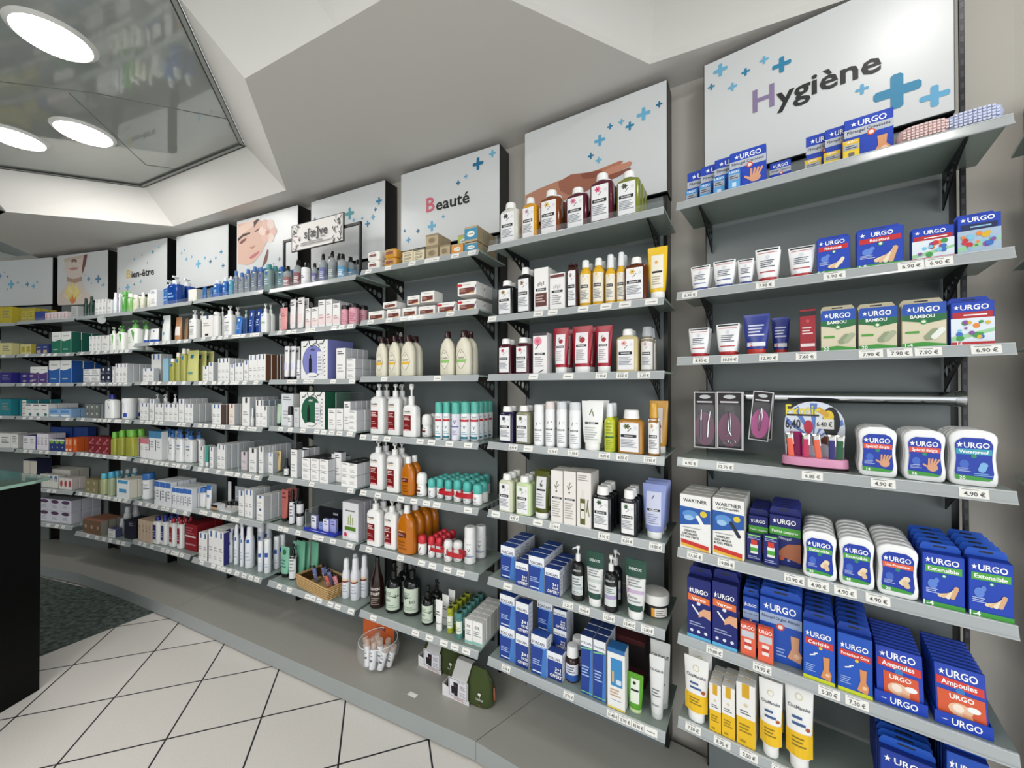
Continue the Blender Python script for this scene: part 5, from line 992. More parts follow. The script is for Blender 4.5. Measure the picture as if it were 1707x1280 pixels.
vs = dict(shape='can', body='#f0f0ef', cap='#efefee', caph=.32, lab=(-.4, .05, .4, .95, '#f2f2f1'), pr=vichy() + [('r', -.4, .3, .4, .33, '#5a6aa8')])
put(3, 5, 'deodorant_spray', 'can', 'plain white deodorant spray', 774, 794, 877, mk_bottle, vs, yb=942)
put(3, 5, 'deodorant_spray', 'can', 'plain white deodorant spray', 792, 811, 875, mk_bottle, vs, yb=932, d=.07)
put(3, 6, 'liquid_soap_bottle', 'bottle', 'dark brown liquid-soap bottle', 617, 643, 928, mk_bottle, dict(shape='flask', body='#241310', bk='g', cap='#0f0d0e', capw=.34, caph=.1, bodypr=[('t', 'SAVON', 0, .44, .06, '#e6dcd4', .62), ('t', "D'ALEP", 0, .34, .06, '#e6dcd4', .62), ('l', -.3, .3, .08, .26, 4, '#8a7a72')]), yb=1019)
bio = lambda s_: dict(shape='round', body='#101413', bk='g', pump='#0c0c0e', ph=.26, lab=(-.46, .1, .46, .76, '#ccd8c6'), pr=[('t', 'BIO', -.2 if s_ else .14, .40, .085, '#20302c', .3)] + [('q', (.26 if s_ else -.28) + .1 * math.cos(a), .48 + .03 * math.sin(a), .24, .035, a, '#1f3a34') for a in (.4, .95, 1.57, 2.2, 2.75)] + [('l', -.4, .1, .5, .66, 3, '#7a8c7c'), ('l', -.4, .4, .16, .28, 2, '#9aac9a')])
put(3, 6, 'pump_bottle', 'bottle', 'black pump bottle with pale green label', 644, 672, 938, mk_pump, bio(1), n=2, yb=1026)
put(3, 6, 'pump_bottle', 'bottle', 'black pump bottle with pale green label', 673, 704, 935, mk_pump, bio(0), n=2, yb=1031)
put(3, 6, 'pump_bottle', 'bottle', 'small black bottle with pale green label', 703.5, 725, 976, mk_pump, bio(1), n=2, dd=.075, yb=1045)
put(3, 6, 'cream_tube', 'tube', 'slim white balm tube', 726.5, 739, 1000, mk_tube, dict(body='#eeeeec', cap='#f3f3f1', caph=.12, capw=.82, pr=[('r', -.4, .24, .4, .26, '#2a2a2c'), ('l', -.3, .3, .5, .66, 2, '#6a6a6c')]), n=3, dd=.058, yb=1053, dp=.026)
stk = lambda c, c2: dict(shape='can', body=c, cap=c, caph=.03, hole_shade='#2a3020', lab=(-.44, .22, .44, .72, '#e6ecd8'), pr=[('l', -.3, .3, .3, .5, 3, '#7a8a6a'), ('q', 0, .84, .4, .06, .8, c2)])
put(3, 6, 'lip_balm_stick', 'stick', 'lime green balm stick', 744.8, 758, 1012, mk_bottle, stk('#9fa82c', '#3a5020'), n=6, dd=.041, yb=1057, gap=.86)
put(3, 6, 'lip_balm_stick', 'stick', 'teal green balm stick', 759.3, 773.5, 1020, mk_bottle, stk('#4f8a84', '#1f4a48'), n=6, dd=.041, yb=1067, gap=.86)
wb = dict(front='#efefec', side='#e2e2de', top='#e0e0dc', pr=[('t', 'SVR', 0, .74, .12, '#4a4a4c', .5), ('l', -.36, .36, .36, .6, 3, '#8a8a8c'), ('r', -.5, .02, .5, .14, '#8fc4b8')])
put(3, 6, 'deodorant_box', 'box', 'white box with mint base', 775, 787, 1033, mk_box, wb, n=6, dd=.040, dp=.036, yb=1073)
put(3, 6, 'deodorant_box', 'box', 'white box with mint base', 788, 805, 1037, mk_box, wb, n=6, dd=.040, dp=.036, yb=1077)
# ================================================================== BRAND-SIGN BAY
ton = lambda liq, bk='g': dict(shape='round', body='#c9d0d2', bk='a', cap='#0e0e10', ck='g', caph=.2, capw=.5, lab=(-.46, .05, .46, .66, liq), pr=[('l', -.3, .3, .2, .5, 4, '#f0f0f0')])
for x0, x1, y, liq, n_ in ((471, 487.5, 444, '#9c6a6c', 1), (488, 505, 434, '#8f5a60', 2), (518, 530, 439, '#6c6a9c', 1), (531, 545, 424, '#6e74a8', 2), (546, 560, 419, '#8a9294', 2), (562, 579, 424, '#5a9ac0', 3)):
    put(4, 0, 'micellar_water_bottle', 'bottle', 'black-capped clear lotion bottle', x0, x1, y, mk_bottle, ton(liq), n=n_, d=.05)
put(4, 0, 'roll_on_deodorant', 'deodorant', 'white stick deodorant', 501, 518, 447, mk_bottle, dict(shape='can', body='#f0f0f0', cap='#f2f2f2', caph=.3, bodypr=[('l', -.3, .3, .5, .8, 2, '#6a7490')]), d=.015)
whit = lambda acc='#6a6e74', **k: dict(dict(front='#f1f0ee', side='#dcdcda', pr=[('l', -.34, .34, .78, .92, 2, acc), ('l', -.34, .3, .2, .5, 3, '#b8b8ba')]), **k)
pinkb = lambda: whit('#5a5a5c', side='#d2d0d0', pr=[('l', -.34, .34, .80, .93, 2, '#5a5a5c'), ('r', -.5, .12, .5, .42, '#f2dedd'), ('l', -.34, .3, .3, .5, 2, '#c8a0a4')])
put(4, 1, 'cream_tube', 'tube', 'salmon pink cream tube', 466, 480, 513, mk_tube, dict(body='#e2a0a0', cap='#1a1a1c', caph=.05, capw=.5, pr=[('l', -.3, .3, .6, .8, 2, '#c0706c')]), dp=.03)
for x0, x1, y in ((482.6, 494, 499), (495, 508, 496)):
    put(4, 1, 'cream_tube', 'tube', 'white cream tube with black foot', x0, x1, y, mk_tube, dict(body='#efecec', cap='#141416', caph=.05, capw=.5, pr=[('l', -.3, .3, .78, .92, 2, '#4a4a4c'), ('r', -.3, .2, .3, .5, '#f0dcdc')]), n=2, dp=.03)
for x0, x1, y in ((508.5, 517, 514), (518, 529.5, 512), (530, 541.5, 500), (542.5, 553, 499), (554, 566, 505)):
    put(4, 1, 'cream_box', 'box', 'white and blush cream box', x0, x1, y, mk_box, pinkb(), n=3, dp=.05)
for x0, x1, y in ((566, 580, 510), (581, 600, 507)):
    put(4, 1, 'gummy_jar', 'jar', 'pink jar with black lid', x0, x1, y, mk_jar, dict(body='#dc9aa8', cap='#141416', caph=.2, lab=(-.4, .1, .4, .9, '#e2a8b4'), pr=[('l', -.3, .3, .2, .8, 5, '#b8607a')]), n=2)
for x0, x1 in ((473.5, 483.5), (484.5, 494)):
    put(4, 2, 'cream_tube', 'tube', 'white tube with faint lilac print', x0, x1, 577, mk_tube, dict(body='#efeef0', cap='#141416', caph=.09, capw=.6, pr=[('l', -.3, .3, .8, .92, 1, '#5a5a60'), ('r', -.3, .3, .3, .5, '#dcdcf0')]), n=2, dp=.028)
put(4, 2, 'cream_jar', 'jar', 'small white serum pot', 494.5, 503, 600, mk_bottle, dict(shape='round', body='#efefef', cap='#f2f2f2', caph=.4, capw=.9, bodypr=[('l', -.3, .3, .3, .7, 2, '#6a6a70')]))
def gift(c, c2, art):
    return dict(front='#eeeeec', side=c, top=c, pr=[('e', -.04, .46, .40, .42, '#3a3c40'), ('e', -.04, .46, .385, .41, c)] + [('q', -.36 + .09 * k, .90 + .05 * ((k * 7) % 3 - 1), .12, .03, k * .9, '#4a4e48') for k in range(9)] + [('q', .40, .1 + .1 * k, .06, .014, .4, '#1c1c1e') for k in range(8)] + [('t', 'KÉRÉ', -.04, .76, .05, '#ffffff' if art else '#24264a', .3), ('r', -.18, .18, -.08, .54, '#15151c'), ('r', -.15, .54, -.11, .64, '#15151c'), ('r', .14, .14, .34, .70, '#e6e4ea'), ('e', -.05, .12, .2, .05, '#efefec'), ('l', .16, .32, .2, .6, 5, '#a4a4ac')])
put(4, 2, 'gift_box', 'box', 'lilac gift set box', 501, 546.5, 567, mk_box, gift('#7f84c4', '#6a6eb0', 0), dp=.20, d=.025)
wbx = whit('#5a5e66', side='#c9cbcf')
put(4, 2, 'cream_box', 'box', 'tall white serum box', 560, 576, 580, mk_box, wbx, n=4, dp=.042)
put(4, 2, 'cream_box', 'box', 'square white cream box', 577, 592, 597, mk_box, wbx, n=4, dp=.055, stack=2)
put(4, 3, 'cream_tube', 'tube', 'pale green cream tube', 461, 470, 673, mk_tube, dict(body='#b9d0b8', cap='#17171a', caph=.1, capw=.6), d=.05, dp=.028)
put(4, 3, 'cream_box', 'box', 'large silvery white pack', 469, 489, 656, mk_box, whit('#8a9098', front='#e2e5e8'), dp=.05, d=.06)
put(4, 3, 'serum_bottle', 'bottle', 'white bottle with tall black cap', 480, 489, 677, mk_bottle, dict(shape='can', body='#eceef0', cap='#121214', caph=.42, bodypr=[('l', -.3, .3, .4, .8, 3, '#6a6a70')]), d=.02)
put(4, 3, 'cream_box', 'box', 'grey-white upright box', 490, 499, 679, mk_box, whit('#5a6064', front='#d2d5d6'), n=2, dp=.035, d=.03)
put(4, 3, 'gift_box', 'box', 'green gift set box', 499.5, 542, 653, mk_box, gift('#1e5c40', '#18503a', 1), dp=.20, d=.025)
put(4, 3, 'cream_box', 'box', 'white tincture box', 547, 559.5, 681, mk_box, wbx, n=3, dp=.04)
put(4, 3, 'cream_box', 'box', 'white tincture box', 560.5, 572, 681, mk_box, wbx, n=3, dp=.04)
put(4, 3, 'cream_box', 'box', 'tall white serum box', 573, 584, 669, mk_box, wbx, n=4, dp=.04)
put(4, 3, 'cream_box', 'box', 'square white cream box', 585, 599, 684, mk_box, wbx, n=3, dp=.06, stack=2, yb=723)
put(4, 4, 'cream_tube', 'tube', 'cream yellow balm tube', 464, 476, 752, mk_tube, dict(body='#e6c98e', cap='#17171a', caph=.06, capw=.6, pr=[('l', -.3, .3, .76, .9, 1, '#7a6a4a')]), yb=788, dp=.03)
put(4, 4, 'dropper_bottle', 'bottle', 'black dropper bottle, white label', 474, 484, 764, mk_bottle, dict(shape='round', body='#131316', bk='g', cap='#101012', caph=.4, capw=.5, lab=(-.45, .1, .45, .7, '#ececea'), pr=[('d', 0, .4, .15, '#a0a0a0')]), yb=794)
put(4, 4, 'cream_box', 'box', 'tall white serum box', 485, 495.5, 749, mk_box, dict(wbx, top='#17181c'), n=4, yb=796, dp=.04)
put(4, 4, 'cream_box', 'box', 'tall white serum box', 496.5, 506, 750, mk_box, dict(wbx, top='#17181c'), n=4, d=.07, dp=.04)
for x0, x1, y, yb_ in ((503.5, 517, 763, 800), (518, 532, 764, 802), (533, 547.5, 765, 805)):
    put(4, 4, 'cream_box', 'box', 'square white cream box', x0, x1, y, mk_box, dict(wbx, top='#17181c'), n=3, dp=.055, stack=2, yb=yb_)
put(4, 4, 'cream_tube', 'tube', 'slim white tube on black foot', 549, 557, 757, mk_tube, dict(body='#efeff0', cap='#141416', caph=.1, capw=.6), d=.06, dp=.024)
put(4, 4, 'cream_box', 'box', 'tall white serum box', 557.5, 569, 754, mk_box, dict(wbx, top='#17181c'), n=3, d=.08, dp=.04)
put(4, 4, 'cream_box', 'box', 'square white cream box', 569, 582, 770, mk_box, dict(wbx, top='#17181c'), n=3, dp=.055, stack=2, yb=811)
put(4, 4, 'cream_box', 'box', 'square white cream box', 583, 597, 772, mk_box, dict(wbx, top='#17181c'), n=3, dp=.055, stack=2, yb=814)
put(4, 5, 'cream_tube', 'tube', 'brick pink cream tube', 469.5, 482, 816, mk_tube, dict(body='#bb6a62', cap='#17171a', caph=.1, capw=.6, pr=[('l', -.3, .3, .7, .94, 2, '#7a3030')]), n=3, yb=870, dp=.03)
lb4 = dict(shape='round', body='#141214', bk='g', cap='#101012', caph=.28, capw=.5, lab=(-.46, .05, .46, .9, '#dfe2e8'), pr=[('l', -.3, .3, .3, .8, 4, '#7a7e88')])
put(4, 5, 'dropper_bottle', 'bottle', 'black bottle with long white label', 483, 494, 816, mk_bottle, lb4, n=2, yb=876)
put(4, 5, 'cream_jar', 'jar', 'stacked white-labelled dark jar', 495, 508, 834, mk_jar, dict(body='#e6e6e8', cap='#17171a', caph=.25), stack=2, yb=878)
put(4, 5, 'refill_pouch', 'pouch', 'white refill pack printed with plants', 571, 598, 838, mk_box, dict(front='#dcdde0', side='#a8a6ae', top='#b4b2ba', pr=[('l', -.3, .3, .74, .82, 1, '#6a6e74'), ('q', -.12, .52, .4, .05, 1.5, '#8ca02c'), ('q', .02, .55, .5, .05, 1.57, '#7a9424'), ('q', .16, .51, .36, .05, 1.6, '#8ca02c'), ('r', -.34, .26, .34, .36, '#4f7a1c'), ('d', -.3, .14, .1, '#c43a5a'), ('r', -.1, .06, .4, .2, '#eceef0')]), n=4, dp=.045, yb=901)
put(4, 6, 'cream_tube', 'tube', 'mint green tube on black foot', 468.5, 485, 911, mk_tube, dict(body='#86c4a8', cap='#131316', caph=.12, capw=.7, pr=[('d', 0, .82, .2, '#2f6a52'), ('l', -.3, .3, .3, .6, 3, '#4f8a70')]), n=2, dd=.09, yb=964, dp=.035)
put(4, 6, 'pump_bottle', 'bottle', 'black pump bottle, white label', 483, 498, 907, mk_pump, dict(shape='round', body='#141214', bk='g', pump='#0d0d0f', ph=.24, lab=(-.46, .05, .46, .94, '#e6e8ea'), pr=[('l', -.3, .3, .3, .85, 4, '#8a8e94')]), yb=969)
for x0, x1, y, d_ in ((489, 505, 904, .10), (502, 517, 903, .15), (517, 531, 903, .17)):
    put(4, 6, 'cream_tube', 'tube', 'mint green tube behind the basket', x0, x1, y, mk_tube, dict(body='#6fae92', cap='#131316', caph=.1, capw=.7), d=d_, dp=.035)
sprw = dict(shape='cone', body='#e3e5ea', cap='#e9ebee', caph=.26, bodypr=[('r', -.4, .60, .4, .68, '#e6d0b0'), ('r', -.4, .56, .4, .61, '#7a2626'), ('l', -.3, .3, .2, .5, 3, '#b4b8c4')])
for x0, x1, y, yb_ in ((571, 586, 930, 1000), (585, 602, 929, 1004)):
    put(4, 6, 'spray_bottle', 'bottle', 'white spray bottle, maroon stripe', x0, x1, y, mk_bottle, sprw, n=2, dd=.07, yb=yb_)
put(4, 6, 'spray_bottle', 'bottle', 'white spray bottle, maroon stripe', 601, 616, 925, mk_bottle, sprw, d=.12)

# ================================================================== FACE-POSTER BAY
def blueb(b, L, x0, x1, y, body='#2a66b4', cap='#e6ebef', n=2, d=.04, desc='blue cleansing bottle, white cap', acc='#e6eef6', bk='g', caph=.18, yb=None):
    put(b, L, 'cleanser_bottle', 'bottle', desc, x0, x1, y, mk_bottle, dict(shape='flat', body=body, bk=bk, cap=cap, caph=caph, capw=.5, bodypr=[('r', -.14, .74, .14, .88, acc), ('l', -.3, .3, .3, .6, 3, '#c0d0e4')]), n=n, d=d, yb=yb)
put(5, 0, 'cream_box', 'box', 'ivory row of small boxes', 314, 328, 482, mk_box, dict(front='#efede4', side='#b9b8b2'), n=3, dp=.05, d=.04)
for x0, x1, y in ((336, 345, 478), (349, 355, 479)):
    put(5, 0, 'cleanser_tube', 'tube', 'blue wedge-shaped tube', x0, x1, y, mk_tube, dict(body='#2a66a8', cap='#2a5a98', caph=.1, capw=.9), d=.04, dp=.03)
blueb(5, 0, 356, 370, 468); blueb(5, 0, 371, 380, 463, n=3); blueb(5, 0, 381, 388, 461, '#5aa0b8', n=3, desc='pale teal cleansing bottle')
for x0, x1, y, c in ((389, 397, 452, '#b4bcc4'), (398, 407.5, 455, '#b4bcc4'), (408, 418, 449, '#aab4be'), (419.5, 429, 445, '#a8b2be'), (430, 439, 446, '#9aa6c0'), (440.5, 455, 441, '#a9c4c2'), (456, 469, 447, '#8fb4b8')):
    blueb(5, 0, x0, x1, y, c, {'#a9c4c2': '#4f9a9c', '#8fb4b8': '#2c62b0'}.get(c, '#4a76b4'), n=3, d=.06, desc='clear micellar bottle, blue cap', acc='#3a66b0', bk='a')
lrp = lambda: dict(body='#f0f0ee', pump='#f2f2f0', ph=.24, bodypr=[('r', -.34, .82, -.06, .96, '#2c4f9c'), ('r', -.3, .6, .3, .63, '#3a3a3e'), ('l', -.3, .3, .2, .5, 4, '#b0b4b8')])
put(5, 1, 'pump_bottle', 'bottle', 'white pump lotion, blue mark', 317, 333, 517, mk_pump, lrp(), n=2)
put(5, 1, 'cream_box', 'box', 'white box, blue mark, black square', 336, 354, 526, mk_box, dict(front='#efede8', side='#dddbd6', pr=[('r', -.06, .84, .12, 1, '#3a6aa8'), ('r', -.2, .08, .12, .18, '#1c1c1e'), ('l', -.36, .3, .5, .7, 2, '#b0b0b0')]), n=2, dp=.05)
put(5, 1, 'lotion_bottle', 'bottle', 'plain white lotion bottle', 355, 366, 521, mk_bottle, dict(shape='flat', body='#efefed', cap='#f2f2f0', caph=.1, capw=.8))
put(5, 1, 'pump_bottle', 'bottle', 'white pump lotion, blue mark', 367, 374, 512, mk_pump, lrp(), d=.07)
put(5, 1, 'pump_bottle', 'bottle', 'white pump lotion, blue mark', 375, 392, 510, mk_pump, lrp(), n=2)
for x0, x1, y, c in ((393, 404.5, 528, '#2a72c4'), (414.5, 425, 517, '#20489c'), (426, 437.5, 515, '#1c3f8c')):
    put(5, 1, 'cleanser_tube', 'tube', 'blue body-cream tube', x0, x1, y, mk_tube, dict(body=c, cap=c, caph=.06, capw=.9, pr=[('r', -.06, .74, .2, .88, '#dfe8f4'), ('l', -.3, .3, .3, .6, 3, '#b4c8e8')]), n=2, dp=.034)
put(5, 1, 'pump_bottle', 'bottle', 'blue pump bottle', 405.5, 414, 517, mk_pump, dict(body='#2a4a80', pump='#c4d4d0', ph=.26), d=.045)
put(5, 1, 'pump_bottle', 'bottle', 'white pump lotion, green print', 438.5, 451, 506, mk_pump, dict(body='#eef0ee', pump='#e6ece8', ph=.26, bodypr=[('r', -.3, .82, 0, .96, '#2c4f9c'), ('l', -.3, .3, .4, .6, 1, '#9ab48a')]), n=2)
put(5, 1, 'pump_bottle', 'bottle', 'white pump lotion in shadow', 453, 464, 508, mk_pump, lrp(), n=1, d=.07)
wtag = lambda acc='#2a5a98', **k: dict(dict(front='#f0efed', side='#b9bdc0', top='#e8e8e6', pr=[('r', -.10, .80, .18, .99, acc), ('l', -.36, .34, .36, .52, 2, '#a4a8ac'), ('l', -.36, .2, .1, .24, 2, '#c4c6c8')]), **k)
LRP = 'skincare_box'
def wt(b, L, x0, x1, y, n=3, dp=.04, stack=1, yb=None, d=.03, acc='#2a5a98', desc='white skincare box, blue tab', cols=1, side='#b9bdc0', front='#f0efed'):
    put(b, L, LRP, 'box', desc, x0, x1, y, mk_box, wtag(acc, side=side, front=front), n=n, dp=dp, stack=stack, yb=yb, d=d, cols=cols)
wt(5, 2, 338, 347, 610); wt(5, 2, 347.5, 355, 604); wt(5, 2, 363, 382, 597, cols=3, n=4); wt(5, 2, 383, 390.5, 607, n=2); wt(5, 2, 391.5, 405, 605, n=2, cols=2)
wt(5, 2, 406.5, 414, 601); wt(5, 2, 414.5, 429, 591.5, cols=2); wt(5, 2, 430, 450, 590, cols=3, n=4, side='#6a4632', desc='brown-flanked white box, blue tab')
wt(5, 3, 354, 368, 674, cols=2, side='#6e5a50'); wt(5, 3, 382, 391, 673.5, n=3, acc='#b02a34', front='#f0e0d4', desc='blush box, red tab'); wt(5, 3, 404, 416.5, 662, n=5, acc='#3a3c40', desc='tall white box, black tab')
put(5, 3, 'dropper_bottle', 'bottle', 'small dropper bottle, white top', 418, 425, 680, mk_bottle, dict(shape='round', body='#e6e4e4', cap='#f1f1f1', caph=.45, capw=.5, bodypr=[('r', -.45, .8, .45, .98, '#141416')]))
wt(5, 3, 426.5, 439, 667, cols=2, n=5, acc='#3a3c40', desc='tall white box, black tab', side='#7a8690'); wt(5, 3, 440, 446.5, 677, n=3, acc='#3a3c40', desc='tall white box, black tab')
wt(5, 4, 333, 339.5, 744, n=2, acc='#3a3c40', desc='slim white box, black tab'); 
put(5, 4, 'cleanser_tube', 'tube', 'teal gel tube', 342.5, 349, 742, mk_tube, dict(body='#3f9a8c', cap='#efefed', caph=.2, capw=.8), d=.04, dp=.028)
put(5, 4, LRP, 'box', 'white carton, printed lines', 350, 356, 745, mk_box, wtag(), n=2, dp=.035)
wt(5, 4, 356.5, 376, 741, cols=3, n=5, yb=781); wt(5, 4, 402.5, 412.5, 753, n=1, acc='#1c1c1e', desc='white box with pink panel', front='#eedde2', yb=783)
wt(5, 4, 415.5, 428, 747, n=2, acc='#1c1c1e', desc='white and grey box, black tab', yb=787); wt(5, 4, 432, 439.5, 744, n=5, acc='#1c1c1e', desc='tall white box beside divider', yb=789); wt(5, 4, 446, 453.5, 754, n=2, desc='pale lilac box beside divider', acc='#9aa8d0', yb=788)
put(5, 5, 'lotion_bottle', 'bottle', 'white bottle, mid-blue cap', 332, 342, 812, mk_bottle, dict(shape='flat', body='#efefef', cap='#3a72bc', caph=.22, capw=.95), yb=845)
put(5, 5, 'cream_tube', 'tube', 'white tube, mid-blue crimp', 344.5, 355, 809, mk_tube, dict(body='#eeeeee', cap='#eeeeee', crimp='#3a72bc', pr=[('r', -.46, .8, .46, .97, '#3a72bc'), ('r', -.2, .5, .3, .6, '#6a94cc')]), d=.04, dp=.03)
wt(5, 5, 398.5, 408, 818, n=2, yb=860); wt(5, 5, 409, 422, 816, n=3, cols=2, yb=863); wt(5, 5, 428.5, 440.5, 826, n=3, dp=.05, stack=2, yb=868, desc='square white cream box, blue tab')
wt(5, 6, 332.5, 347, 889, cols=2, n=5, yb=934, side='#2a2a70', desc='white box with navy flank'); wt(5, 6, 349, 374, 886, cols=3, n=5, yb=940, side='#2a2a70', desc='tall white box with navy flank')
ws = dict(shape='cone', body='#e8ecf2', cap='#f0f2f5', caph=.2, bodypr=[('r', -.16, .76, .16, .86, '#2a62b8'), ('l', -.3, .3, .2, .5, 3, '#b8c4d4')])
for x0, x1, y, yb_, n_ in ((381, 391, 887, 940, 2), (391.5, 401, 874, 943, 2), (401.5, 409, 878, 946, 1), (409.5, 427, 876, 950, 3)):
    put(5, 6, 'spray_bottle', 'bottle', 'white thermal-water spray', x0, x1, y, mk_bottle, ws, n=n_, yb=yb_)
for x0, x1, y, yb_ in ((431, 441, 901, 955), (441.5, 454, 898, 958), (457, 468, 894, 950)):
    put(5, 6, 'spray_bottle', 'bottle', 'slim white spray with blue square', x0, x1, y, mk_bottle, dict(ws, shape='can', bodypr=[('r', -.26, .6, .26, .76, '#2450a8'), ('l', -.3, .3, .2, .4, 2, '#b8c4d4')]), n=2, yb=yb_)
put(5, 6, 'spray_bottle', 'bottle', 'tall grey spray at the back', 430, 443, 872, mk_bottle, dict(ws, shape='can', body='#c4c9d0'), d=.14)

# ================================================================== CROSSES BAY
put(6, 0, 'cleanser_bottle', 'bottle', 'cream bottle beside the green ones', 232.5, 243, 488, mk_bottle, dict(shape='round', body='#dfe0cc', cap='#f0f0ec', caph=.2, capw=.6), n=2)
put(6, 0, 'cream_box', 'box', 'white box, thin blue mark', 249, 260, 483, mk_box, whit('#2c4a8c'), n=2, dp=.05)
for x0, x1, y in ((261, 280, 466), (281, 305, 461)):
    put(6, 0, 'pump_bottle', 'bottle', 'large deep blue pump bottle', x0, x1, y, mk_pump, dict(body='#15408c' if x0 > 270 else '#1c62a8', bk='g', pump='#e6eaec', ph=.22, bodypr=[('r', -.1, .84, .16, .99, '#dfe8f4'), ('l', -.3, .3, .3, .6, 2, '#8ab0e0')]), n=2 if x0 > 270 else 1)
put(6, 1, 'cream_tube', 'tube', 'white tube with royal-blue foot', 239.5, 247.5, 549, mk_tube, dict(body='#efefef', cap='#1f50b4', caph=.22, capw=1.0), dp=.03)
put(6, 1, 'cream_tube', 'tube', 'wide white tube with royal-blue foot', 249, 266.5, 548, mk_tube, dict(body='#efefef', cap='#1f50b4', caph=.22, capw=.9, pr=[('r', -.08, .76, .08, .86, '#2450a8')]), dp=.045)
put(6, 1, 'refill_pouch', 'pouch', 'white baby refill pouch', 269, 286, 526, mk_tube, dict(body='#e6ebe8', cap='#e6ebe8', caph=.02, capw=.9, pr=[('d', 0, .3, .12, '#5aa8c4'), ('r', -.4, .7, -.2, .86, '#3a66a8')]), dp=.05)
put(6, 1, 'refill_pouch', 'pouch', 'tan and white refill pouch', 291, 305.5, 529, mk_tube, dict(body='#b4845c', cap='#b4845c', caph=.02, capw=.9, pr=[('r', -.4, .22, .4, .6, '#e9e2dc')]), dp=.05)
put(6, 1, 'refill_pouch', 'pouch', 'shadowed brown refill pouch', 306.5, 315, 531, mk_tube, dict(body='#8a6a4c', cap='#8a6a4c', caph=.02, capw=.9), dp=.045, d=.05)
wt(6, 2, 238, 256, 614, cols=2, n=2, desc='white box, bright blue base', acc='#2a66b8'); wt(6, 2, 252, 268, 590, cols=2, n=2, d=.09, desc='tall white box, blue stripe', acc='#2a66b8')
put(6, 2, 'cream_box', 'box', 'pale blue carton', 271, 280, 597, mk_box, dict(front='#9ac4d8', side='#8ab4cc'), dp=.06, d=.05)
for x0, x1, y, c in ((284, 293, 598, '#a8a850'), (293.5, 302, 588, '#b0b060'), (302.5, 311, 581, '#b4b464')):
    put(6, 2, 'oil_bottle', 'bottle', 'yellow-green shower-oil bottle', x0, x1, y, mk_bottle, dict(shape='flat', body=c, bk='g', cap='#eeeadc', caph=.16, capw=.6, bodypr=[('r', -.2, .78, .3, .92, '#3a78b0')]), n=2)
for x0, x1 in ((312.5, 336),):
    put(5, 2, 'refill_pouch', 'pouch', 'pale yellow refill pouch, spout', 313.5, 336, 584, mk_tube, dict(body='#cfcf84', cap='#d5d590', caph=.03, capw=.92, pr=[('r', -.12, .74, .14, .86, '#2a6a8c'), ('r', -.2, .22, .2, .3, '#6a9a8c')]), n=3, dp=.05)
wt(6, 3, 234, 247.5, 672, cols=2, n=3); wt(6, 3, 249.5, 257, 665, n=3)
for x0, x1 in ((258, 268), (270, 283), (288, 297)):
    put(6, 3, 'pump_bottle', 'bottle', 'white pump behind the boxes', x0, x1, 657, mk_pump, lrp(), d=.11)
wt(6, 3, 258.5, 272.5, 673, cols=2, n=2, acc='#3a3a7c', desc='white box, small violet square'); wt(6, 3, 274, 297, 673, cols=3, n=2, acc='#3a3a7c', desc='white box, small violet square'); wt(6, 3, 298, 307, 665, n=4, acc='#2a4a9c', desc='tall white box, violet edge')
wt(6, 3, 308.5, 322, 673, cols=2, n=5, acc='#3a3a7c', desc='white box, small violet square', yb=704)
put(6, 3, 'cream_box', 'box', 'dark blue topped box', 308, 320, 665, mk_box, dict(front='#1c4a84', side='#183c70', pr=[('d', 0, .9, .12, '#dfe8f0')]), d=.19, dp=.06)
put(6, 4, 'cream_box', 'box', 'pink and white baby box', 232.5, 247, 731, mk_box, dict(front='#f0ecee', side='#dcd8da', pr=[('r', -.5, .74, .5, 1, '#d8788c'), ('l', -.3, .3, .4, .6, 2, '#a0a0a8')]), cols=2, n=2, yb=763, dp=.04)
put(6, 4, 'cream_box', 'box', 'white box, sea-blue top', 248.5, 270, 719, mk_box, dict(front='#eef0f0', side='#dcdede', top='#4a8ab4', pr=[('r', -.5, .76, .5, 1, '#4a8ab4'), ('r', -.46, .3, -.36, .7, '#1c1c1e'), ('l', -.2, .3, .4, .66, 3, '#a0a4a8')]), cols=2, n=3, yb=766, dp=.045)
for x0, x1, y, yb_ in ((271, 282.5, 715, 767), (283.5, 294.5, 716, 769), (295.5, 309.5, 716, 771), (311, 328, 718, 772)):
    put(6, 4, 'pump_bottle', 'bottle', 'white lotion bottle, blue pump', x0, x1, y, mk_pump, dict(body='#eff0f0', pump='#3f72b4', ph=.22, bodypr=[('r', -.46, .3, -.34, .86, '#2a2a2e'), ('r', -.2, .66, .3, .72, '#7a9ac8'), ('l', -.2, .3, .5, .62, 1, '#8a8e94'), ('d', .05, .3, .06, '#6a6e74')]), yb=yb_, n=2)
put(6, 5, 'wipes_canister', 'jar', 'round white canister, blue lid', 234, 257, 788, mk_jar, dict(body='#eceef0', cap='#3a72b8', caph=.24, lab=(-.42, .08, .42, .9, '#eff0f2'), pr=[('r', -.38, .2, -.3, .84, '#1c1c1e'), ('l', -.2, .3, .5, .8, 3, '#6a6e78')]), yb=834)
for x0, x1, y, yb_, c in ((258.5, 286, 803, 843, 3), (288, 307, 813, 848, 3), (308.5, 323, 815, 852, 2)):
    put(6, 5, 'cream_box', 'box', 'white box, cornflower-blue top', x0, x1, y, mk_box, dict(front='#eceef1', side='#d9dce2', top='#dfe2e6', pr=[('r', -.5, .76, .5, .98, '#3f70c0'), ('r', -.42, .2, -.3, .6, '#24242a'), ('l', -.1, .36, .3, .66, 3, '#8a8e9c')]), cols=c, n=4, yb=yb_, dp=.042)
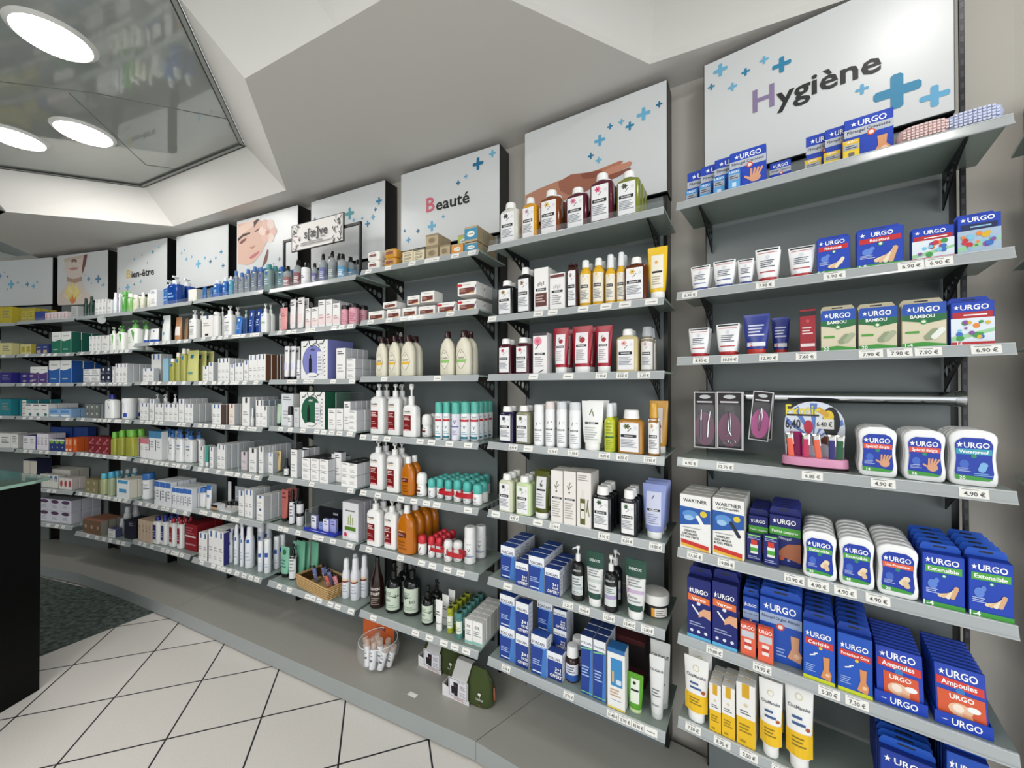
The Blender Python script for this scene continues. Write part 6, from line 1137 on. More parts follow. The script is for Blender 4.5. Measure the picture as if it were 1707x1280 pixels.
put(6, 6, 'cream_box', 'box', 'beige box, black dot', 232, 254, 868, mk_box, dict(front='#d6bfa6', side='#c4ad94', pr=[('d', .1, .5, .12, '#3a2c28'), ('l', -.3, .3, .6, .8, 3, '#a88c74')]), cols=4, n=3, yb=903, dp=.04)
for x0, x1, y, c, yb_ in ((255.5, 270, 860, '#2c3580', 908), (271, 284, 862, '#2c3580', 910), (285, 297, 864, '#9c2030', 913), (298, 308.5, 866, '#9c2030', 916)):
    put(6, 6, 'mouthwash_bottle', 'bottle', 'white bottle, ' + ('navy' if c[1] == '2' else 'red') + ' label', x0, x1, y, mk_bottle, dict(shape='flat', body='#efefed', cap=c, caph=.16, capw=.45, bodypr=[('r', -.34, .2, .2, .84, c), ('l', -.28, .1, .3, .6, 3, '#d0c4cc')]), n=3, yb=yb_)
put(6, 6, 'cream_box', 'box', 'dark red carton', 309.5, 330, 874, mk_box, dict(front='#8c1522', side='#72101a', top='#7c1420', pr=[('r', -.46, .5, .4, .56, '#e6d8d8'), ('r', -.46, .2, .4, .26, '#c08088'), ('l', -.4, .3, .6, .9, 3, '#b05a62')]), n=4, yb=918, dp=.06)

# ================================================================== WELLNESS BAY
for x0, x1, y in ((138, 146.5, 497), (147.5, 156, 494)):
    put(7, 0, 'cream_tube', 'tube', 'dark green cone-shaped tube', x0, x1, y, mk_bottle, dict(shape='cone', body='#1c3a30', cap='#182e28', caph=.25))
wt(7, 0, 157.5, 176, 499, cols=3, n=2, acc='#c4b8b0', desc='ivory box, grey script'); wt(7, 0, 177.5, 186, 500, n=2, acc='#b8c0c8', desc='white box next to sprays')
put(7, 0, 'spray_bottle', 'bottle', 'white spray near the round mirror', 187, 195.5, 488, mk_bottle, dict(ws, bodypr=[]), n=2)
put(7, 0, 'spray_bottle', 'bottle', 'slim clear-white spray', 196.5, 201, 490, mk_bottle, dict(ws, shape='can', bodypr=[]), n=2)
for x0, x1, y, c in ((203, 211, 486, '#5aa84c'), (212.5, 222, 490, '#8ac070'), (223, 231.5, 492, '#dcdcc8')):
    put(7, 0, 'cleanser_bottle', 'bottle', 'green and white cleanser bottle', x0, x1, y, mk_bottle, dict(shape='flat', body=c, cap='#6ab458' if c[1] == '5' else '#efefe8', caph=.2, capw=.7, bodypr=[('p', [(-.2, .9), (.4, .9), (.2, .4)], '#e6efe0')]), n=2)
wt(7, 1, 148, 167, 560, cols=3, n=3, acc='#a8aeb8', desc='white box, grey stripe'); wt(7, 1, 168.5, 181, 559, n=3, cols=1, acc='#c8b8b0', desc='plain white carton')
for x0, x1, y in ((182.5, 194, 546), (195.5, 213, 543), (215, 237, 534)):
    put(7, 1, 'pump_bottle', 'bottle', 'white pump lotion, green wedge', x0, x1, y, mk_pump, dict(body='#eff2ec', pump='#6aae58' if x0 > 190 else '#e8f0e4', ph=.22, bodypr=[('p', [(0, .9), (.34, .9), (.3, .4), (.18, .55)], '#5fae50'), ('l', -.34, 0, .3, .6, 3, '#b0c4a8')]), n=2)
put(7, 2, 'supplement_box', 'box', 'white box, black lines', 138.5, 165, 615, mk_box, dict(front='#f0f0f0', side='#dcdcdc', pr=[('r', -.5, .06, .5, .12, '#2a2a2e'), ('l', -.4, .4, .3, .9, 3, '#a0a4ac')]), cols=2, n=2, stack=2, dp=.05)
put(7, 2, 'supplement_box', 'box', 'navy box, white emblem', 167, 185, 610, mk_box, dict(front='#1c2438', side='#141a2c', pr=[('d', .05, .6, .18, '#dfe2ea'), ('l', -.4, .4, .05, .3, 2, '#8a90a4')]), cols=2, n=2, stack=2, dp=.05)
wt(7, 2, 187, 190.5, 611, n=2); wt(7, 2, 192, 211.5, 606, cols=3, n=6, acc='#5a5cac', desc='white box, violet corner')
put(7, 3, 'supplement_box', 'box', 'smoke-grey stacked box', 142, 166, 673, mk_box, dict(front='#6c7270', side='#5c6260', pr=[('p', [(-.2, .7), (.2, .7), (0, .3)], '#c4c8c4')]), cols=3, n=3, stack=2, dp=.05)
put(7, 3, 'wipes_canister', 'jar', 'white square can, navy cap', 178, 199, 657, mk_bottle, dict(shape='flat', body='#eff0ee', cap='#232a80', caph=.2, capw=.34, bodypr=[('p', [(-.1, .95), (.2, .95), (.12, .45)], '#3a3a90'), ('r', -.44, .5, -.3, .52, '#2a2a2e'), ('r', -.44, .34, -.3, .36, '#2a2a2e')]))
put(7, 3, 'cream_tub', 'jar', 'big white tub, violet wedge', 203, 230, 664, mk_jar, dict(body='#eceeee', cap='#f0f0ee', caph=.2, lab=(-.4, .1, .1, .94, '#eff0f0'), pr=[('p', [(-.3, .94), (-.02, .94), (-.06, .3)], '#2c3490'), ('r', -.2, .12, .1, .36, '#2440a0')]), n=2)
put(7, 4, 'supplement_box', 'box', 'dark red patterned box', 148, 183, 728, mk_box, dict(front='#7a1822', side='#641018', pr=[('d', .2, .7, .1, '#c48088'), ('q', -.1, .4, .5, .06, .5, '#c48088'), ('l', -.4, .3, .1, .3, 2, '#c48088')]), cols=3, n=2, stack=2, yb=758, dp=.05)
for x0, x1, y, yb_ in ((187, 198, 720, 760), (199, 211, 717, 761), (213, 230.5, 716, 763)):
    put(7, 4, 'shampoo_bottle', 'bottle', 'yellow-green gel bottle, green cap', x0, x1, y, mk_bottle, dict(shape='flat', body='#9a9c3c', bk='g', cap='#6cb040', caph=.26, capw=.6), n=2, yb=yb_)
put(7, 5, 'supplement_box', 'box', 'olive-grey box behind acrylic', 143, 164, 799, mk_box, dict(front='#8a8260', side='#7a7252', pr=[('d', 0, .5, .16, '#b4a880')]), cols=2, n=2, stack=2, yb=823, dp=.05)
put(7, 5, 'shampoo_bottle', 'bottle', 'sea-green baby bottle', 170, 181, 789, mk_bottle, dict(shape='flat', body='#b4bc8c', cap='#5ab4c4', caph=.25, capw=.7), n=2, yb=826)
put(7, 5, 'shampoo_bottle', 'bottle', 'sea-green baby bottle', 182.5, 193, 786, mk_bottle, dict(shape='flat', body='#a8b494', cap='#4aa0c0', caph=.25, capw=.8), n=2, yb=828)
put(7, 5, 'wipes_pack', 'box', 'white wipes pack, blue label', 195.5, 216.5, 800, mk_box, dict(front='#e9eeee', side='#d9d6c8', pr=[('r', -.4, .8, .4, .98, '#4a9ac8'), ('r', -.3, .3, .3, .5, '#4a9ac8')]), n=3, yb=832, dp=.06)
for k, (x0, x1) in enumerate(((200, 208), (210, 219), (221, 231))):
    put(7, 5, 'shampoo_bottle', 'bottle', 'tall blue-grey baby lotion bottle', x0, x1, 784 - k * 2, mk_bottle, dict(shape='flat', body='#5a8a9c', cap='#c4d4d8', caph=.2, capw=.6, bodypr=[('r', -.4, .5, .4, .9, '#dce6e8')]), d=.2)
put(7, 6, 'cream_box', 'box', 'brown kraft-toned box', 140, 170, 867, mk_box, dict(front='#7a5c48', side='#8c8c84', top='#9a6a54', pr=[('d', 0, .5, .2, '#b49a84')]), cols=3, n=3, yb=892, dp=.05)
put(7, 6, 'cream_box', 'box', 'small white box, black text', 182, 194, 882, mk_box, whit('#2a2a2e', side='#4a4a70'), n=1, yb=896, dp=.05)
for x0, x1, y, yb_ in ((196, 206, 865, 895), (203, 218, 845, 890)):
    put(7, 6, 'spray_bottle', 'bottle', 'white bottle with black letter', x0, x1, y, mk_bottle, dict(shape='cone', body='#c9ccce', cap='#d5d8da', caph=.2, bodypr=[('t', 'V', 0, .6, .22, '#2a2c30', .5)]), n=2, yb=yb_ if x0 < 200 else None, d=.1)
put(7, 6, 'cream_box', 'box', 'black-blue glossy carton', 209, 229, 868, mk_box, dict(front='#15162c', side='#101020', pr=[('l', -.1, .3, .7, .9, 2, '#8a8ca0')]), n=2, yb=899, dp=.06)

# ================================================================== NECK-POSTER AND FAR BAYS
yb_box = dict(front='#a89a34', side='#978a2c', top='#b0a54c', pr=[('r', -.4, .2, .4, .8, '#bcb050'), ('l', -.3, .3, .3, .7, 3, '#8a7e24')])
BXX = 'pharmacy_box'
put(8, 0, BXX, 'box', 'olive yellow box', 26, 48, 514, mk_box, yb_box, cols=2, n=3, dp=.05)
put(8, 0, BXX, 'box', 'cobalt blue box', 57, 72, 519, mk_box, dict(front='#33428c', side='#2a3674'), n=2, dp=.06)
put(8, 0, BXX, 'box', 'flat pale pink box', 74, 110, 520, mk_box, dict(front='#e0d4d6', side='#ccc0c4', pr=[('r', -.3, .2, -.2, .8, '#d08a94'), ('r', .2, .2, .34, .8, '#d08a94')]), cols=3, n=3, dp=.05)
put(8, 0, BXX, 'box', 'grey lined box', 112, 134, 510, mk_box, dict(front='#b8bab8', side='#9a9e9c', pr=[('l', -.4, .4, .2, .9, 5, '#8a8c8c')]), cols=2, n=2, dp=.06)
put(8, 1, BXX, 'box', 'pale yellow box', 26, 43, 574, mk_box, dict(yb_box, front='#d4cc94', side='#a89a34'), cols=2, n=3, dp=.05)
put(8, 1, BXX, 'box', 'dark blue box, beige picture', 49, 80, 574, mk_box, dict(front='#2a3a74', side='#223060', pr=[('r', -.3, .1, .3, .4, '#c4ac94'), ('l', -.3, .3, .6, .8, 1, '#c0cce4')]), cols=3, n=2, dp=.06)
gb = lambda c, s_: dict(front='#eaece8', side=s_, top='#eceeea', pr=[('p', [(-.5, 0), (.5, 0), (.5, .66), (.1, .6), (-.2, .56), (-.5, .6)], c), ('l', -.3, .3, .78, .84, 1, '#6a6e6c'), ('l', -.3, .2, .14, .24, 1, '#b4ccc0')])
put(8, 1, BXX, 'box', 'white over green box', 85, 118, 553, mk_box, gb('#1f7058', '#18584a'), cols=2, n=3, dp=.07)
put(8, 2, BXX, 'box', 'navy box, pale sweep', 25, 48, 621, mk_box, dict(front='#2a267c', side='#221f66', pr=[('e', .1, .4, .3, .16, '#c4aeb4')]), cols=2, n=2, stack=2, dp=.08)
put(8, 2, BXX, 'box', 'white over purple box', 50, 79, 611, mk_box, gb('#54387c', '#44306a'), cols=2, n=3, dp=.07)
put(8, 2, BXX, 'box', 'white over blue box', 81, 119, 601, mk_box, gb('#245ca4', '#1c4a8c'), cols=2, n=3, dp=.08)
put(8, 3, BXX, 'box', 'teal box, orange streak', 31, 41, 666, mk_box, dict(front='#dfe4e0', side='#2a7c84', pr=[('r', -.5, 0, -.1, 1, '#1f7c88'), ('q', .2, .5, .5, .12, .1, '#c47a4c')]), n=3, stack=3, dp=.08)
put(8, 3, BXX, 'box', 'white box, green flash', 42, 80.5, 673, mk_box, dict(front='#ecebe8', side='#d0d0cc', pr=[('r', -.4, .86, .3, .92, '#3a3c40'), ('l', -.3, .3, .5, .6, 1, '#6a9a8c'), ('e', .2, .16, .2, .12, '#3a7a70')]), cols=3, n=3, dp=.07)
put(8, 3, BXX, 'box', 'light blue box, white band', 82, 119, 681, mk_box, dict(front='#8ab0d4', side='#7a9cc0', pr=[('r', -.4, .5, .3, .8, '#5c8cc4'), ('e', 0, .16, .44, .12, '#eef0f0')]), cols=2, n=3, dp=.07)
put(8, 4, BXX, 'box', 'white box, grey print', 25, 37, 724, mk_box, dict(front='#e6e6e2', side='#c0c0bc', pr=[('l', -.3, .4, .3, .9, 5, '#6a6e6c')]), n=3, dp=.06)
put(8, 4, BXX, 'box', 'white box, violet edge', 39, 60, 726, mk_box, dict(front='#e9e7ea', side='#4a4490', pr=[('l', -.3, .3, .4, .8, 3, '#8a8a94')]), cols=2, n=3, dp=.06)
put(8, 4, BXX, 'box', 'white box, mauve print', 62, 81, 723, mk_box, dict(front='#e6e2e8', side='#c4c0c8', pr=[('l', -.3, .3, .3, .8, 4, '#a49ab0')]), cols=3, n=3, dp=.06)
put(8, 4, BXX, 'box', 'navy box, lime top', 83, 108.5, 732, mk_box, dict(front='#1f3474', side='#1a2c64', pr=[('r', -.5, .84, .5, 1, '#e6e9e6'), ('e', 0, .74, .4, .14, '#7cb444'), ('d', .1, .3, .1, '#c0cce4')]), cols=3, n=2, dp=.06)
put(8, 4, BXX, 'box', 'deep blue box, white oval', 85, 120, 712, mk_box, dict(front='#1c3c84', side='#18326e', pr=[('e', 0, .2, .34, .2, '#c4ccd0')]), cols=3, n=1, d=.19, dp=.07)
put(7, 4, BXX, 'box', 'deep blue box, white oval', 123, 146, 712, mk_box, dict(front='#1c3c84', side='#18326e', pr=[('e', 0, .2, .34, .2, '#c4ccd0')]), cols=2, n=1, d=.19, dp=.07)
put(8, 4, BXX, 'box', 'orange box, white figures', 109.5, 121, 730, mk_box, dict(front='#d4622c', side='#c4561f', pr=[('r', -.3, .5, .3, .9, '#e6a884'), ('r', -.3, .05, .3, .2, '#f0e0d8')]), cols=2, n=2, dp=.06)
put(7, 4, BXX, 'box', 'orange box, white figures', 127, 138, 731, mk_box, dict(front='#d4622c', side='#c4561f', pr=[('r', -.3, .5, .3, .9, '#e6a884')]), cols=2, n=2, dp=.06)
put(8, 5, BXX, 'box', 'large white carton', 64, 118, 782, mk_box, dict(front='#d8d6cc', side='#b8b6ac', top='#e4e2d8'), cols=3, n=2, d=.14, dp=.07)
put(8, 5, BXX, 'box', 'white box, blue pictures', 68, 98, 791, mk_box, dict(front='#dcdcd4', side='#c4c4bc', pr=[('r', -.3, .5, .3, .9, '#4a6aa0'), ('e', 0, .6, .2, .14, '#d8c8b0')]), cols=4, n=2, dp=.05, d=.05)
put(8, 5, BXX, 'box', 'white box, red picture', 99.5, 121, 797, mk_box, dict(front='#e0dcd8', side='#c4bcb8', pr=[('e', .1, .5, .3, .3, '#b04850')]), cols=3, n=2, dp=.05, d=.04)
put(8, 5, BXX, 'box', 'navy counter box, scalloped label', 40, 63, 766, mk_box, dict(front='#14183c', side='#101434', top='#1a1e3c', pr=[('r', -.5, .5, .5, .95, '#d0cabe'), ('e', 0, .5, .4, .14, '#d0cabe')]), cols=2, n=1, d=.03, dp=.10)
put(8, 6, BXX, 'box', 'white box, purple oval', 68, 121, 832, mk_box, dict(front='#dcdce6', side='#c0c0cc', top='#8a8c92', pr=[('e', -.05, .78, .38, .16, '#54385c'), ('l', -.3, .2, .2, .5, 3, '#a0a4b4')]), cols=3, n=3, stack=2, dp=.07, d=.05)
for L, c, y in ((0, '#b8a830', 512), (1, '#cfc88c', 572), (2, '#2a267c', 621), (3, '#1f7c88', 665), (4, '#e2e2de', 722)):
    put(9, L, BXX, 'box', 'box cut by the photo edge', -30, 18, y, mk_box, dict(front=c, side=c, pr=[('l', -.4, .4, .3, .8, 3, '#8a8a80')]), cols=3, n=2, dp=.06)
# end bay: only its nearest goods show
put(0, 1, 'conditioner_tube', 'tube', 'cream tube with yellow head', 1703, 1740, 340, mk_tube, dict(body='#e6e2d8', cap='#efefec', crimp='#d8b43c', pr=[('r', -.5, .86, .5, .99, '#d8b43c')]), d=.05, dp=.05)
put(0, 2, 'conditioner_tube', 'tube', 'plain cream-white tube', 1712, 1750, 480, mk_tube, dict(body='#e6e2d8', cap='#efefec'), d=.05, dp=.05)
# ================================================================== ONE-OFF THINGS
def at(b, L, x, d, dz=0):
    B = BY[b]; t, _ = B.solve(x, 640, d); return B.p(t, d, B.z(L) + GL + dz), B.rz
# foot brushes on the top hygiene shelf
for x, body, br_, lab in ((1542, '#d9b4b0', '#e6cfcc', 'pale pink oval foot brush on top shelf, hygiene bay'), (1622, '#b4bcdc', '#cdd3e8', 'pale lilac oval foot brush on top shelf, hygiene bay')):
    p, rz = at(1, 0, x, .055); e = empty('foot_brush', p, rz + .12); tag(e, lab, 'brush', 'foot brushes')
    mb = MB()
    for k in range(9): pass
    secs = [(.0, .036, .014, 2.6), (.004, .046, .022, 2.6), (.018, .050, .027, 2.6), (.030, .046, .024, 2.6), (.034, .038, .017, 2.6)]
    mb.loft(secs, M(body, 's'), n=28); o = obj('handle', mb, e)
    # pumice face turned to the shopper
    pm = MB(); nx_, nz_ = 11, 5
    for i in range(nx_):
        for k in range(nz_):
            xx = (i - (nx_ - 1) / 2) * .0072; zz = .007 + k * .0052
            if (xx / .042) ** 2 + ((zz - .0172) / .016) ** 2 > 1: continue
            yy = -.0262 * (1 - min(.97, abs(xx / .0495)) ** 2.6) ** (1 / 2.6)
            pm.box(xx - .0025, xx + .0025, yy - .0035, yy + .003, zz - .0017, zz + .0017, M(br_, 'p'))
    obj('bristle_pad', pm, e); e.rotation_euler = (0, 0, rz); e.scale = (1.15, 1.2, 1.5)
# chrome rail across the hygiene back panel
B = BY[1]
mb = MB(); z_ = B.solve(1450, 663, .22)[1]
e = empty('chrome_rail', B.p(.40, .225, z_), B.rz); tag(e, 'polished chrome hanging rail across the hygiene bay', 'rail')
mb.tube([(-.36, 0, 0), (.345, 0, 0)], .0215, M('#d5d8da', 'm'), 20); obj('tube', mb, e)
for x in (-.365, .345):
    mb = MB(); mb.tube([(x, 0, 0), (x + .022, 0, 0)], .0245, M('#b9bcbe', 'm'), 18); obj('end_cap', mb, e)
    mb = MB(); mb.box(x + .004, x + .016, .012, .075, -.012, .012, M('#b9bcbe', 'm')); obj('holder', mb, e)
# blister packs hooked on the rail
def blister(x0, x1, y0, y1, d, lab, kind, tilt=0, back='#6e2a50'):
    B = BY[1]; ta, z0 = B.solve(x0, y1, d); tb, z1 = B.solve(x1, y0, d); w, h = tb - ta, z1 - z0
    e = empty('blister_pack', B.p((ta + tb) / 2, d, z0), B.rz); tag(e, lab, 'pack', 'manicure packs on the chrome rail'); e.rotation_euler = (0, tilt, B.rz)
    mb = MB(); mb.box(-w / 2, w / 2, 0, .0015, 0, h, M('#d9d9da', 's')); P = lambda x, z, ep: (x, -ep, z)
    draw(mb, P, w, h, [('r', -.45, .02, .45, .98, '#1c1519'), ('e', 0, .34, .45, .30, back), ('e', 0, .91, .24, .035, '#cfd2d6'), ('l', -.36, .36, .79, .85, 1, '#e6e2e6')]); obj('card', mb, e)
    mb = MB(); mb.tube([(0, .002, h * .93), (0, .03, h * .93 + .018)], .0018, M('#c4c6c8', 'm'), 6); obj('hook', mb, e)
    mb = MB(); mb.loft([(h * .06, w * .42, .007, 4), (h * .1, w * .43, .009, 4), (h * .74, w * .43, .009, 4), (h * .78, w * .40, .006, 4)], BUBBLE, n=20); mb.v = [(x, y - .0095, z) for x, y, z in mb.v]; obj('bubble', mb, e)
    ch = M('#c9ccd0', 'm'); mb = MB()
    if kind == 'scissors':
        for s in (-1, 1):
            mb.tube([(s * .003, -.006, h * .66), (s * .004, -.006, h * .34), (-s * .006, -.006, h * .24)], [.0008, .0022, .0018], ch, 6)
            mb.tube([(-s * .011 + .0085 * math.cos(a), -.006, h * .13 + .0085 * math.sin(a)) for a in [k * PI / 7 for k in range(15)]], .0015, ch, 6)
    elif kind == 'tweezers':
        for s in (-1, 1): mb.tube([(0, -.006, h * .66), (s * .005, -.006, h * .5), (s * .0015, -.006, h * .2)], [.002, .0022, .0009], ch, 6)
    else:
        mb.tube([(-.014, -.006, h * .15), (-.014, -.006, h * .5)], .0035, M('#6c7078', 's'), 8); mb.tube([(-.014, -.006, h * .5), (-.012, -.006, h * .68)], [.003, .001], ch, 6)
        mb.tube([(.01, -.006, h * .2), (.012, -.006, h * .45), (.02, -.006, h * .66)], [.0025, .003, .0012], ch, 6)
    obj('tool', mb, e)
for k in range(2):
    blister(1157 + k * 2, 1194 + k * 2, 653, 745, .17 + k * .016, 'plum manicure pack with pliers, ' + ('front one at rail end' if k == 0 else 'behind the first pliers pack'), 'pliers')
    blister(1195 + k * 2, 1238 + k * 2, 653, 747, .155 + k * .018, 'plum manicure pack holding scissors, ' + ('front one of two' if k == 0 else 'behind the first scissors pack'), 'scissors')
blister(1247, 1280, 652, 733, .165, 'magenta tweezers pack hanging askew beside the scissors packs', 'tweezers', .10, '#b83a8c')
blister(1256, 1286, 654, 731, .185, 'second tweezers pack, half hidden behind the askew one', 'tweezers', .05, '#b83a8c')
# nail clipper counter display
B = BY[1]; ta, zb = B.solve(1302, 783, .05); tb, _ = B.solve(1417, 783, .05); w = tb - ta; zs = B.z(3) + GL
e = empty('clipper_display', B.p((ta + tb) / 2, .085, zs), B.rz); tag(e, 'pink counter display of nail clippers with striped tropical card', 'display')
mb = MB(); mb.loft([(0, w / 2, .034, 3), (.007, w / 2 * 1.0, .036, 3)], M('#2a1420', 's'), n=32); obj('plinth', mb, e)
mb = MB(); mb.loft([(.007, w / 2, .036, 3), (.030, w / 2 * .985, .035, 3), (.033, w / 2 * .95, .032, 3)], M('#e09abc', 's'), n=32); obj('base', mb, e)
mb = MB(); hh = .135; arc = [(-w * .44, .03), (w * .44, .03), (w * .46, .1)] + [(w * .46 * math.cos(a), .105 + (hh - .06) * .72 * math.sin(a)) for a in [k * PI / 12 for k in range(1, 12)]] + [(-w * .46, .1)]
mb.prism(arc, .026, .028, M('#dfe5f2')); P = lambda x, z, ep: (x, .026 - ep, z)
for k in range(9):
    a = PI * (k + .5) / 9; c = (0, .07)
    if k % 2 == 0: mb.poly([P(c[0], c[1], .0004), P(w * .44 * math.cos(a - .13), .105 + .05 * math.sin(a - .13), .0004), P(w * .44 * math.cos(a + .13), .105 + .05 * math.sin(a + .13), .0004)], M('#5f80c8'))
draw(mb, lambda x, z, ep: (x, .0252 - ep, z), w, .16, [('e', .26, .70, .13, .22, '#1c1c20'), ('e', .22, .78, .08, .09, '#e6c83c'), ('q', .14, .84, .2, .07, -.5, '#d8a83a'), ('p', [(.05, .40), (.44, .34), (.40, .44), (.16, .50)], '#6a2c20'), ('e', -.08, .62, .07, .10, '#c4304a'), ('t', 'Exotic', -.17, .865, .17, '#ecd93c', .53), ('l', -.42, .1, .76, .82, 1, '#2a2a30'), ('t', '6,40', -.32, .66, .13, '#24242a', .24), ('r', .03, .60, .3, .74, '#e9e9e6'), ('t', '6.40 €', .16, .67, .07, '#3a3a3e', .24)])
mb.v = [(x, y, .03 + (z - .03) * 1.42) for x, y, z in mb.v]; obj('backboard', mb, e)
mb = MB(); mb.loft([(.033, .024, .008, 2.5), (.085, .023, .007, 2.5), (.094, .014, .005, 2.2)], M('#c41f78', 'a'), n=18); mb.v = [(x - w * .28, y + .010, .033 + (z - .033) * 1.3) for x, y, z in mb.v]; obj('clipper_stand', mb, e)
for i, (u, c, zz, kk) in enumerate(((-.34, '#e8674a', .094, 0), (-.12, '#c42a5a', .090, 0), (.07, '#e8674a', .094, 1), (.26, '#2a2470', .088, 0), (.36, '#1c5a34', .086, 0))):
    cl = empty('nail_clipper', B.p((ta + tb) / 2 + u * w, .085 - .016, zs + .0335), B.rz); tag(cl, f"{['coral', 'raspberry', 'coral', 'violet', 'dark green'][i]} nail clipper, {ORD[i]} from left in the pink display", 'clipper', 'nail clippers in the display')
    mb = MB(); mb.loft([(0, .0055, .0035, 4), (.045, .0055, .003, 4)], M(c, 's'), n=12); obj('lever', mb, cl); cl.scale = (1.5, 1.2, 1.3); cl.rotation_euler = (0, [-.08, 0, -.1, 0, .05][i], B.rz)
    mb = MB(); mb.loft([(.030, .0072, .0045, 4), (.052, .0075, .0048, 4), (.058, .0078, .003, 4)], M('#c4c2bc', 'm'), n=14); mb.v = [(x, y + .004, z) for x, y, z in mb.v]; obj('jaws', mb, cl)
# blister plaster packs in blue trays
amp = lambda two: dict(front=BL, side='#173f9c', pr=urgo(.86, .13, .05, .62) + [('p', [(-.46, .64), (.46, .60), (.46, .74), (-.46, .78)], '#d8382c'), ('t', 'Ampoules', -.02, .70, .09, '#ffffff', .7), ('d', .0, .59, .09, '#2a7ac4'), ('p', [(-.34, .04), (.40, 0), (.40, .54), (-.34, .56)] if not two else [(-.46, .04), (.46, 0), (.46, .54), (-.46, .56)], '#d8562c'), ('t', 'URGO', .02, .48, .08, '#ffffff', .5), ('e', -.02, .28, .24, .11, '#ecc09c'), ('e', -.06, .30, .11, .07, '#f8e6d6'), ('e', .24, .34, .13, .05, '#f4f4f4'), ('p', [(.0, .04), (.24, .03), (.2, .24), (.02, .24)], '#e8a47c'), ('d', .3, .08, .05, '#e6e6ea')])
for j, (x0, x1, ytop, ybot, nn) in enumerate(((1457, 1540, 1010, 1110, 9), (1556, 1648, 1030, 1165, 9))):
    B = BY[1]; d0 = .03; ta, _ = B.solve(x0, 640, d0); tb, _ = B.solve(x1, 640, d0); w = tb - ta; zs = B.z(5) + GL
    e = empty('display_tray', B.p((ta + tb) / 2, d0, zs), B.rz); tag(e, ['blue printed shelf tray holding blister-plaster packs, nearer Wartner side'.replace('Wartner', 'corn-plaster'), 'blue printed shelf tray holding blister-plaster packs, at shelf end'][j], 'tray', 'blue shelf trays')
    mb = MB(); t2 = w / 2 + .003; m_ = M('#1440b4'); 
    mb.box(-t2, t2, -.002, 0, 0, .034, m_); mb.box(-t2, -t2 + .002, 0, .22, 0, .03, m_); mb.box(t2 - .002, t2, 0, .22, 0, .03, m_); mb.box(-t2, t2, 0, .22, .0003, .002, m_)
    draw(mb, lambda x, z, ep: (x, -.002 - ep, z), 2 * t2, .034, [('t', 'URGO', .06, .5, .58, '#ffffff', .52), star(-.32, .5, .07)]); obj('tray', mb, e)
    key = ('amp', round(w, 3), j); mbx = mk_box(round(w * .96, 3), .145, .012, **amp(j))[0][1]; me = mbx.mesh('blister_plaster_pack'); FILE[0] += 1
    for k in range(nn):
        o = obj('blister_plaster_pack', me, None, B.p((ta + tb) / 2, d0 + .011 + k * .0205, zs + .003), B.rz); o.rotation_euler = (math.radians(-13), 0, B.rz); o['category'] = 'box'
        REG.setdefault((1, 5), []).append(dict(o=o, t=(ta + tb) / 2, f=FILE[0], k=k, s=0, ns=1, n=nn, desc='blue and orange blister-plaster pack', cat='box'))
# price label lying on the Forcapil row is part of rails; small framed brand sign on the fourth bay
B = BY[4]
ta, z1 = B.solve(470, 403, .10); tb, z2 = B.solve(602, 370, .10); e = empty('brand_sign', B.p(0, .10, B.z(0) + GL), B.rz); tag(e, 'framed floral brand sign on a black metal stand', 'sign')
zs = 0; zt = B.solve(598, 370, .10)[1] - (B.z(0) + GL); kk = M('#101012', 'k'); ta = B.solve(473, 640, .10)[0]; tb = B.solve(600, 640, .10)[0]
mb = MB(); mb.box(ta - .008, ta + .008, -.006, .006, 0, zt, kk); mb.box(tb - .008, tb + .008, -.006, .006, 0, zt, kk); mb.box(ta - .008, tb + .008, -.006, .006, zt - .016, zt, kk); mb.box(ta - .02, tb + .02, -.02, .02, 0, .004, kk); obj('stand', mb, e)
x0, za = B.solve(486, 421, .085); x1, zb_ = B.solve(573, 401, .085); _, zc = B.solve(486, 377, .085); h = zc - za; za -= B.z(0) + GL; w = x1 - x0
mb = MB(); mb.box(x0, x1, -.016, -.008, za, za + h, kk); obj('sign_frame', mb, e)
mb = MB(); P = lambda x, z, ep: (x0 + w / 2 + x, -.0162 - ep, za + z); R_ = random.Random(5)
fl = []
for k in range(46):
    s_ = R_.choice([-1, 1]); u = s_ * R_.uniform(.30, .47); v = R_.uniform(.06, .94); fl.append(('q', u, v, R_.uniform(.03, .07), .012, R_.uniform(0, 3.1), R_.choice(['#5a5e58', '#8a8e84', '#3a3c3a', '#a88a9c'])))
    if k % 4 == 0: fl.append(('d', u, v, .016, R_.choice(['#8a6a8c', '#4a4c4a', '#c4a0a8'])))
draw(mb, P, w, h, [('r', -.485, .03, .485, .97, '#e9e6e2')] + fl + [('t', 's[æ]ve', 0, .56, .34, '#3a3a3c', .56), ('t', 'PARIS', .14, .34, .07, '#5a5a5c', .16), ('l', -.3, .3, .12, .26, 2, '#8a8a8c')]); obj('sign_face', mb, e)
# round magnetic tag under the top shelf of the seventh bay
B = BY[7]; t, z = B.solve(171, 533, .0); e = empty('round_mirror', B.p(t, -.006, z), B.rz); tag(e, 'small round clear disc clipped to a top shelf edge, wellness bay', 'disc')
mb = MB(); mb.loft([(-.0015, .034, .034, 2), (.0015, .034, .034, 2)], mix_clear('disc_plastic', '#c9cfcf', .05, .6), n=24); o = obj('disc', mb, e); o.rotation_euler = (PI / 2, 0, .5)
mb = MB(); mb.box(-.01, .01, .0, .02, .02, .034, M('#c4c8c8', 'g')); obj('clip', mb, e)
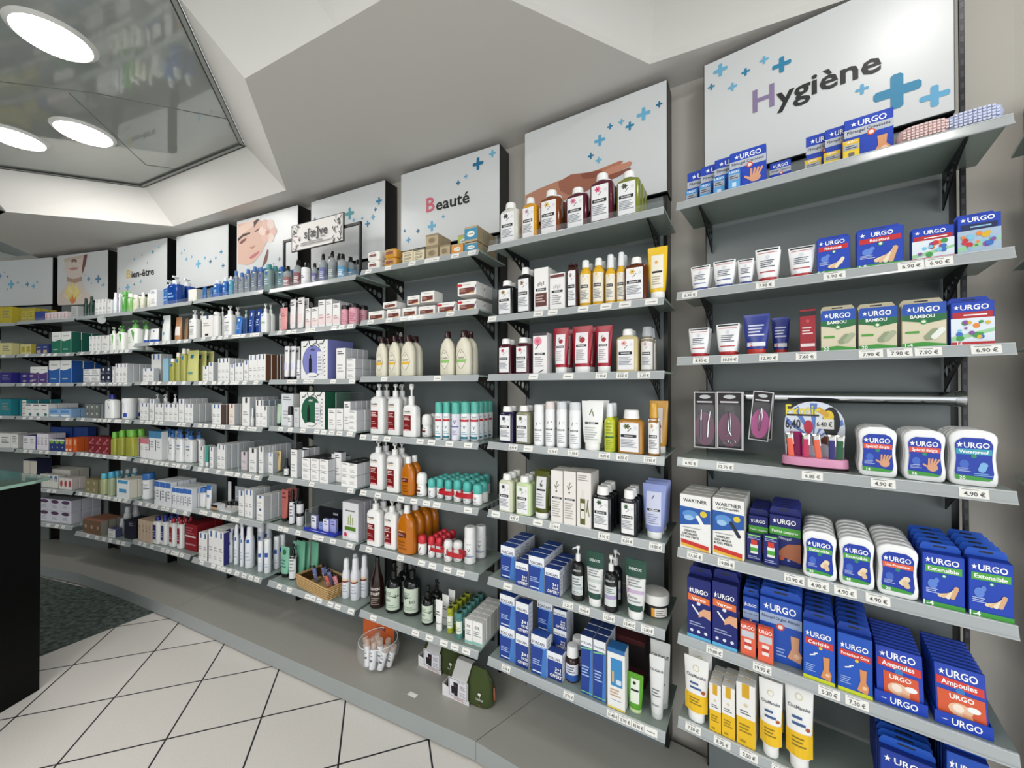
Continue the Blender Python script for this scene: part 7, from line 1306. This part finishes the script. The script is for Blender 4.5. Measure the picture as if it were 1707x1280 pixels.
# clear acrylic dividers
def divider(b, L, x, y, d0=.03, d1=.25, lab='', front=None):
    B = BY[b]; t, z = B.solve(x, y, d0); zs = B.z(L) + GL; e = empty('shelf_divider', B.p(t, d0, zs), B.rz); tag(e, lab, 'divider', 'clear acrylic dividers')
    mb = MB(); h = max(.05, z - zs); mb.box(-.0012, .0012, 0, d1 - d0, 0, h, ACRYL); mb.box(-.0014, .0014, -.0004, .0006, 0, h, M('#cdd6da', 'g')); mb.box(-.0014, .0014, 0, d1 - d0, h, h + .0006, M('#cdd6da', 'g')); obj('panel', mb, e)
    mb = MB(); mb.box(-.03, .03, 0, d1 - d0, .0001, .0012, ACRYL); obj('foot', mb, e)
DV = [(7, 3, 170, 673), (7, 3, 175, 674), (7, 4, 184.5, 730), (7, 4, 159, 743), (7, 5, 166, 800), (8, 6, 135, 880), (6, 4, 231, 728), (5, 4, 377.5, 741), (5, 4, 387, 740), (5, 4, 398, 738), (5, 4, 455, 744), (5, 3, 448, 677), (4, 2, 467.5, 590), (4, 3, 560, 655), (5, 5, 424, 818), (4, 5, 509.5, 850)]
for i, (b, L, x, y) in enumerate(DV): divider(b, L, x, y, lab=f'clear acrylic divider, {ORD[sum(1 for q_ in DV[:i] if q_[:2] == (b, L))]} on {LEVWORD[L]} shelf, {BAYWORD[b]}')
# open perfume-like tester display on the face-poster bay
p, rz = at(5, 5, 371, .05); e = empty('tester_display', p, rz); tag(e, 'white stepped tester display with black-capped pots, face-poster bay', 'display')
wh = M('#dde0e0', 's')
mb = MB(); mb.box(-.11, .11, 0, .13, 0, .012, wh); mb.box(-.11, -.03, -.012, .04, .012, .045, wh); obj('tray', mb, e)
mb = MB(); mb.box(-.105, -.035, -.0135, -.012, .008, .024, M('#c49a74')); mb.box(-.108, -.032, -.0135, -.012, .026, .044, M('#1c1412')); obj('front_card', mb, e)
mb = MB(); mb.box(-.07, .10, .135, .139, 0, .15, M('#aeb6c0', 's')); mb.box(-.10, -.065, .10, .104, .0, .19, wh); mb.box(.0, .07, .10, .134, .085, .089, wh); obj('back_card', mb, e)
for i, (x, y) in enumerate(((-.01, .06), (.03, .075), (.065, .085))):
    o = pack([(a, c.mesh(a)) for a, c in mk_jar(.036, .045, 0, body='#c9c4bc', cap='#0f0f10', caph=.6)], 'tester_pot', p + BY[5].d * x + BY[5].n * y + Vector((0, 0, .0125)), rz)
    tag(o, f'black-lidded tester pot, {ORD[i]} from left on the white stepped display', 'pot', 'tester pots')
# blue tray of minis in the fourth bay, sixth shelf
p, rz = at(4, 5, 533, .03); e = empty('mini_display', p, rz); tag(e, 'violet-blue tray display of wrapped mini care products', 'display')
w = BY[4].solve(558, 640, .03)[0] - BY[4].solve(507, 640, .03)[0]
mb = MB(); bl = M('#2c3aa8', 's'); mb.box(-w / 2, w / 2, 0, .11, 0, .010, bl); mb.box(-w / 2, w / 2, .10, .106, 0, .13, M('#15151c', 's')); mb.box(-w / 2, w / 2, -.002, 0, 0, .022, bl); draw(mb, lambda x, z, ep: (x, -.002 - ep, z), w, .02, [('l', -.3, .3, .4, .7, 1, '#c4c8f0')])
draw(mb, lambda x, z, ep: (x, .10 - ep, z), w, .13, [('t', 'Kéré', .1, .74, .12, '#e6e6ea', .3)]); obj('tray', mb, e)
for i, (u, c, h_) in enumerate(((-.28, '#e6e8f0', .085), (-.08, '#8fa4dc', .045), (.12, '#dfe0f2', .078), (.3, '#a4a8e0', .080))):
    o = obj('mini_product', mk_box(w * .17, h_, .02, front=c, side='#8a90c0', pr=[('l', -.3, .3, .5, .9, 2, '#5a5c8c')])[0][1], None, p + BY[4].d * (u * w) + BY[4].n * (.03 + .012 * (i % 2)) + Vector((0, 0, .0105)), rz)
    tag(o, f'mini care product, {ORD[i]} from left in the violet-blue tray', 'mini product', 'minis in the violet-blue tray')
# wicker basket with little tubes
B = BY[4]; zs = B.z(6) + GL
c0 = B.depth(546, 997, zs); ta, _ = B.solve(497, 640, .05); tb, _ = B.solve(562, 640, .05)
e = empty('wicker_basket', B.p((ta + tb) / 2, .105, zs), B.rz + math.radians(-8)); tag(e, 'rectangular wicker basket holding small coloured tubes', 'basket'); w = (tb - ta) * .92; dp_ = .15; hb = .068
wk, nt, b = node_mat('woven_cane', '#c9a46a', .6)
wv = nt.nodes.new('ShaderNodeTexWave'); wv.inputs['Scale'].default_value = 60; wv.inputs['Distortion'].default_value = 2; tcx = nt.nodes.new('ShaderNodeTexCoord'); cr = nt.nodes.new('ShaderNodeValToRGB'); cr.color_ramp.elements[0].color = lin('#b08850'); cr.color_ramp.elements[1].color = lin('#e0c08c')
nt.links.new(tcx.outputs['Object'], wv.inputs[0]); nt.links.new(wv.outputs[0], cr.inputs[0]); nt.links.new(cr.outputs[0], b.inputs['Base Color'])
mb = MB(); R_ = random.Random(2)
def ringp(k, z, ins=0, n=28):
    pts = []; hw, hd = w / 2 - ins + z * .10, dp_ / 2 - ins + z * .10; per = [(-hw, -hd), (hw, -hd), (hw, hd), (-hw, hd)]
    for s_ in range(4):
        a, c = per[s_], per[(s_ + 1) % 4]; m = n // 4
        for i in range(m): f_ = i / m; pts.append((a[0] + (c[0] - a[0]) * f_, a[1] + (c[1] - a[1]) * f_))
    return pts
rows_ = 6
for r_ in range(rows_):
    z = .004 + r_ * hb / rows_; pts = ringp(0, z)
    pl = []
    for i, (x, y) in enumerate(pts):
        off = .0058 * (1 if (i + r_) % 2 else -1); l = max(abs(x) / (w / 2), abs(y) / (dp_ / 2)); 
        if abs(y) > abs(x) * dp_ / w: pl.append((x, y + math.copysign(off, y), z))
        else: pl.append((x + math.copysign(off, x), y, z))
    mb.tube(pl + [pl[0]], .0036, wk, 6)
for (x, y), (x2, y2) in list(zip(ringp(0, 0, n=28), ringp(0, hb, n=28))): mb.tube([(x, y, 0), (x2, y2, hb)], .0022, wk, 5)
obj('woven_side', mb, e)
mb = MB(); 
for o_ in (0, .004): pr_ = ringp(0, hb + o_, n=24); mb.tube([(x, y, hb + o_) for x, y in pr_] + [(*pr_[0], hb + o_)], .0038, wk, 6)
obj('rim', mb, e)
mb = MB(); mb.box(-w / 2 + .004, w / 2 - .004, -dp_ / 2 + .004, dp_ / 2 - .004, .002, .005, wk); obj('floor_weave', mb, e)
mb = MB(); dk_ = M('#4a3318'); hw, hd = w / 2 - .004, dp_ / 2 - .004; mb.box(-hw, hw, -hd, -hd + .001, .004, hb - .003, dk_); mb.box(-hw, hw, hd - .001, hd, .004, hb - .003, dk_); mb.box(-hw, -hw + .001, -hd, hd, .004, hb - .003, dk_); mb.box(hw - .001, hw, -hd, hd, .004, hb - .003, dk_); obj('gap_backing', mb, e)  # added dark sheets behind the weave, their colour gives the gaps shade
mint = [('#7c84b0', -.30, -.01, .08, 'slate blue'), ('#7c84b0', -.18, .03, .02, 'slate blue'), ('#7c84b0', -.06, .035, -.04, 'slate blue'), ('#8c94cc', .10, .01, .25, 'periwinkle'), ('#c4604c', .20, -.03, .35, 'brick red'), ('#d88a94', .34, .0, .28, 'rose pink')]
for i, (c, u, v, tl, nm) in enumerate(mint):
    me_ = mk_tube(.038, .115, .028, body=c, cap='#151518', caph=.12, capw=.5, pr=[('l', -.3, .3, .4, .7, 2, '#e6e6ea')])
    base = e.matrix_basis @ Vector((u * w, v, .008)) if False else Vector((0, 0, 0))
    R_z = e.rotation_euler.z; bx = Vector((math.cos(R_z) * u * w - math.sin(R_z) * v, math.sin(R_z) * u * w + math.cos(R_z) * v, .120))
    o = pack([(a, q_.mesh(a)) for a, q_ in me_], 'mini_tube', e.location + bx, R_z); o.rotation_euler = (PI - .12, tl, R_z + PI)
    tag(o, f'{nm} mini tube, {ORD[i]} from left in the wicker basket', 'tube', 'small tubes in the basket')
# toiletry bags on the plinth
ZPL = .10
def on_plinth(x, y): X, Y = unproj(x, y, ZPL); return Vector((X, Y, ZPL))
olv, nt, b = node_mat('olive_canvas', '#3d4a22', .9)
nz = nt.nodes.new('ShaderNodeTexNoise'); nz.inputs['Scale'].default_value = 400; bu = nt.nodes.new('ShaderNodeBump'); bu.inputs['Strength'].default_value = .3; nt.links.new(nz.outputs[0], bu.inputs['Height']); nt.links.new(bu.outputs[0], b.inputs['Normal'])
def bag(pl, rz, lab):
    e = empty('toiletry_bag', pl, rz); tag(e, lab, 'bag', 'toiletry bags on the plinth')
    mb = MB(); wz, dz, hz = .205, .085, .155
    prof = [(0, .90, .9), (.06, .98, 1.0), (.35, 1.0, 1.0), (.62, .95, .86), (.82, .84, .55), (.94, .72, .25), (1, .66, .10)]
    mb.loft([(hz * z, wz / 2 * a, dz / 2 * c, 3.4) for z, a, c in prof], olv, n=28); obj('pouch', mb, e)
    mb = MB(); mb.tube([(-.064, 0, hz * .985), (0, 0, hz * 1.005), (.064, 0, hz * .985), (.088, 0, hz * .80), (.101, 0, hz * .5)], .0028, M('#262c1a', 's'), 6); obj('zip', mb, e)
    mb = MB(); mb.tube([(.097, -.004, hz * .64), (.108, -.010, hz * .62)], .0022, M('#c4a468', 'm'), 6); mb.tube([(.108, -.010, hz * .62), (.113, -.018, hz * .42), (.114, -.018, hz * .30)], [.0035, .005, .004], M('#8a4a2c', 's'), 6); obj('zip_pull', mb, e)
    mb = MB(); P = lambda x, z, ep: (x, -.0432 - ep, z)
    mb.poly([P(.060 + .007 * math.cos(a), .066 + .007 * math.sin(a), .0006) for a in [k * PI / 6 for k in range(12)]], M('#e6e6e0')); mb.poly([P(.0588, .048, .0005), P(.0612, .048, .0005), P(.0612, .06, .0005), P(.0588, .06, .0005)], M('#e6e6e0'))
    n0 = len(mb.v); vs, fs, tw = glyphs('CAUDALIE'[:7] + 'E', .02); mb.v += [P(.060 + x * .007 * .72, .038 + yy * .008, .0006) for x, yy in vs]
    for f in fs: mb.face([n0 + i for i in f], M('#e6e6e0'))
    mb.poly([P(.060 + .0065 * math.cos(a), .018 + .0065 * math.sin(a), .0006) for a in [k * PI / 6 for k in range(12)]], M('#a8905c', 'm')); obj('emblem', mb, e)
    mb = MB(); wt_ = M('#e6e4e6'); mb.prism([(-.105, 0), (.018, 0), (.018, .020), (-.105, .055)], -.052, -.050, wt_); mb.box(-.107, -.105, -.052, .04, 0, .055, wt_); draw(mb, lambda x, z, ep: (x - .04, -.052 - ep, z), .12, .05, [('l', -.1, .4, .1, .3, 2, '#b46a74')]); obj('carton_tray', mb, e)
    mb = MB(); wb_ = M('#dcdce2'); 
    mb.poly([(-.075, -.056, .018), (.016, -.056, .018), (.016, -.056, .105), (-.075, -.056, .105)], wb_); mb.poly([(.016, -.0545, .018), (-.075, -.0545, .018), (-.075, -.0545, .105), (.016, -.0545, .105)], wb_)
    mb.poly([(-.060, -.056, .105), (.010, -.056, .105), (.010, -.012, hz + .010), (-.060, -.012, hz + .010)], M('#b9b9b8')); mb.poly([(-.060, -.012, hz + .010), (.010, -.012, hz + .010), (.010, .012, hz + .010), (-.060, .012, hz + .010)], M('#b9b9b8')); mb.poly([(-.060, .012, hz + .010), (.010, .012, hz + .010), (.010, .044, .09), (-.060, .044, .09)], M('#b9b9b8'))
    draw(mb, lambda x, z, ep: (x - .0295, -.056 - ep, z + .018), .091, .087, [('r', -.46, .04, .46, .96, '#2c2c30'), ('r', -.44, .06, .44, .94, '#e0e0e6'), ('l', -.1, .3, .84, .9, 1, '#8a6a70'), ('p', [(-.34, .16), (-.22, .16), (-.18, .56), (-.36, .56)], '#17171a'), ('p', [(-.2, .1), (-.02, .1), (.0, .8), (-.24, .8)], '#17171a'), ('d', -.12, .6, .05, '#7a2634'), ('l', .08, .4, .5, .74, 3, '#9a8a94'), ('l', .08, .4, .14, .4, 3, '#b4a8ae')]); obj('card_sleeve', mb, e); e.scale = (1.32, 1.15, 1.08)
rzb = BY[3].rz
bag(on_plinth(778, 1171) + BY[3].n * .045, rzb - .02, 'green canvas toiletry bag in white card sleeve, nearer the camera')
bag(on_plinth(733, 1120) + BY[3].n * .045, rzb - .02, 'green canvas toiletry bag in white card sleeve, hidden behind the other')
# glass bowl of mini sprays with the orange offer card
pc = on_plinth(624, 1116) + BY[3].n * .03; e = empty('glass_bowl', pc, rzb); tag(e, 'round clear bowl of mini mist bottles on the grey plinth', 'bowl')
mb = MB(); R0 = .118; mb.loft([(.001, .035, .035, 2)] + [(R0 + R0 * math.sin(a) * .86 + .0005 - R0 * .14 + .004, R0 * math.cos(a), R0 * math.cos(a), 2) for a in [(-75 + 13 * k) * PI / 180 for k in range(9)]], BOWL, n=30, caps=(True, False)); obj('bowl', mb, e)
mb = MB(); mb.tube([(R0 * .91 * math.cos(a), R0 * .91 * math.sin(a), .157) for a in [k * PI / 12 for k in range(25)]], .002, M('#dfe6e8', 'g'), 6); obj('rim', mb, e)
mini_ = [(-.045, -.01, .35, .1, .0), (-.02, .015, .2, -.1, .0), (.0, -.035, .12, .25, -.0), (.015, .0, -.05, -.1, .022), (.03, -.02, -.25, .18, .0), (.045, .015, -.38, -.05, .0), (-.005, .02, .05, -.2, .03), (.02, .04, -.2, -.25, .01), (-.03, -.03, .3, .25, .0)]
me_ = [(a, q_.mesh(a)) for a, q_ in mk_bottle(.034, .135, .034, shape='can', body='#e9e9ec', cap='#d8cfc6', caph=.26, bodypr=[('r', -.4, .40, .3, .5, '#1c1c20'), ('l', -.3, .3, .6, .9, 2, '#9a9aa0')])]
me_[1][1].materials.clear(); me_[1][1].materials.append(mix_clear('clear_cap', '#d9c4b4', .1, .5))
for i, (x, y, tx, ty, dz_) in enumerate(mini_):
    o = pack(me_, 'mini_mist_bottle', pc + BY[3].d * x * 1.35 + BY[3].n * y * 1.35 + Vector((0, 0, .014 + dz_)), rzb); o.rotation_euler = (-ty * .9, -tx * .9, rzb)
    tag(o, f"white mini mist bottle, {ORD[i]} one in the clear bowl counting from the left", 'bottle', 'mini mist bottles in the bowl')
B = BY[3]; ta, za = B.solve(594, 1095, .0); 
pcard = on_plinth(600, 1110) + B.n * .14 + Vector((0, 0, .0)); e = obj('offer_card', (lambda mb: (mb.box(-.125, .125, -.001, .001, .0005, .215, M('#d2642c')), draw(mb, lambda x, z, ep: (x, -.001 - ep, z), .24, .225, [('t', 'Offre 1€', -.03, .82, .10, '#2a1c14', .74), ('t', '2,50€', .12, .64, .09, '#2a1c14', .5)]), mb)[2])(MB()), None, pcard, rzb)
tag(e, 'orange card with handwritten offer standing behind the mist bottles', 'card')
e2 = empty('x'); bpy.data.objects.remove(e2)
p = on_plinth(688, 1158); mb = MB(); mb.poly([(-.028, -.012, .0012), (.026, -.014, .0012), (.028, .010, .004), (-.026, .013, .0012)], M('#e9e9e4')); mb.poly([(-.026, .013, .0008), (.028, .010, .0036), (.026, -.014, .0008), (-.028, -.012, .0008)], M('#e9e9e4'))
tag(obj('price_slip', mb, None, p, rzb), 'loose white price slip lying on the grey plinth', 'paper')
finish_labels()
